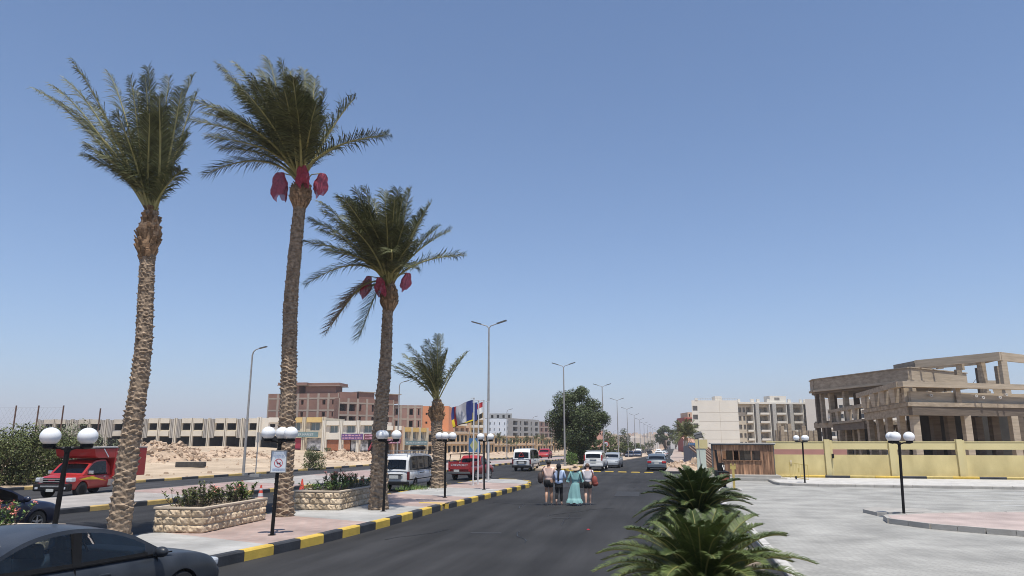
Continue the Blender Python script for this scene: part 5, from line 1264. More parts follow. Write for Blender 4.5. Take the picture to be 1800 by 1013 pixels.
# rubble heaps
M_rub = mat('rubble', (.47, .35, .25), .28, 1.1, .95, .8, 6, detail=9, island=.14)
def rubble(px0, px1, b0, b1, hmax, seed, label, n=420, py_top=None):
    rr = random.Random(seed); A = B(px0, b0); Bp = B(px1, b1); o, u, n_, L = frame_of(A, Bp); mb = MB(); P = []
    nx, ny = int(L/1.2), 14; prof = [rr.uniform(.4, 1) for _ in range(nx+1)]
    prof = [(prof[max(0, i-1)]+prof[i]+prof[min(nx, i+1)])/3*min(1, 4*min(i, nx-i)/nx+.05) for i in range(nx+1)]
    W_ = 9.
    for i in range(nx+1):
        row = []
        for j in range(ny+1):
            p = o+u*(L*i/nx)+n_*(W_*(j/ny-.5)); v = math.sin(math.pi*j/ny); row.append(Vector((p.x, p.y, ground_z(p.x, p.y)-.15+hmax*prof[i]*v**.8*(1+.22*hnoise(i*.8, j*.9)))))
        P.append(row)
    mb.grid(P)
    for k in range(n):
        i = rr.randrange(nx); j = rr.randrange(1, ny); p = P[i][j]+Vector((rr.uniform(-.6, .6), rr.uniform(-.4, .4), 0)); s = rr.choice((.12, .18, .25, .35, .5))*rr.uniform(.7, 1.3)
        M = Matrix.Rotation(rr.uniform(0, 3), 3, 'X') @ Matrix.Rotation(rr.uniform(0, 3), 3, 'Z'); mb.box(p, (s, s*rr.uniform(.5, 1), s*rr.uniform(.4, .9)), M=M, taper=rr.uniform(.6, 1))
    ob = mb.build('rubble', M_rub, None); tag(ob, label, 'rubble', kind='stuff')
rubble(240, 345, 92, 100, 3.0, 1, 'tall heap of pale rubble and broken rock behind the red truck', 700)
rubble(330, 480, 118, 125, 1.7, 2, 'long low ridge of sandy rubble before the concrete terrace', 500)
rubble(560, 700, 112, 118, 1.9, 3, 'heaps of pale rubble in front of the white shops', 600)
rubble(700, 1000, 178, 250, 1.1, 4, 'low bank of tan rubble along the foot of the arcade', 500)
rubble(1226, 1252, 75, 68, 1.2, 6, 'pale sandy rubble between the hoarding and the gate pier', 260)
rr = random.Random(77); mb = MB()
for k in range(900):
    x = rr.uniform(-120, -35); y = rr.uniform(40, 150); s = rr.choice((.08, .12, .2, .3))*rr.uniform(.6, 1.2); mb.box((x, y, ground_z(x, y)+s*.2), (s, s*.8, s*.6), rz=rr.uniform(0, 3), taper=.7)
tag(mb.build('loose_stones', M_rub), 'loose stones scattered over the sandy plot', 'stones', kind='stuff')
# ------------------------------------------------------------ yellow boundary wall, gatehouse, unfinished concrete frame
def XatY(px, y):
    k = (px-CX)/1278.; return y*(k*math.cos(YAW)-math.sin(YAW))/(math.cos(YAW)+k*math.sin(YAW))
M_ywall = mat('yellow_render', (.60, .49, .23), .11, .9, .9, .25, 20, detail=9, stretch=(1.2, 1.2, .6), col2=(.66, .55, .27)); M_ywall2 = mat('yellow_trim', (.66, .56, .29), .06, .6, .9, .2, 20)
WY = 55.0
r = rooted('boundary_wall', (6.7, WY, 0), 'long yellow rendered boundary wall with a slot under its top rail', 'wall')
x0w = XatY(1357, WY); posts = [XatY(q, WY) for q in (1455, 1568, 1687)]; posts += [posts[-1]+4.9, posts[-1]+9.8, posts[-1]+14.7]
segs = [x0w-.4]+posts
for i in range(len(segs)-1):
    a, c = segs[i]+(.25 if i else 0), segs[i+1]-.25
    b = MB(); b.box(((a+c)/2, WY+.12, .84), (c-a, .24, 1.7)); part('lower_panel', b, [M_ywall], r)
    b = MB(); b.box(((a+c)/2, WY+.12, 2.32), (c-a, .22, .52)); b.box(((a+c)/2, WY+.12, 2.59), (c-a, .28, .04)); part('top_rail', b, [M_ywall2], r)
for x in posts:
    b = MB(); b.box((x-.1, WY+.05, 1.36), (.36, .4, 2.76)); b.box((x+.17, WY+.1, 1.33), (.14, .3, 2.7)); part('post', b, [M_ywall2], r, bevel=.01)
b = MB(); b.box((25, WY-.08, .16), (37, .12, .2)); part('plinth', b, [M_ywall], r)
b = MB(); b.box((XatY(1387, WY), WY-.03, 1.18), (.12, .06, .22)); part('junction_box', b, [M_cream], r)
b = MB(); x = XatY(1457, WY); b.box((x+.12, WY-.2, 1.6), (.14, .12, .3)); part('wall_lamp', b, [M_black], r)
kerb(None, 1, .30, .22, 1.6, pts=[(6.7, WY-.55), (45, WY-.55)], mats=(M_ypaint, M_yel, M_blk), name='kerb')
for x0, x1 in ((1362, 1396), (1412, 1422), (1500, 1512)):
    pass
r = rooted('brick_screen', (12, 62, 0), 'low reddish wall seen through the slot of the yellow wall', 'wall'); b = MB(); b.box((9.5, 62, 1.1), (7, .25, 2.3)); part('wall', b, [mat('pink_red_wall', (.42, .22, .19), .1, .8, .9)], r)
# gate pier
r = rooted('gate_pier', (1.75, 53.6, 0), 'gate pier with yellow top and pale green-white shaft left of the timber gatehouse', 'pier')
b = MB(); b.box((1.62, 53.7, 1.05), (.62, .5, 2.1)); part('shaft', b, [mat('pale_green_render', (.55, .60, .52), .05, .7, .9)], r); b = MB(); b.box((1.66, 53.7, 2.42), (.84, .56, .62)); part('pier_cap', b, [M_ywall2], r)
# timber gatehouse
def wood():
    m = mat('weathered_timber', (.19, .09, .048), .45, 1.4, .75, .5, 30, detail=9, col2=(.36, .20, .115), stretch=(7, 7, .7), island=.35); return m
M_plank = wood(); GY = 53.6; gx0, gx1 = XatY(1252, GY), XatY(1358, GY); gz0, gz1 = .34, 2.42
r = rooted('timber_gatehouse', (gx0, GY, .3), 'timber-clad gatehouse with four small window openings by the yellow wall', 'hut')
wins = [(XatY(a, GY), XatY(c, GY)) for a, c in ((1269, 1286), (1288, 1296.5), (1298, 1317.5), (1320, 1335))]; wz0, wz1 = 1.33, 1.98
b = MB(); rr = random.Random(6); x = gx0; wp = .125
while x < gx1-.01:
    x2 = min(gx1, x+wp*rr.uniform(.7, 1.3)); y_ = GY-rr.uniform(.02, .035); cx = (x+x2)/2; hole = wins[0][0]-.02 < cx < wins[3][1]+.02
    for (za, zb_) in (((gz0, wz0), (wz1, gz1)) if hole else ((gz0, gz1),)): b.box((cx, y_, (za+zb_)/2), (x2-x-.006, .03, zb_-za-.004))
    x = x2
n_ = 20
for i in range(n_):
    y0 = GY+2.8*i/n_; b.box((gx0+.01, y0+.07, (gz0+gz1)/2), (.03, .13, gz1-gz0))
part('cladding', b, [M_plank], r)
b = MB(); b.box((gx0-.07, GY-.01, 1.4), (.1, .1, 2.2)); part('corner_post', b, [M_lhead], r); b = MB(); b.box((gx1+.01, GY-.02, 1.36), (.05, .08, 2.1)); part('corner_post', b, [M_lhead], r)
b = MB()
b.box((gx1-.06, GY+1.4, 1.36), (.06, 2.76, 2.1)); b.box(((gx0+gx1)/2, GY+2.85, .8), (gx1-gx0-.2, .05, 1.0)); b.box(((gx0+gx1)/2, GY+2.85, 2.22), (gx1-gx0-.2, .05, .4)); b.box((gx0+1.7, GY+2.83, 1.6), (1.3, .04, .9), mi=1); b.box(((gx0+gx1)/2, GY+1.4, .32), (gx1-gx0-.2, 2.7, .04)); part('inner_wall', b, [M_inblk, MATS['pink_red_wall']], r)
b = MB(); b.box((wins[0][0]-.03, GY-.01, (wz0+wz1)/2), (.05, .07, wz1-wz0))
for i in range(4):
    w1 = wins[i][1]; w2 = wins[i+1][0] if i < 3 else w1+.08; b.box(((w1+w2)/2, GY-.01, (wz0+wz1)/2), (w2-w1, .06, wz1-wz0))
b.box(((wins[0][0]+wins[3][1])/2, GY-.06, wz0-.03), (wins[3][1]-wins[0][0]+.1, .12, .05)); part('window_frame', b, [M_plank], r)
G_brn = glass('brown_pane', (.5, .3, .2), .5); G_drk = glass('dark_pane', (.4, .42, .45), .25)
for i, (a, c) in enumerate(wins):
    if i == 1: continue
    b = MB(); b.quad((a, GY+.03, wz0), (c, GY+.03, wz0), (c, GY+.03, wz1), (a, GY+.03, wz1)); part('window_pane', b, [G_brn if i == 0 else G_drk], r)
b = MB(); b.box(((gx0+gx1)/2, GY+1.35, gz1+.05), (gx1-gx0+.3, 3.1, .07)); part('roof', b, [M_concl], r); b = MB(); b.box(((gx0+gx1)/2, GY-.14, gz1-.02), (gx1-gx0+.2, .07, .1)); part('roof_fascia', b, [M_lhead], r)

# unfinished concrete building on the right
M_uc = mat('raw_concrete', (.31, .25, .185), .2, 1.1, .95, .9, 5, detail=9, col2=(.37, .305, .23), stretch=(1.2, 1.2, 3.2)); M_ucd = mat('raw_concrete_shaded_stained', (.14, .112, .088), .25, .9, .95, .8, 5, detail=9, stretch=(.6, .6, 5))  # dark copy paints shade on inner and under parts, stain on eave beam
M_ucl = mat('raw_concrete_sunlit', (.43, .36, .275), .18, .9, .95, .9, 5, detail=9, stretch=(.5, .5, 6))  # pale copy of the same concrete, sunlight painted into front faces and posts
C0 = B(1607, 64); CR = B(1838, 68.5); CL = B(1526, 80.7); CM = B(1468, 98); CF = B(1436, 102)
root = rooted('unfinished_building', (C0.x, C0.y, 0), 'large unfinished raw-concrete frame building with terraces behind the yellow wall', 'building')
def colm(px, b_, z0, z1, w_=.62, m=None, name='column', rz=YAW, taper=1., dz=0, mat_=None):
    p = B(px, b_); b = MB(); b.box((p.x, p.y, (z0+z1)/2), (w_, w_*.9, z1-z0), rz=rz, taper=taper); part(name, b, [mat_ or M_uc], root)
def beam(p, q, z0, z1, th, m=None, name='beam', ext=0):
    p = Vector(p); q = Vector(q); d = (q-p).normalized(); b = MB(); b.bar((p.x-d.x*ext, p.y-d.y*ext, (z0+z1)/2), (q.x+d.x*ext, q.y+d.y*ext, (z0+z1)/2), th, z1-z0); part(name, b, [m or M_uc], root)
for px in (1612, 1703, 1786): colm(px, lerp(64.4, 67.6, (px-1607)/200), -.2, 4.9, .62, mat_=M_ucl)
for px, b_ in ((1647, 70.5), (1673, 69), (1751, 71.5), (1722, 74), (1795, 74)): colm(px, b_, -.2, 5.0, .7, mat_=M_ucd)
for px, b_ in ((1588, 67.5), (1566, 71.8), (1550, 75.5), (1533, 79.6)): colm(px, b_, -.2, 4.9, .55)
for px, b_ in ((1588, 76), (1600, 82), (1570, 84), (1545, 90), (1505, 92), (1492, 95), (1480, 93), (1515, 86)): colm(px, b_, -.2, 4.0 if px < 1526 else 4.9, .6)
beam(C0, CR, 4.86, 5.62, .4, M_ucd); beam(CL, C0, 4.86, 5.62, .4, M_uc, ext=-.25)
def slab(pts, z0, z1, m=None, name='slab'):
    b = MB(); b.prism([(p.x, p.y) for p in pts], z0, z1); part(name, b, [m or M_uc], root)
e = FV*-.35
BK = FV*17
slab([C0+e-RV*.35, CR+e, CR+BK, CL+FV*2+RV*9, CL-RV*.4], 5.64, 6.02, M_uc)
# terrace parapets with outlet pipes
beam(C0+FV*.25, CR+FV*.25, 6.03, 6.98, .18, M_ucl, 'parapet', ext=-.2); beam(CL+RV*.1, C0+RV*.1, 6.03, 6.98, .2, M_uc, 'parapet', ext=-.2)
for px, py in ((1644, 695.5), (1724, 696.5), (1736, 699.5), (1766, 699), (1778, 694.5)):
    b_ = lerp(64.1, 67, (px-1607)/200); p = B(px, b_); p.z = zat(py, b_); b = MB(); Mx = Matrix.Rotation(YAW, 3, 'Z') @ MX; b.lathe([(.05, -.15), (.05, .28), (.13, .28), (.13, .2), (.06, .2)], p, 12, M=Mx); part('outlet_pipe', b, [M_concl], root)
colm(1693, 65.6, 6.03, 7.4, .45); colm(1601, 64.5, 6.03, 7.3, .45); colm(1616, 64.9, 6.03, 7.3, .35, mat_=M_ucl)
for px in (1643, 1677, 1748): colm(px, 70, 6.03, 7.4, .4)
# terrace pergola beams
T0 = B(1594, 63.3); TR = B(1838, 67.8); TL = B(1516, 80.4)
beam(T0, TR, 7.32, 7.80, .55, M_ucl, 'pergola_beam'); beam(TL, T0, 7.32, 7.80, .55, M_uc, 'pergola_beam', ext=-.28)
for px, b_ in ((1581, 66), (1562, 69.7), (1545, 73), (1528, 77.5)):
    p = B(px, b_); b = MB(); b.box((p.x, p.y, 6.68), (.34, .7, 1.28), rz=YAW, taper=1.5); part('pergola_post', b, [M_ucl], root)
# lower left wing
LL = B(1463, 100)
beam(CM, CL, 3.95, 4.75, .35, M_ucd, ext=-.3); beam(CM, CL, 4.78, 5.05, .7, M_uc, 'slab_edge', ext=-.3); beam(LL, B(1526, 80.9), 6.35, 6.75, .5, M_uc, 'pergola_beam', ext=-.3)
for px, b_ in ((1509, 85.5), (1497, 89), (1478, 95), (1470, 98)):
    p = B(px, b_); b = MB(); b.box((p.x, p.y, 5.7), (.34, .6, 1.28), rz=YAW, taper=1.4); part('pergola_post', b, [M_ucl], root)
slab([CM, CL, CL+RV*10+FV*6, CM+RV*8+FV*6], 4.45, 4.74)
beam(CF, CM+RV*.2, 4.4, 5.1, .5, M_uc); slab([CF, CM, CM+RV*9+FV*4, CF+RV*4+FV*10], 5.12, 5.3)
for px, b_ in ((1440, 102), (1452, 101), (1458, 99.5)): colm(px, b_, -.2, 4.4, .6, mat_=M_ucd)
# upper storey block
U0 = B(1613, 82.7); UL = B(1440, 99.5); UC = B(1434, 102.5); UR = B(1713, 90)
for A_, B_, m in ((UL, U0, M_uc), (UC, UL, M_uc), (U0, UR, M_ucl)):
    beam(A_, B_, 9.55, 10.9, .3, m, 'roof_parapet', ext=-.12); beam(A_, B_, 9.25, 9.52, .75, M_ucl if A_ is not UC else M_uc, 'cornice', ext=-.1); beam(A_, B_, 10.92, 11.04, .5, m, 'coping', ext=0)
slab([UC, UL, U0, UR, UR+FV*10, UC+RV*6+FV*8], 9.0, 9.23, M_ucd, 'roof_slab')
for px, b_ in ((1443, 101), (1452, 99.2), (1468, 98), (1473, 103), (1494, 94.6), (1513, 98), (1553, 88.8), (1609, 83.6), (1590, 92), (1650, 92), (1677, 90)):
    colm(px, b_, 5.0 if px < 1520 else 6.0, 9.0, .6 if px > 1460 else .5, mat_=M_ucd if px in (1443, 1513, 1473) else M_uc)
beam(B(1526, 88), B(1600, 84), 6.03, 7.6, .3, M_uc, 'inner_wall'); beam(B(1630, 90), B(1720, 92), 6.03, 6.9, .3, M_ucd, 'inner_wall')
# roof pergola at the top right
PL, PC_, PR = B(1627, 84), B(1778, 76), B(1850, 80.5)
beam(PL, PC_, 11.05, 11.95, .3, M_ucl, 'pergola_beam', ext=.1); beam(PC_, PR, 11.05, 11.95, .3, M_ucl, 'pergola_beam', ext=-.16); beam(PL+FV*5, PC_+FV*5+RV*1, 11.1, 11.9, .3, M_uc, 'pergola_beam'); beam(PL, PL+FV*5, 11.1, 11.9, .3, M_uc, 'pergola_beam', ext=-.16)
beam(PC_+FV*.2, PC_+FV*5+RV*1, 11.12, 11.88, .3, M_uc, 'pergola_beam', ext=-.17)
for px, b_, m in ((1668, 84, M_uc), (1705, 80, M_ucl), (1700, 86, M_uc), (1743, 78.2, M_uc), (1738, 84, M_ucd), (1782, 76.3, M_ucl), (1773, 82, M_uc), (1630, 86, M_uc), (1838, 80, M_uc)):
    colm(px, b_, 10.4 if px in (1705, 1700) else (6.03 if px > 1690 else 10.95), 11.05, .62, mat_=m)
slab([B(1706, 80), B(1850, 81), B(1850, 92), B(1712, 92)], 9.0, 9.3, M_uc, 'roof_slab') if 0 else None
beam(B(1716, 79), B(1850, 79.5), 8.3, 8.55, .5, M_uc, 'slab_edge'); beam(B(1748, 88), B(1782, 88), 9.4, 9.9, .3, M_ucl, 'parapet')
b = MB(); b.poly([B(1757, 80)+Vector((0, 0, 8.3)), B(1781, 80)+Vector((0, 0, 8.3)), B(1786, 80)+Vector((0, 0, 6.1)), B(1766, 80)+Vector((0, 0, 6.1))]); q = B(1770, 80); part('stair_wall', b, [M_ucl], root)
b = MB(); p = B(1716, 84); b.bar(p+Vector((0, 0, 8.6)), p+RV*.9+Vector((0, 0, 9.7)), .04); part('rebar', b, [M_rust], root)
# near-black walls added deep inside to keep the ground floor dark
beam(B(1608, 77), B(1850, 79), -.2, 5.6, .3, M_inblk, 'added_shade_wall'); beam(B(1608, 77), B(1600, 90), -.2, 5.6, .3, M_inblk, 'added_shade_wall'); beam(B(1552, 100), B(1604, 86), 2.6, 4.9, .3, M_uc, 'inner_wall')
beam(B(1474, 106), B(1540, 96), -.2, 4.4, .3, M_inblk, 'added_shade_wall')
# column stubs standing between the wall and the hotel
rr = random.Random(8)
for i, px in enumerate((1367, 1371, 1376, 1383, 1389, 1397, 1403, 1409, 1414, 1421, 1425, 1429, 1434)):
    colm(px, rr.uniform(84, 98), -.2, zat(rr.choice((746, 750, 756, 757, 760)), 90), .42, name='column_stub')
# ------------------------------------------------------------ vehicles
def paint(name, col, rough=.35, coat=.5, var=.05, dust=.0):
    return mat(name, col, var, 1.5, rough, 0, coat=coat)
M_wpaint = paint('white_paint', (.66, .66, .65)); M_gpaint = mat('dusty_dark_grey_paint', (.022, .027, .036), .25, 1.6, .42, .15, 60, coat=.15, spec=.3, detail=8, col2=(.040, .045, .054)); M_blpaint = paint('dark_blue_paint', (.012, .016, .04)); M_rpaint = paint('red_paint', (.36, .018, .016), .4, .35); M_rpaint2 = paint('pickup_red', (.34, .016, .02)); M_sgpaint = paint('grey_blue_paint', (.10, .12, .145)); M_silv = paint('silver_paint', (.32, .34, .36))
M_opaint = paint('orange_red_paint', (.5, .07, .025))
M_blkpl = mat('black_plastic', (.012, .012, .013), .2, 8, .75, spec=.2); M_under = mat('underbody', (.01, .01, .01), .1, 4, .9); M_rim = mat('alloy', (.42, .42, .43), .08, 6, .35, metal=.7)
M_tail = mat('tail_lamp', (.42, .015, .02), .1, 9, .2, coat=.5); M_head = mat('head_lamp', (.55, .57, .6), .1, 9, .15, coat=.8); M_amber = mat('amber_lamp', (.6, .2, .02), .05, 9, .3)
M_plate = mat('number_plate', (.55, .55, .52), .1, 20, .5); M_seat = mat('seat_cloth', (.11, .115, .12), .2, 8, .95); M_dash = mat('dashboard', (.24, .25, .26), .1, 4, .8)
G_car = glass('car_glass', (.5, .56, .58), .38); G_near = glass('clear_car_glass', (.8, .88, .88), .95)
def wheel(root, x, y, r, w_, side, mr=None, spokes=5):
    MXw = Matrix.Rotation(R(90), 3, 'X')
    b = MB(); prof = [(r*.62, -w_/2), (r*.94, -w_/2), (r, -w_*.36), (r, w_*.36), (r*.94, w_/2), (r*.62, w_/2), (r*.6, 0), (r*.62, -w_/2)]
    b.lathe(prof, (x, y, r), 26, M=MXw); w0 = b.build('wheel', M_rubber, root, smooth=45)
    b = MB(); yo = side*w_*.34
    n = 26; b.lathe([(r*.62, yo*.2), (r*.62, yo*1.2), (r*.56, yo*1.2), (r*.54, yo*.5)][::1], (x, y, r), n, M=Matrix.Rotation(R(90), 3, 'X') @ Matrix.Scale(1, 3)) if 0 else None
    ring = []
    for rr_, d in ((r*.635, .30), (r*.635, .47), (r*.57, .47), (r*.55, .12)):
        ring.append([(x+rr_*math.cos(2*math.pi*j/n), y+side*w_*d, r+rr_*math.sin(2*math.pi*j/n)) for j in range(n+1)])
    b.grid(ring)
    b.poly([(x+r*.55*math.cos(2*math.pi*j/n), y+side*w_*.12, r+r*.55*math.sin(2*math.pi*j/n)) for j in range(n)], 1)
    for k in range(spokes):
        a = 2*math.pi*k/spokes+.3; b.bar((x, y+side*w_*.4, r), (x+r*.6*math.cos(a), y+side*w_*.36, r+r*.6*math.sin(a)), r*.15, .03, up=(0, 1, 0))
    b.lathe([(r*.13, -.012), (r*.13, .012)], (x, y+side*w_*.43, r), 12, M=MXw)
    b.build('rim', [mr or M_rim, M_under], w0, smooth=40, fixn=False)
    return w0
def vehicle(L, W, body, belt, cabin, wheels, m, gm, side_win, ws_frac=.86, name='car', arch=1.12, wr=.31, under=.2, rear_glass=True, tumble=.13, subs=2, ww=.2, body_pts=None, seam=True, front_plan=.12, rear_plan=.07, glass_low=.05, rail=.075, roof_m=None, smooth_r=.9, trim=True):
    """x forward, origin on the ground at the middle.  body: (x, z_top) hood/deck line; cabin: (x, z) roofline starting and ending at the belt"""
    root = empty(name)
    hw = W/2
    # lower body: lofted sections, then the wheel arches are cut out
    b = MB(); n = 30; P = []
    for i in range(n+1):
        x = -L/2+L*i/n; t = (x+L/2)/L
        e = 1-front_plan*max(0, (t-.80)/.20)**2.2-rear_plan*max(0, (.14-t)/.14)**2.0
        w_ = hw*e; zt = interp(body, x); zb = under+.10*max(0, (t-.93)/.07)+.10*max(0, (.05-t)/.05)
        h = zt-zb; crown = .03
        pts = [(0, zb), (w_*.86, zb), (w_*.965, zb+.06), (w_*.99, zb+h*.32), (w_, zb+h*.6), (w_*.985, zb+h*.82), (w_*.93, zt-.025), (w_*.86, zt+.0), (w_*.45, zt+crown), (0, zt+crown*1.2)]
        P.append([(x, y, z) for y, z in pts]+[(x, -y, z) for y, z in pts[-2:0:-1]]+[(x, 0, zb)])
    b.grid(P); b.poly(P[0][:-1]); b.poly(P[-1][:-1][::-1])
    lo = b.build('body', m, root, merge=True)
    s = lo.modifiers.new('s', 'SUBSURF'); s.levels = 1; s.render_levels = 1
    cutters = []
    for wx in wheels:
        for sd in (-1, 1):
            c = MB(); c.lathe([(wr*arch, -ww*.9), (wr*arch, ww*.9+.05)], (wx, sd*(hw-.02), wr), 28, M=Matrix.Rotation(R(90), 3, 'X')); co = c.build('cut', M_under, None); cutters.append(co)
            md = lo.modifiers.new('b', 'BOOLEAN'); md.object = co; md.operation = 'DIFFERENCE'; md.solver = 'EXACT'
    lo.parent = None; bake(lo); lo.parent = root
    for c in cutters: bpy.data.objects.remove(c)
    lo.data.shade_smooth(); lo.data.set_sharp_from_angle(angle=R(35))
    for wx in wheels:
        for sd in (-1, 1): wheel(root, wx, sd*(hw-ww*.5-.015), wr, ww, sd)
    b = MB(); b.box((0, 0, under+.1), (L*.9, W*.7, .14)); b.build('underbody', M_under, root)
    # cabin
    if cabin:
        xa, xd = cabin[0][0], cabin[-1][0]; N = 56; zr = max(z for x, z in cabin)
        xs_ = sorted(set([xa+(xd-xa)*i/N for i in range(N+1)]+[q for sw in side_win for q in sw[:2]]+[lerp(cabin[0][0], cabin[1][0], q/10) for q in range(11)]+[lerp(cabin[-1][0], cabin[-2][0], q/10) for q in range(11)]+[c[0] for c in cabin]), reverse=True)
        if xa < xd: xs_ = xs_[::-1]
        cs_ = cabin if cabin[0][0] < cabin[-1][0] else cabin[::-1]
        def top(x):
            if x <= cs_[1][0]-.06 or x >= cs_[-2][0]+.06: return interp(cs_, x)
            acc = 0; wt = 0
            for q_ in (-.3, -.2, -.1, 0, .1, .2, .3):
                xx = max(cs_[0][0], min(cs_[-1][0], x+q_*smooth_r)); g_ = 1.1-abs(q_)*2; acc += interp(cs_, xx)*g_; wt += g_
            return acc/wt
        zb0 = lambda x: interp(body, x)-.02
        def hwid(x, z):
            t = (x+L/2)/L; e = 1-front_plan*max(0, (t-.80)/.20)**2.2-rear_plan*max(0, (.14-t)/.14)**2
            base = hw*.935*e; k = max(0, min(1, (z-zb0(x))/(zr-zb0(x)+1e-6)))
            return base-tumble*W*.5*2*.5*k*1.0-.02*k*k
        bd = MB(); gl = MB()
        ws_x = [c for c in cabin]
        f_end = ws_x[1][0]; r_end = ws_x[-2][0]
        for i in range(len(xs_)-1):
            x0, x1 = xs_[i], xs_[i+1]; xm = (x0+x1)/2
            def rows(x):
                zt = top(x); lo_ = zb0(x); g0 = min(lo_+glass_low+.02, zt); g1 = max(g0, zt-rail); return [lo_, g0, g1, zt]
            A, Bq = rows(x0), rows(x1); win = any(min(w_[:2]) < xm < max(w_[:2]) for w_ in side_win)
            for sd in (-1, 1):
                for k in range(3):
                    q = [Vector((x0, sd*hwid(x0, A[k]), A[k])), Vector((x1, sd*hwid(x1, Bq[k]), Bq[k])), Vector((x1, sd*hwid(x1, Bq[k+1]), Bq[k+1])), Vector((x0, sd*hwid(x0, A[k+1]), A[k+1]))]
                    (gl if (win and k == 1) else bd).quad(*q, 1 if (k == 1 and len(side_win) > 1 and min(w_[0] for w_ in side_win) < xm < max(w_[1] for w_ in side_win)) or (k == 0 and trim and min(w_[0] for w_ in side_win)-.05 < xm < max(w_[1] for w_ in side_win)+.05) else 0)
            # top surface: cross columns
            cols_ = [-1, -ws_frac, -.5, 0, .5, ws_frac, 1]
            def pt(x, c):
                z = top(x); y = hwid(x, z)*c; cr = .035*(1-c*c) if z > zb0(x)+.2 else .03*(1-c*c); return Vector((x, y, z+cr))
            front = .09 < (xm-xa)/(f_end-xa) < .91; rear = .09 < (xm-xd)/(r_end-xd) < .91 and rear_glass
            for k in range(6):
                q = [pt(x0, cols_[k]), pt(x1, cols_[k]), pt(x1, cols_[k+1]), pt(x0, cols_[k+1])]
                g_ = (front or rear) and 0 < k < 5
                (gl if g_ else bd).quad(*q)
        # close vertical ends
        c_ = bd.build('cabin', [roof_m or m, M_blkpl], root, merge=True, smooth=40); gl.m = [0]*len(gl.m); gg = gl.build('window_glass', gm, root, merge=True, smooth=40)
        root['_'] = 0; del root['_']
        root_hw[root.name] = hwid
    return root
root_hw = {}
def ubox(root, name, c, s, m, bevel=0, **k):
    b = MB(); b.box(c, s, **k); return b.build(name, m, root, bevel=bevel)
def mirror_pair(root, x, y, z, m, s=(.12, .2, .14)):
    for sd in (-1, 1):
        b = MB(); b.ball((x, sd*(y+.12), z), .11, 16, (.75, 1.05, .72)); b.bar((x, sd*(y-.04), z-.04), (x, sd*(y+.08), z-.02), .06, .03); b.build('wing_mirror', m, root, smooth=60)
def plate(root, x, z, d, y=0, w_=.4, h=.16):
    return ubox(root, 'number_plate', (x, y, z), (.015, w_, h), M_plate)
def place(root, x, y, hd, label, cat, group=None, z=0):
    root.location = (x, y, z); root.rotation_euler = (0, 0, hd); tag(root, label, cat, group)
UP = math.pi/2        # heading along the avenue, away from the camera

# near dusty saloon
def saloon(m, gm, near=False, L=4.6, W=1.78):
    r = vehicle(L, W, [(-L/2, .62), (-L/2+.06, .9), (-1.75, 1.0), (-.5, .965), (.75, .955), (1.0, .95), (1.75, .87), (2.1, .78), (L/2-.02, .62), (L/2, .5)], .95,
        [(1.08, .95), (.42, 1.30), (.0, 1.42), (-.55, 1.465), (-1.1, 1.40), (-1.42, 1.27), (-1.95, .99)][::1], (-1.38, 1.36), m, gm, [(-1.52, -.52), (-.40, .66)], name='saloon_car', rail=.055, arch=1.14, wr=.315)
    hw = W/2
    ubox(r, 'rear_bumper', (-L/2+.05, 0, .45), (.2, W*.94, .34), m, bevel=.06); ubox(r, 'front_bumper', (L/2-.1, 0, .42), (.22, W*.84, .3), m, bevel=.06)
    for sd in (-1, 1):
        ubox(r, 'tail_lamp', (-L/2+.06, sd*W*.36, .76), (.12, W*.2, .2), M_tail, bevel=.03); ubox(r, 'headlight', (L/2-.24, sd*W*.355, .66), (.34, W*.17, .13), M_head, bevel=.04)
        for x in (.05, -1.1): ubox(r, 'door_handle', (x-.1, sd*(hw*.985), .80), (.2, .035, .035), m, bevel=.01)
    plate(r, -L/2-.03, .66, -1); mirror_pair(r, .82, hw*.95, 1.0, m, (.14, .2, .15))
    b = MB()
    for sd in (-1, 1):
        for x in (-.47, .88, -1.45): b.bar((x, sd*hw*.992, .35), (x-.02, sd*hw*.945, .94), .012, .02, up=(0, sd, 0))
        b.bar((-1.95, sd*hw*.93, .975), (1.15, sd*hw*.93, .957), .022, .018)
        b.bar((-.46, sd*hw*.925, .965), (-.44, sd*(hw*.83), 1.40), .13, .02, up=(0, sd, .2))
    b.build('door_seam', M_blkpl, r)
    if near:
        for (x, y) in ((-.1, .38), (-.1, -.38), (-1.05, 0)):
            w_ = .48 if y else 1.2
            b = MB(); b.box((x-.18, y, .98), (.16, w_, .42), M=Matrix.Rotation(R(-14), 3, 'Y')); 
            for yy in ((0,) if y else (-.4, .4)): b.box((x-.26, y+yy, 1.24), (.1, .26, .19), M=Matrix.Rotation(R(-12), 3, 'Y'))
            b.build('seat', M_seat, r, bevel=.04)
        ubox(r, 'dashboard', (.86, 0, .97), (.5, 1.3, .1), M_dash, bevel=.03)
        b = MB(); Mw = Matrix.Rotation(R(70), 3, 'Y'); ring = [Vector((.48, .36, 1.0))+Mw @ Vector((.18*math.cos(a*math.pi/8), .18*math.sin(a*math.pi/8), 0)) for a in range(17)]; b.tube(ring, .016, 6, cap=False); b.build('steering_wheel', M_blkpl, r, smooth=60)
        b = MB(); b.box((.62, .0, 1.27), (.03, .26, .07)); b.build('rear_view_mirror', M_blkpl, r, bevel=.01)
    return r
near = saloon(M_gpaint, G_near, True)
place(near, -8.80, 9.28, UP-R(9), 'dusty dark grey saloon car parked in the bottom left corner', 'car')
s2 = saloon(M_sgpaint, G_car); place(s2, -1.95, 69.6, UP+R(1), 'blue-grey saloon car driving away in the right lane', 'car')
s3 = saloon(M_blpaint, G_car, True); place(s3, -19.35, 16.9, UP, 'dark blue saloon car with red reflections passing at the left edge', 'car')
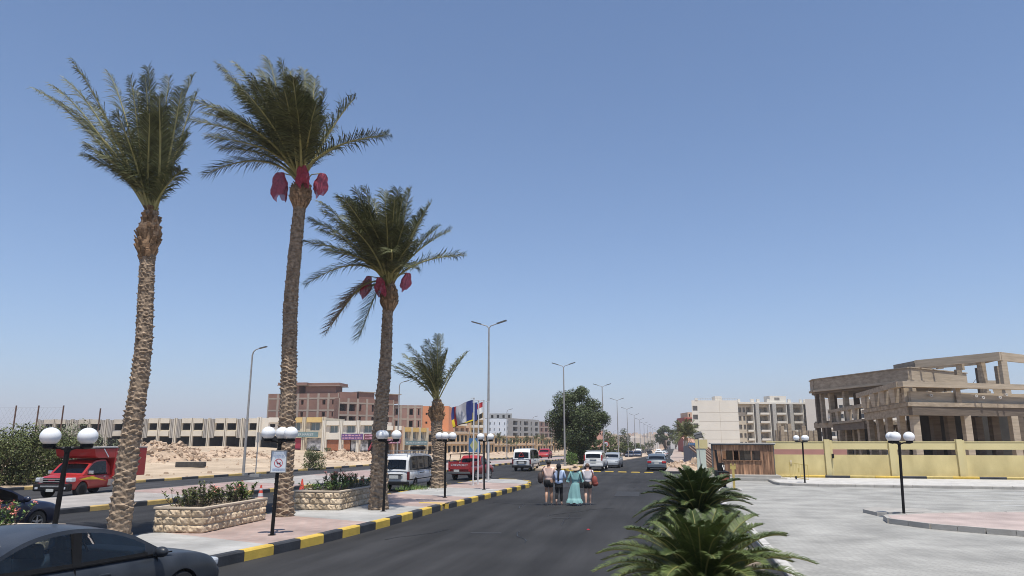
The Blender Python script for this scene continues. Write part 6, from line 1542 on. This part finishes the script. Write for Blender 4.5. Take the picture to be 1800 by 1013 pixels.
cars_far = [(1157, 142, 'far white saloon car driving away ahead of the blue-grey one', M_wpaint, 0), (1163.5, 185, 'far white car parked at the right kerb, behind the driving one', M_wpaint, 0), (1167.5, 215, 'farthest pale car parked at the right kerb', M_silv, 0)]
for px, b_, lab, m, hd in cars_far:
    p = B(px, b_); c = copy_tree(s2)
    for o in [c]+[k_ for k_ in c.children]:
        if o.type == 'MESH' and o.data.materials[0] is M_sgpaint:
            o.data = o.data.copy(); o.data.materials[0] = m
    place(c, p.x, p.y, UP+R(2), lab, 'car', 'distant cars on the avenue', road_z(p.y))
for px, b_, lab, m in ((1106, 158, 'dark oncoming car on the left road behind the sixth lamp pole', M_blpaint), (1120, 168, 'dark oncoming car with a white van behind it on the left road', M_blpaint), (1141, 235, 'small dark car far along the left road', M_blkpl)):
    p = B(px, b_); c = copy_tree(s2)
    for o in list(c.children):
        if o.type == 'MESH' and o.data.materials[0] is M_sgpaint: o.data = o.data.copy(); o.data.materials[0] = m
    place(c, p.x, p.y, -UP, lab, 'car', 'distant cars on the avenue', road_z(p.y))

# minibuses
def minibus(rack=False):
    L, W = 4.85, 1.69
    r = vehicle(L, W, [(-L/2, 1.02), (-L/2+.05, 1.06), (1.6, 1.04), (1.95, 1.0), (2.25, .88), (L/2, .72)], 1.05, [(2.22, .9), (1.62, 1.62), (1.35, 1.84), (.6, 1.93), (-1.5, 1.93), (-2.18, 1.88), (-2.40, 1.04)], (-1.35, 1.35), M_wpaint, G_car,
        [(-2.16, -1.02), (-.92, .12), (.24, .86), (1.02, 1.72)], name='minibus', trim=False, arch=1.14, wr=.33, tumble=.07, under=.3, front_plan=.14, rear_plan=.03, rail=.10, glass_low=.03, ww=.19, ws_frac=.84)
    hw = W/2
    ubox(r, 'rear_bumper', (-L/2-.02, 0, .43), (.2, W*1.01, .2), M_blkpl, bevel=.04); ubox(r, 'front_bumper', (L/2-.05, 0, .42), (.22, W*.9, .24), M_blkpl, bevel=.04)
    for sd in (-1, 1):
        ubox(r, 'tail_lamp', (-L/2+.06, sd*hw*.945, .82), (.14, .12, .42), mat('dark_tail_lamp', (.12, .012, .016), .1, 9, .3), bevel=.02); ubox(r, 'headlight', (L/2-.12, sd*hw*.72, .74), (.15, .3, .16), M_head, bevel=.03)
    b = MB()
    for sd in (-1, 1): b.box((0, sd*hw*.995, .62), (L*.93, .03, .045)); b.box((-.3, sd*hw*.985, .93), (.75, .03, .035)); b.box((.98, sd*hw*.985, .9), (.02, .02, .5)); b.box((-.98, sd*hw*.985, .9), (.02, .02, .5))
    b.build('side_moulding', M_blkpl, r)
    b = MB(); b.box((-L/2-.02, 0, .88), (.03, 1.0, .05)); b.build('tailgate_handle', M_blkpl, r)
    plate(r, -L/2-.03, .76, -1, w_=.52, h=.17)
    b = MB(); b.box((-L/2-.005, 0, .77), (.03, .8, .24)); b.build('plate_recess', M_lhead, r)
    b = MB(); b.bar((-L/2+.0, .3, 1.12), (-L/2+.085, -.15, 1.32), .03); b.build('rear_wiper', M_blkpl, r)
    mirror_pair(r, 1.75, hw*.95, 1.2, M_blkpl)
    if rack:
        b = MB()
        for sd in (-1, 1): b.bar((-2.1, sd*.62, 2.10), (1.2, sd*.62, 2.10), .03)
        for i in range(9): x = -2.1+3.3*i/8; b.bar((x, -.62, 2.10), (x, .62, 2.10), .025); b.bar((x, -.62, 1.88), (x, -.62, 2.1), .025); b.bar((x, .62, 1.88), (x, .62, 2.1), .025)
        b.build('roof_rack', M_galv, r)
    return r
m1 = minibus(True); place(m1, -14.85, 39.3, UP, 'white minibus with a roof rack, nearest of the two minibuses', 'minibus', 'white minibuses')
ld = MB(); ld.box((0, 0, .11), (.65, .9, .2)); o = ld.build('roof_luggage', M_blkpl, None, bevel=.03); o.location = (-14.75, 40.2, 2.13); tag(o, 'black flat case lying on the roof rack of the near minibus', 'case')
m2 = minibus(False); place(m2, -13.55, 65.8, UP, 'white minibus farther ahead with a red triangle in its rear window', 'minibus', 'white minibuses')
b = MB(); q = lambda a, r_: Vector((-2.40+.02, r_*math.cos(a), 1.42+r_*math.sin(a)))
for i in range(3):
    a0, a1 = R(90+120*i), R(210+120*i); b.bar(q(a0, .26)-Vector((.06, 0, 0)), q(a1, .26)-Vector((.06, 0, 0)), .045)
b.build('warning_triangle', M_tail, m2)
p = B(1121, 185); c = copy_tree(m2); place(c, p.x, p.y, -UP, 'white van seen from the front far along the left road', 'van', 'distant cars on the avenue', road_z(p.y))
p = B(1157, 240); c = copy_tree(m2); place(c, p.x, p.y, -UP, 'pale minibus far away on the left road at the bend', 'van', 'distant cars on the avenue', road_z(p.y))

# red pickup with cargo rails
def pickup():
    L, W = 4.7, 1.72
    r = vehicle(L, W, [(-L/2, .98), (-L/2+.02, 1.02), (.0, 1.02), (1.0, 1.02), (1.5, .98), (2.15, .86), (L/2, .66)], 1.0, [(1.15, 1.0), (.62, 1.52), (.1, 1.62), (-.25, 1.60), (-.42, 1.02)], (-1.35, 1.42), M_rpaint2, G_car, [(-.22, .78)], name='pickup_truck', arch=1.15, wr=.33, tumble=.10, under=.34, ww=.2, rear_plan=.0)
    hw = W/2
    for sd in (-1, 1):
        ubox(r, 'bed_side', (-1.42, sd*(hw-.04), 1.12), (1.84, .07, .26), M_rpaint2, bevel=.015); ubox(r, 'tail_lamp', (-L/2+.0, sd*hw*.86, .72), (.1, .14, .24), M_tail, bevel=.02); ubox(r, 'headlight', (L/2-.14, sd*hw*.7, .72), (.2, .32, .16), M_head, bevel=.03)
    tg = ubox(r, 'tailgate', (-L/2-.02, 0, .96), (.06, W*.96, .46), M_rpaint2, bevel=.015)
    text_obj('CHEVROLET', .2, M_board, tg, face_matrix((-L/2-.055, .0, 1.02), (-1, 0, 0)), 'lettering', sx=1.15)
    ubox(r, 'rear_bumper', (-L/2-.04, 0, .5), (.16, W*.92, .16), M_lhead, bevel=.03); plate(r, -L/2-.06, .64, -1, y=.2)
    b = MB()
    for sd in (-1, 1):
        b.bar((-L/2+.05, sd*hw*.9, 1.24), (-L/2+.05, sd*hw*.8, 1.74), .04); b.bar((-.5, sd*hw*.9, 1.24), (-.5, sd*hw*.8, 1.74), .04); b.bar((-L/2+.05, sd*hw*.8, 1.74), (.6, sd*hw*.8, 1.76), .04)
    for x in (-L/2+.05, -1.4, -.5, .5): b.bar((x, -hw*.8, 1.75), (x, hw*.8, 1.75), .04)
    b.build('cargo_frame', M_blkpl, r); ubox(r, 'front_bumper', (L/2-.03, 0, .48), (.18, W*.85, .2), M_blkpl, bevel=.04); mirror_pair(r, .95, hw*.95, 1.12, M_blkpl)
    return r
pk = pickup(); place(pk, -14.35, 50.4, UP-R(6), 'red pickup truck with a cargo frame behind the shortest palm', 'pickup truck')
rc = saloon(M_rpaint, G_car); p = B(952, 112); place(rc, p.x+.5, p.y, -UP+R(2), 'small red car driving toward the camera on the far left road', 'car')

# white off-roader and silver wagon on the right lane
def suv(m, spare=False):
    L, W = 4.5, 1.8
    r = vehicle(L, W, [(-L/2, .95), (-L/2+.05, 1.04), (.8, 1.03), (1.1, 1.0), (1.9, .94), (2.1, .88), (L/2, .7)], 1.0, [(1.15, 1.0), (.5, 1.5), (.0, 1.68), (-1.2, 1.68), (-1.95, 1.62), (-2.2, 1.05)], (-1.35, 1.38), m, G_car, [(-2.0, -1.2), (-1.1, -.25), (-.15, .8)], name='off_roader', trim=False, arch=1.14, wr=.36, tumble=.10, under=.32, ww=.22, rail=.1)
    hw = W/2
    ubox(r, 'rear_bumper', (-L/2, 0, .5), (.2, W*.98, .24), m, bevel=.05); ubox(r, 'front_bumper', (L/2-.05, 0, .5), (.24, W*.88, .26), M_blkpl, bevel=.05); ubox(r, 'grille', (L/2-.03, 0, .74), (.08, W*.42, .14), M_blkpl)
    for sd in (-1, 1):
        ubox(r, 'tail_lamp', (-L/2+.12, sd*hw*.87, 1.14), (.16, .12, .5), M_tail, bevel=.03); ubox(r, 'headlight', (L/2-.17, sd*hw*.74, .77), (.24, .32, .15), M_head, bevel=.03)
    b = MB()
    for sd in (-1, 1): b.bar((-1.7, sd*.68, 1.76), (.2, sd*.68, 1.76), .04)
    for x in (-1.4, -.6, .0): b.bar((x, -.68, 1.79), (x, .68, 1.79), .05, .03)
    b.build('roof_rack', M_silv, r); plate(r, -L/2-.04, .78, -1, w_=.5); plate(r, L/2+.06, .52, 1, w_=.45, h=.12); mirror_pair(r, .9, hw*.93, 1.1, m)
    ubox(r, 'tailgate_trim', (-L/2+.01, 0, .96), (.04, .6, .06), M_blkpl)
    return r
sv = suv(M_wpaint); place(sv, -7.45, 68.2, UP-R(1), 'white off-road wagon seen from behind on the right lane by the tree', 'car')
sv2 = saloon(M_silv, G_car); place(sv2, -6.55, 75.4, -UP-R(2), 'silver-grey saloon facing the camera beside the white off-roader', 'car')

# red box truck
def truck():
    L, W = 5.9, 1.86
    r = vehicle(3.2, W, [(-1.6, 1.05), (-.2, 1.05), (.45, 1.06), (.6, 1.08), (1.25, 1.0), (1.5, .9), (1.6, .72)], 1.05, [(.75, 1.06), (.12, 1.6), (-.2, 1.72), (-.8, 1.74), (-1.2, 1.70), (-1.27, 1.06)], (.78,), M_rpaint, G_car, [(-.95, .42)], name='box_truck', arch=1.13, wr=.37, tumble=.08, under=.36, ww=.24, rear_plan=0, front_plan=.16)
    hw = W/2
    for sd in (-1, 1): wheel(r, -2.5, sd*(hw-.15), .37, .24, sd)
    b = MB(); b.box((-2.4, 0, .62), (2.9, .9, .16)); b.build('chassis', M_under, r)
    b = MB(); b.box((-2.65, 0, 1.57), (2.7, 2.05, 1.44)); bx = b.build('cargo_box', M_rpaint, r, bevel=.02)
    b = MB(); b.xprism([(-1.3, 1.82), (-1.3, 2.27), (.35, 2.27), (.22, 1.92), (.0, 1.82)], Matrix.Identity(4), 2.04); b.build('cab_overhang', M_rpaint, r, bevel=.02)
    b = MB(); b.box((-1.83, 0, 2.32), (4.38, 2.08, .06)); b.build('box_roof', M_galv, r)
    b = MB()
    for sd in (-1, 1):
        b.bar((-.75, sd*1.03, 1.86), (-.35, sd*1.03, 2.25), .05, .02, up=(0, 1, 0))
    b.build('white_stripe', M_board, bx)
    b = MB()
    for sd in (-1, 1): b.poly([(1.15, sd*hw*1.004, .86), (.2, sd*hw*1.008, .98), (-.95, sd*hw*1.008, .70), (-.3, sd*hw*1.008, .80)])
    b.build('yellow_flash', M_fy, r)
    ubox(r, 'front_bumper', (1.58, 0, .52), (.3, W*.95, .34), M_blkpl, bevel=.06)
    b = MB()
    b.box((1.64, 0, .84), (.07, .95, .22), mi=0); g_ = b.build('grille', M_blkpl, r, bevel=.02)
    b = MB()
    for z in (.90, .79): b.box((1.675, 0, z), (.03, .85, .035))
    b.box((1.72, 0, .58), (.04, 1.0, .07)); b.box((1.65, .52, .84), (.06, .16, .2)); b.box((1.65, -.52, .84), (.06, .16, .2)); b.build('chrome_bar', M_chr, g_)
    text_obj('ISUZU', .11, M_redw, g_, face_matrix((1.70, 0, .845), (1, 0, 0)), 'emblem')
    for sd in (-1, 1): ubox(r, 'headlight', (1.42, sd*hw*.80, .86), (.34, .3, .2), M_head, bevel=.04); ubox(r, 'fog_light', (1.73, sd*.68, .5), (.03, .14, .1), M_head); ubox(r, 'wing_mirror', (.45, sd*(hw+.1), 1.16), (.12, .22, .17), M_chr, bevel=.03); ubox(r, 'door_handle', (-.75, sd*hw, .93), (.16, .03, .04), M_chr)
    plate(r, 1.745, .40, 1, w_=.36, h=.13); ubox(r, 'seat', (-.75, 0, 1.15), (.15, 1.4, .7), M_seat, bevel=.03)
    b = MB()
    for sd in (-1, 1): b.box((-1.25, sd*.95, .62), (.35, .25, .3))
    b.build('side_box', M_galv, r)
    return r
tk = truck(); place(tk, -28.7, 30.3, R(-82), 'red box truck on the left road, coming toward the camera', 'truck')
# ------------------------------------------------------------ people
M_skin = mat('skin_tan', (.42, .24, .16), .06, 8, .55, sss=0); M_skinf = mat('skin_fair', (.56, .35, .26), .06, 8, .55); M_hair = mat('dark_hair', (.025, .018, .014), .3, 40, .6); M_hairb = mat('brown_hair', (.12, .07, .045), .3, 40, .6)
M_peachs = mat('peach_shirt', (.88, .62, .52), .06, 6, .85); M_blues = mat('pale_blue_shirt', (.50, .60, .80), .06, 6, .85, stretch=(6, 6, .5)); M_teal = mat('teal_dress', (.25, .46, .45), .08, 5, .8); M_greys = mat('grey_shirt', (.68, .63, .65), .06, 6, .85)
M_blkc = mat('black_cloth', (.013, .013, .015), .2, 8, .9); M_bagb = mat('brown_bag', (.06, .04, .035), .2, 9, .7); M_bagr = mat('rust_red_bag', (.26, .055, .04), .15, 9, .75); M_straw = mat('straw_hat', (.55, .40, .27), .12, 30, .85); M_shoe = mat('pale_shoe', (.5, .45, .42), .1, 9, .7)
def skin(name, nodes, edges, m, parent, sub=2):
    """nodes: {key: (x,y,z,rx,ry)}; first node is the root"""
    ks = list(nodes); ix = {k: i for i, k in enumerate(ks)}
    me = bpy.data.meshes.new(name); me.from_pydata([nodes[k][:3] for k in ks], [(ix[a], ix[b]) for a, b in edges], [])
    o = bpy.data.objects.new(name, me); COL.objects.link(o)
    md = o.modifiers.new('s', 'SKIN'); md.use_smooth_shade = True
    for i, k in enumerate(ks):
        sv_ = me.skin_vertices[0].data[i]; sv_.radius = nodes[k][3:5]; sv_.use_root = (i == 0)
    s = o.modifiers.new('u', 'SUBSURF'); s.levels = sub; s.render_levels = sub
    bake(o); o.data.materials.clear(); o.data.materials.append(m); o.data.shade_smooth()
    o.parent = parent; return o
def human(h, loc, rz, label, skinm, hair, hair_m, legs, arms, lean=0., headfwd=.0, girth=1., long_hair=False):
    root = empty('person', loc, rz); tag(root, label, 'person'); root['group'] = 'people walking away along the road'
    S = lambda x, y, z, a, b=None: (x*h, y*h, z*h, a*h*girth, (b or a)*h*girth)
    N = {'pel': S(0, 0, .53, .078, .058), 'wai': S(0, lean*.3, .61, .075, .054), 'che': S(0, lean*.7, .71, .092, .060), 'sho': S(0, lean, .785, .06, .045), 'nek': S(0, lean+.005, .845, .028), 'hed': S(0, lean+headfwd+.008, .90, .050, .056), 'top': S(0, lean+headfwd+.006, .955, .044, .050)}
    Ed = [('pel', 'wai'), ('wai', 'che'), ('che', 'sho'), ('sho', 'nek'), ('nek', 'hed'), ('hed', 'top')]
    J = {}
    for sd, sx in (('L', -1), ('R', 1)):
        (ky, kz, ay, az, toe) = legs[sd]; (ex, ey, ez, hx, hy, hz) = arms[sd]
        N['hip'+sd] = S(sx*.050, 0, .485, .058, .058); N['kne'+sd] = S(sx*.052, ky, kz, .037); N['cal'+sd] = S(sx*.054, (ky+ay)/2-.012, (kz+az)/2+.03, .037); N['ank'+sd] = S(sx*.055, ay, az, .020)
        N['hel'+sd] = S(sx*.055, ay-.02*math.cos(toe), az-.018+.0*toe, .017); N['toe'+sd] = S(sx*.06, ay+.10*math.cos(toe), az-.022-.10*math.sin(toe), .021, .013)
        Ed += [('pel', 'hip'+sd), ('hip'+sd, 'kne'+sd), ('kne'+sd, 'cal'+sd), ('cal'+sd, 'ank'+sd), ('ank'+sd, 'toe'+sd), ('ank'+sd, 'hel'+sd)]
        N['acr'+sd] = S(sx*.108, lean, .800, .038); N['elb'+sd] = S(sx*ex, ey, ez, .023); N['wri'+sd] = S(sx*hx, hy, hz, .015, .013); d = Vector((sx*(hx-ex)*.5, hy-ey, hz-ez)).normalized(); p0 = Vector((sx*hx, hy, hz))
        pm = p0+d*.035; N['pal'+sd] = S(*pm, .012, .021)
        Ed += [('sho', 'acr'+sd), ('acr'+sd, 'elb'+sd), ('elb'+sd, 'wri'+sd), ('wri'+sd, 'pal'+sd)]
        f = Vector((0, 1, 0)); f = (f-d*f.dot(d)).normalized(); inn = Vector((-sx, 0, 0))
        for q, (off, ln) in enumerate(((.018, .036), (.007, .043), (-.005, .040), (-.016, .031))):
            a = pm+f*off+d*.018; b_ = a+d*ln*.55+inn*.004; c = b_+d*ln*.45+inn*.012
            for nm, p in (('a', a), ('b', b_), ('c', c)): N['f%d%s%s' % (q, nm, sd)] = S(*p, .0048)
            Ed += [('pal'+sd, 'f%da%s' % (q, sd)), ('f%da%s' % (q, sd), 'f%db%s' % (q, sd)), ('f%db%s' % (q, sd), 'f%dc%s' % (q, sd))]
        a = p0+d*.015+f*.018; b_ = a+d*.018+f*.012+inn*.008; N['t1'+sd] = S(*a, .0055); N['t2'+sd] = S(*b_, .005); Ed += [('pal'+sd, 't1'+sd), ('t1'+sd, 't2'+sd)]
    skin('body', N, Ed, skinm, root)
    hc = Vector((0, (lean+headfwd+.008)*h, .925*h))
    b = MB(); b.ball(hc+Vector((0, .058*h, -.008*h)), .009*h, 8, (.7, 1, 1.3))
    for sx in (-1, 1): b.ball(hc+Vector((sx*.046*h, 0, -.008*h)), .014*h, 8, (.35, .7, 1.1))
    b.build('nose_and_ears', skinm, root, smooth=80)
    b = MB()
    for sx in (-1, 1): b.ball(hc+Vector((sx*.018*h, .049*h, .006*h)), .006*h, 8)
    b.box(hc+Vector((0, .052*h, -.032*h)), (.026*h, .006*h, .004*h)); b.build('eyes_and_mouth', M_hair, root)
    if hair:
        b = MB(); b.ball(hc+Vector((0, -.008*h, .014*h)), .061*h, 18, (.92, 1.05, .92)); b.build('hair', hair_m, root, smooth=80)
    return root, N, h, hc
def sub_garment(name, N, keys, edges, m, root, grow=1.12, add=.0, override=None):
    M_ = {}
    for k in keys:
        v = N[k]; o = (override or {}).get(k, 1); M_[k] = (v[0], v[1], v[2], v[3]*grow*o+add, v[4]*grow*o+add)
    return skin(name, M_, edges, m, root)
def mid(N, a, b, t, r=1.): return tuple(lerp(N[a][i], N[b][i], t)*(r if i > 2 else 1) for i in range(5))
def shirt(N, root, m, sleeve=.6, hem=.0, grow=1.14, name='shirt', flare=1.):
    K = dict(N); K['hem'] = (0, N['pel'][1], N['pel'][2]-hem, N['pel'][3]*1.02*flare, N['pel'][4]*1.08*flare)
    K['clr'] = mid(N, 'sho', 'nek', .55, .9); ks = ['che', 'wai', 'hem', 'sho', 'clr']; ed = [('che', 'wai'), ('wai', 'hem'), ('che', 'sho'), ('sho', 'clr')]
    for sd in 'LR':
        K['slv'+sd] = mid(N, 'acr'+sd, 'elb'+sd, sleeve, 1.15) if sleeve <= 1 else mid(N, 'elb'+sd, 'wri'+sd, sleeve-1, 1.25); ks += ['acr'+sd]; ed.append(('sho', 'acr'+sd))
        if sleeve > 1: ks += ['elb'+sd]; ed += [('acr'+sd, 'elb'+sd), ('elb'+sd, 'slv'+sd)]
        else: ed.append(('acr'+sd, 'slv'+sd))
        ks.append('slv'+sd)
    return sub_garment(name, K, ks, ed, m, root, grow, .004)
def bottoms(N, root, m, length=.6, grow=1.15, name='shorts'):
    K = dict(N); ks = ['pel']; ed = []; K['wst'] = mid(N, 'pel', 'wai', .7); ks.append('wst'); ed.append(('pel', 'wst'))
    for sd in 'LR':
        ks.append('hip'+sd); ed.append(('pel', 'hip'+sd))
        if length <= 1: K['end'+sd] = mid(N, 'hip'+sd, 'kne'+sd, length, 1.12); ks.append('end'+sd); ed.append(('hip'+sd, 'end'+sd))
        else: K['end'+sd] = mid(N, 'cal'+sd, 'ank'+sd, .8); ks += ['kne'+sd, 'cal'+sd, 'end'+sd]; ed += [('hip'+sd, 'kne'+sd), ('kne'+sd, 'cal'+sd), ('cal'+sd, 'end'+sd)]
    return sub_garment(name, K, ks, ed, m, root, grow, .004)
def shoes(N, root, m):
    for sd in 'LR':
        K = {k: (N[k+sd][0], N[k+sd][1], N[k+sd][2]-.006, N[k+sd][3]*1.2+.006, N[k+sd][4]*1.2+.004) for k in ('toe', 'ank', 'hel')}
        K['ank'] = (K['ank'][0], K['ank'][1], K['ank'][2]-.02, .03, .03)
        skin('shoe', {k: K[k] for k in ('ank', 'toe', 'hel')}, [('ank', 'toe'), ('ank', 'hel')], m, root)
hd = lambda a=0: R(a)
def P_(px, py=888): x, y = G(px, py, 0); return (x, y, 0)
# man in the peach shirt
rt, N, h, hc = human(1.87, P_(965), R(6), 'tall person in peach t-shirt and black shorts carrying a dark bag on the left', M_skin, True, M_hair, {'L': (.035, .285, -.075, .075, .6), 'R': (.05, .285, .055, .038, 0)}, {'L': (.135, -.01, .66, .14, .03, .53), 'R': (.14, .02, .655, .135, .07, .54)}, girth=1.04)
shirt(N, rt, M_peachs, .62, .02*h, 1.2, 't_shirt', 1.05); bottoms(N, rt, M_blkc, .62, 1.22); shoes(N, rt, M_shoe)
b = MB(); c = Vector((-.185*h, -.045*h, .60*h)); b.ball(c, .105*h, 18, (.62, .7, 1.25)); b.ball(c+Vector((0, -.01, -.07*h)), .075*h, 12, (.8, .8, .7)); o = b.build('bag', M_bagb, None, smooth=80); tag(o, 'dark brown round bag hanging from the shoulder of the tall person in peach', 'bag')
b = MB(); b.tube([c+Vector((.02, 0, .12*h)), Vector((-.10*h, -.04*h, .84*h)), Vector((-.085*h, .03*h, .845*h)), Vector((-.12*h, .06*h, .66*h))], .014, 6); st_ = b.build('strap', M_bagb, o)
o.matrix_world = Matrix.Translation(rt.location) @ Matrix.Rotation(rt.rotation_euler.z, 4, 'Z')
# woman in pale blue
rt, N, h, hc = human(1.71, P_(983), R(2), 'person in pale blue blouse and black leggings, long black scarf down the back', M_skinf, False, M_hair, {'L': (.03, .29, -.10, .10, .9), 'R': (.04, .28, .04, .038, 0)}, {'L': (.15, .02, .665, .15, .09, .60), 'R': (.15, .02, .665, .155, .09, .60)}, girth=.97)
shirt(N, rt, M_blues, 1.45, .055*h, 1.32, 'blouse', 1.25); bottoms(N, rt, M_blkc, 2, 1.1, 'leggings'); shoes(N, rt, M_skinf)
b = MB(); b.ball(hc, .067*h, 18, (.95, 1, 1.1)); b.lathe([(.035*h, -.02), (.05*h, -.05*h), (.075*h, -.085*h), (.06*h, -.10*h)], hc, 16); b.build('headscarf', M_blkc, rt, smooth=80)
b = MB(); P = []
for i in range(15):
    t = i/14; z = lerp(.87, .575, t)*h; y = (-.062-.035*math.sin(t*2.2))*h; w_ = lerp(.030, .020, t)*h; P.append([(-w_+.008*math.sin(t*7), y, z), (-w_*.3, y-.014, z), (w_*.4, y-.010, z), (w_+.008*math.sin(t*7), y, z)])
b.grid(P); b.build('scarf_tail', M_blkc, rt, smooth=80)
b = MB(); b.lathe([(.088*h, 0), (.098*h, -.03*h), (.10*h, -.05*h)], (0, 0, .475*h), 20, M=Matrix.Diagonal((1, .8, 1))); b.build('tunic_hem', M_blkc, rt, smooth=60)
# woman in the teal dress and straw hat
rt, N, h, hc = human(1.66, P_(1012.5, 889), R(-2), 'person in a long ruffled teal dress and wide straw hat', M_skinf, True, M_hair, {'L': (.02, .28, .03, .038, 0), 'R': (.0, .28, -.03, .045, .2)}, {'L': (.175, -.01, .67, .20, .03, .575), 'R': (.14, .02, .665, .15, .08, .58)}, girth=1.02)
shirt(N, rt, M_teal, 1.15, -.02*h, 1.25, 'dress_bodice'); shoes(N, rt, M_wpole)
b = MB(); P = []
prof = [(.62, .070), (.585, .074), (.55, .092), (.48, .105), (.38, .112), (.28, .118), (.20, .124), (.165, .128), (.155, .140), (.10, .158), (.065, .166)]
for z, r_ in prof:
    row = []
    for j in range(49):
        a = 2*math.pi*j/48; k = max(0, min(1, (.55-z)/.3)); k2 = max(0, (.16-z)/.1)
        q = r_*(1+.085*k*math.sin(a*7+z*9)+.03*k*math.sin(a*17-z*14)+.10*k2*math.sin(a*15+1)+.03*math.sin(a*3)); sh = -.06*k*max(0, math.cos(a+3.14))
        row.append((q*h*math.cos(a)*1.03+sh*h-.012*h*k, q*h*math.sin(a)*.74-.01*h*k, (z+.014*k2*math.sin(a*7))*h))
    P.append(row)
b.grid(P); b.build('skirt', M_teal, rt, smooth=80)
for sd, sx in (('L', -1), ('R', 1)):
    e = Vector(N['elb'+sd][:3]); w_ = Vector(N['wri'+sd][:3]); d = (w_-e).normalized(); b = MB(); rows = []
    for k, (t, r_) in enumerate(((.0, .045), (.35, .052), (.6, .062), (.85, .088))):
        c = e.lerp(w_, t); x_ = d.cross(Vector((0, 1, 0))).normalized(); y_ = d.cross(x_); rows.append([c+(x_*math.cos(2*math.pi*j/20)+y_*math.sin(2*math.pi*j/20))*r_*(1+.12*math.sin(j*2.2)*(k > 1)) for j in range(21)])
    b.grid(rows); b.build('bell_sleeve', M_teal, rt, smooth=80)
b = MB(); b.lathe([(.076*h, 0), (.078*h, .018*h)], (0, .0, .598*h), 24, M=Matrix.Diagonal((1, .74, 1))); b.build('waist_band', M_teal, rt)
b = MB(); Mh = Matrix.Rotation(R(24), 3, 'X'); b.lathe([(.066*h, .04*h), (.064*h, .012*h), (.082*h, -.004*h), (.118*h, -.028*h), (.12*h, -.032*h), (.08*h, -.012*h), (.05*h, .0)], hc+Vector((0, 0, .01*h)), 28, M=Mh); b.ball(hc+Vector((0, 0, .045*h)), .066*h, 18, (1, 1, .62)); b.build('straw_hat', M_straw, rt, smooth=60)
b = MB(); b.ball(hc+Vector((0, -.035*h, -.06*h)), .045*h, 12, (1.1, .6, 1.2)); b.build('hair_down', M_hair, rt, smooth=80)
c = Vector((.155*h, .02*h, .50*h)); b = MB(); b.box(c, (.09*h, .12*h, .13*h)); o = b.build('handbag', M_blkc, None, bevel=.03); tag(o, 'small black handbag at the right hip of the person in teal', 'bag')
b = MB(); b.tube([c+Vector((0, 0, .06*h)), Vector((.135*h, -.055*h, .66*h)), Vector((.095*h, -.05*h, .80*h)), Vector((.085*h, .02*h, .842*h))], .009, 6); b.build('strap', M_blkc, o); o.matrix_world = Matrix.Translation(rt.location) @ Matrix.Rotation(rt.rotation_euler.z, 4, 'Z')
# man in grey, head bowed
rt, N, h, hc = human(1.72, P_(1034, 888), R(8), 'person in light grey t-shirt and black shorts, head bowed, rust-red bag at right', M_skinf, True, M_hairb, {'L': (.03, .28, -.06, .065, .5), 'R': (.055, .285, .075, .038, 0)}, {'L': (.13, .04, .665, .09, .13, .60), 'R': (.14, .02, .66, .10, .12, .60)}, lean=.012, headfwd=.03, girth=1.05)
shirt(N, rt, M_greys, .6, .02*h, 1.22, 't_shirt', 1.05); bottoms(N, rt, M_blkc, .55, 1.22); shoes(N, rt, M_shoe)
c = Vector((.17*h, -.05*h, .57*h)); b = MB(); b.ball(c, .095*h, 18, (.75, .7, 1.35)); b.ball(c+Vector((.02, 0, -.06*h)), .08*h, 14, (1, .8, .8)); o = b.build('bag', M_bagr, None, smooth=80); tag(o, 'rust-red drawstring bag carried on the right by the person in grey', 'bag')
b = MB(); b.tube([c+Vector((-.02, 0, .11*h)), Vector((.095*h, -.045*h, .82*h)), Vector((.085*h, .03*h, .845*h)), Vector((.11*h, .07*h, .68*h))], .014, 6); b.build('strap', M_bagr, o); o.matrix_world = Matrix.Translation(rt.location) @ Matrix.Rotation(rt.rotation_euler.z, 4, 'Z')

x, y = G(1034, 933, 0); b = MB(); b.box((0, 0, .03), (.09, .05, .03), rz=.4, taper=.7); o = b.build('litter', M_red); o.location = (x, y, .005); tag(o, 'small crumpled red wrapper lying on the asphalt behind the walkers', 'litter')
# ------------------------------------------------------------ air
HZ = True
if HZ:
    b = MB(); b.box((0, 4500, 145), (24000, 22000, 320)); b = b.build('haze', [], None)
    m = bpy.data.materials.new('haze_air'); m.use_nodes = True; t = m.node_tree
    for n_ in list(t.nodes):
        if n_.type != 'OUTPUT_MATERIAL': t.nodes.remove(n_)
    v_ = t.nodes.new('ShaderNodeVolumePrincipled'); v_.inputs['Density'].default_value = .00029; v_.inputs['Color'].default_value = (.95, .94, .98, 1); v_.inputs['Anisotropy'].default_value = 0
    t.links.new(v_.outputs[0], t.nodes[0].inputs['Volume']); b.data.materials.append(m); tag(b, 'thin even summer haze filling the air', 'haze', kind='stuff')
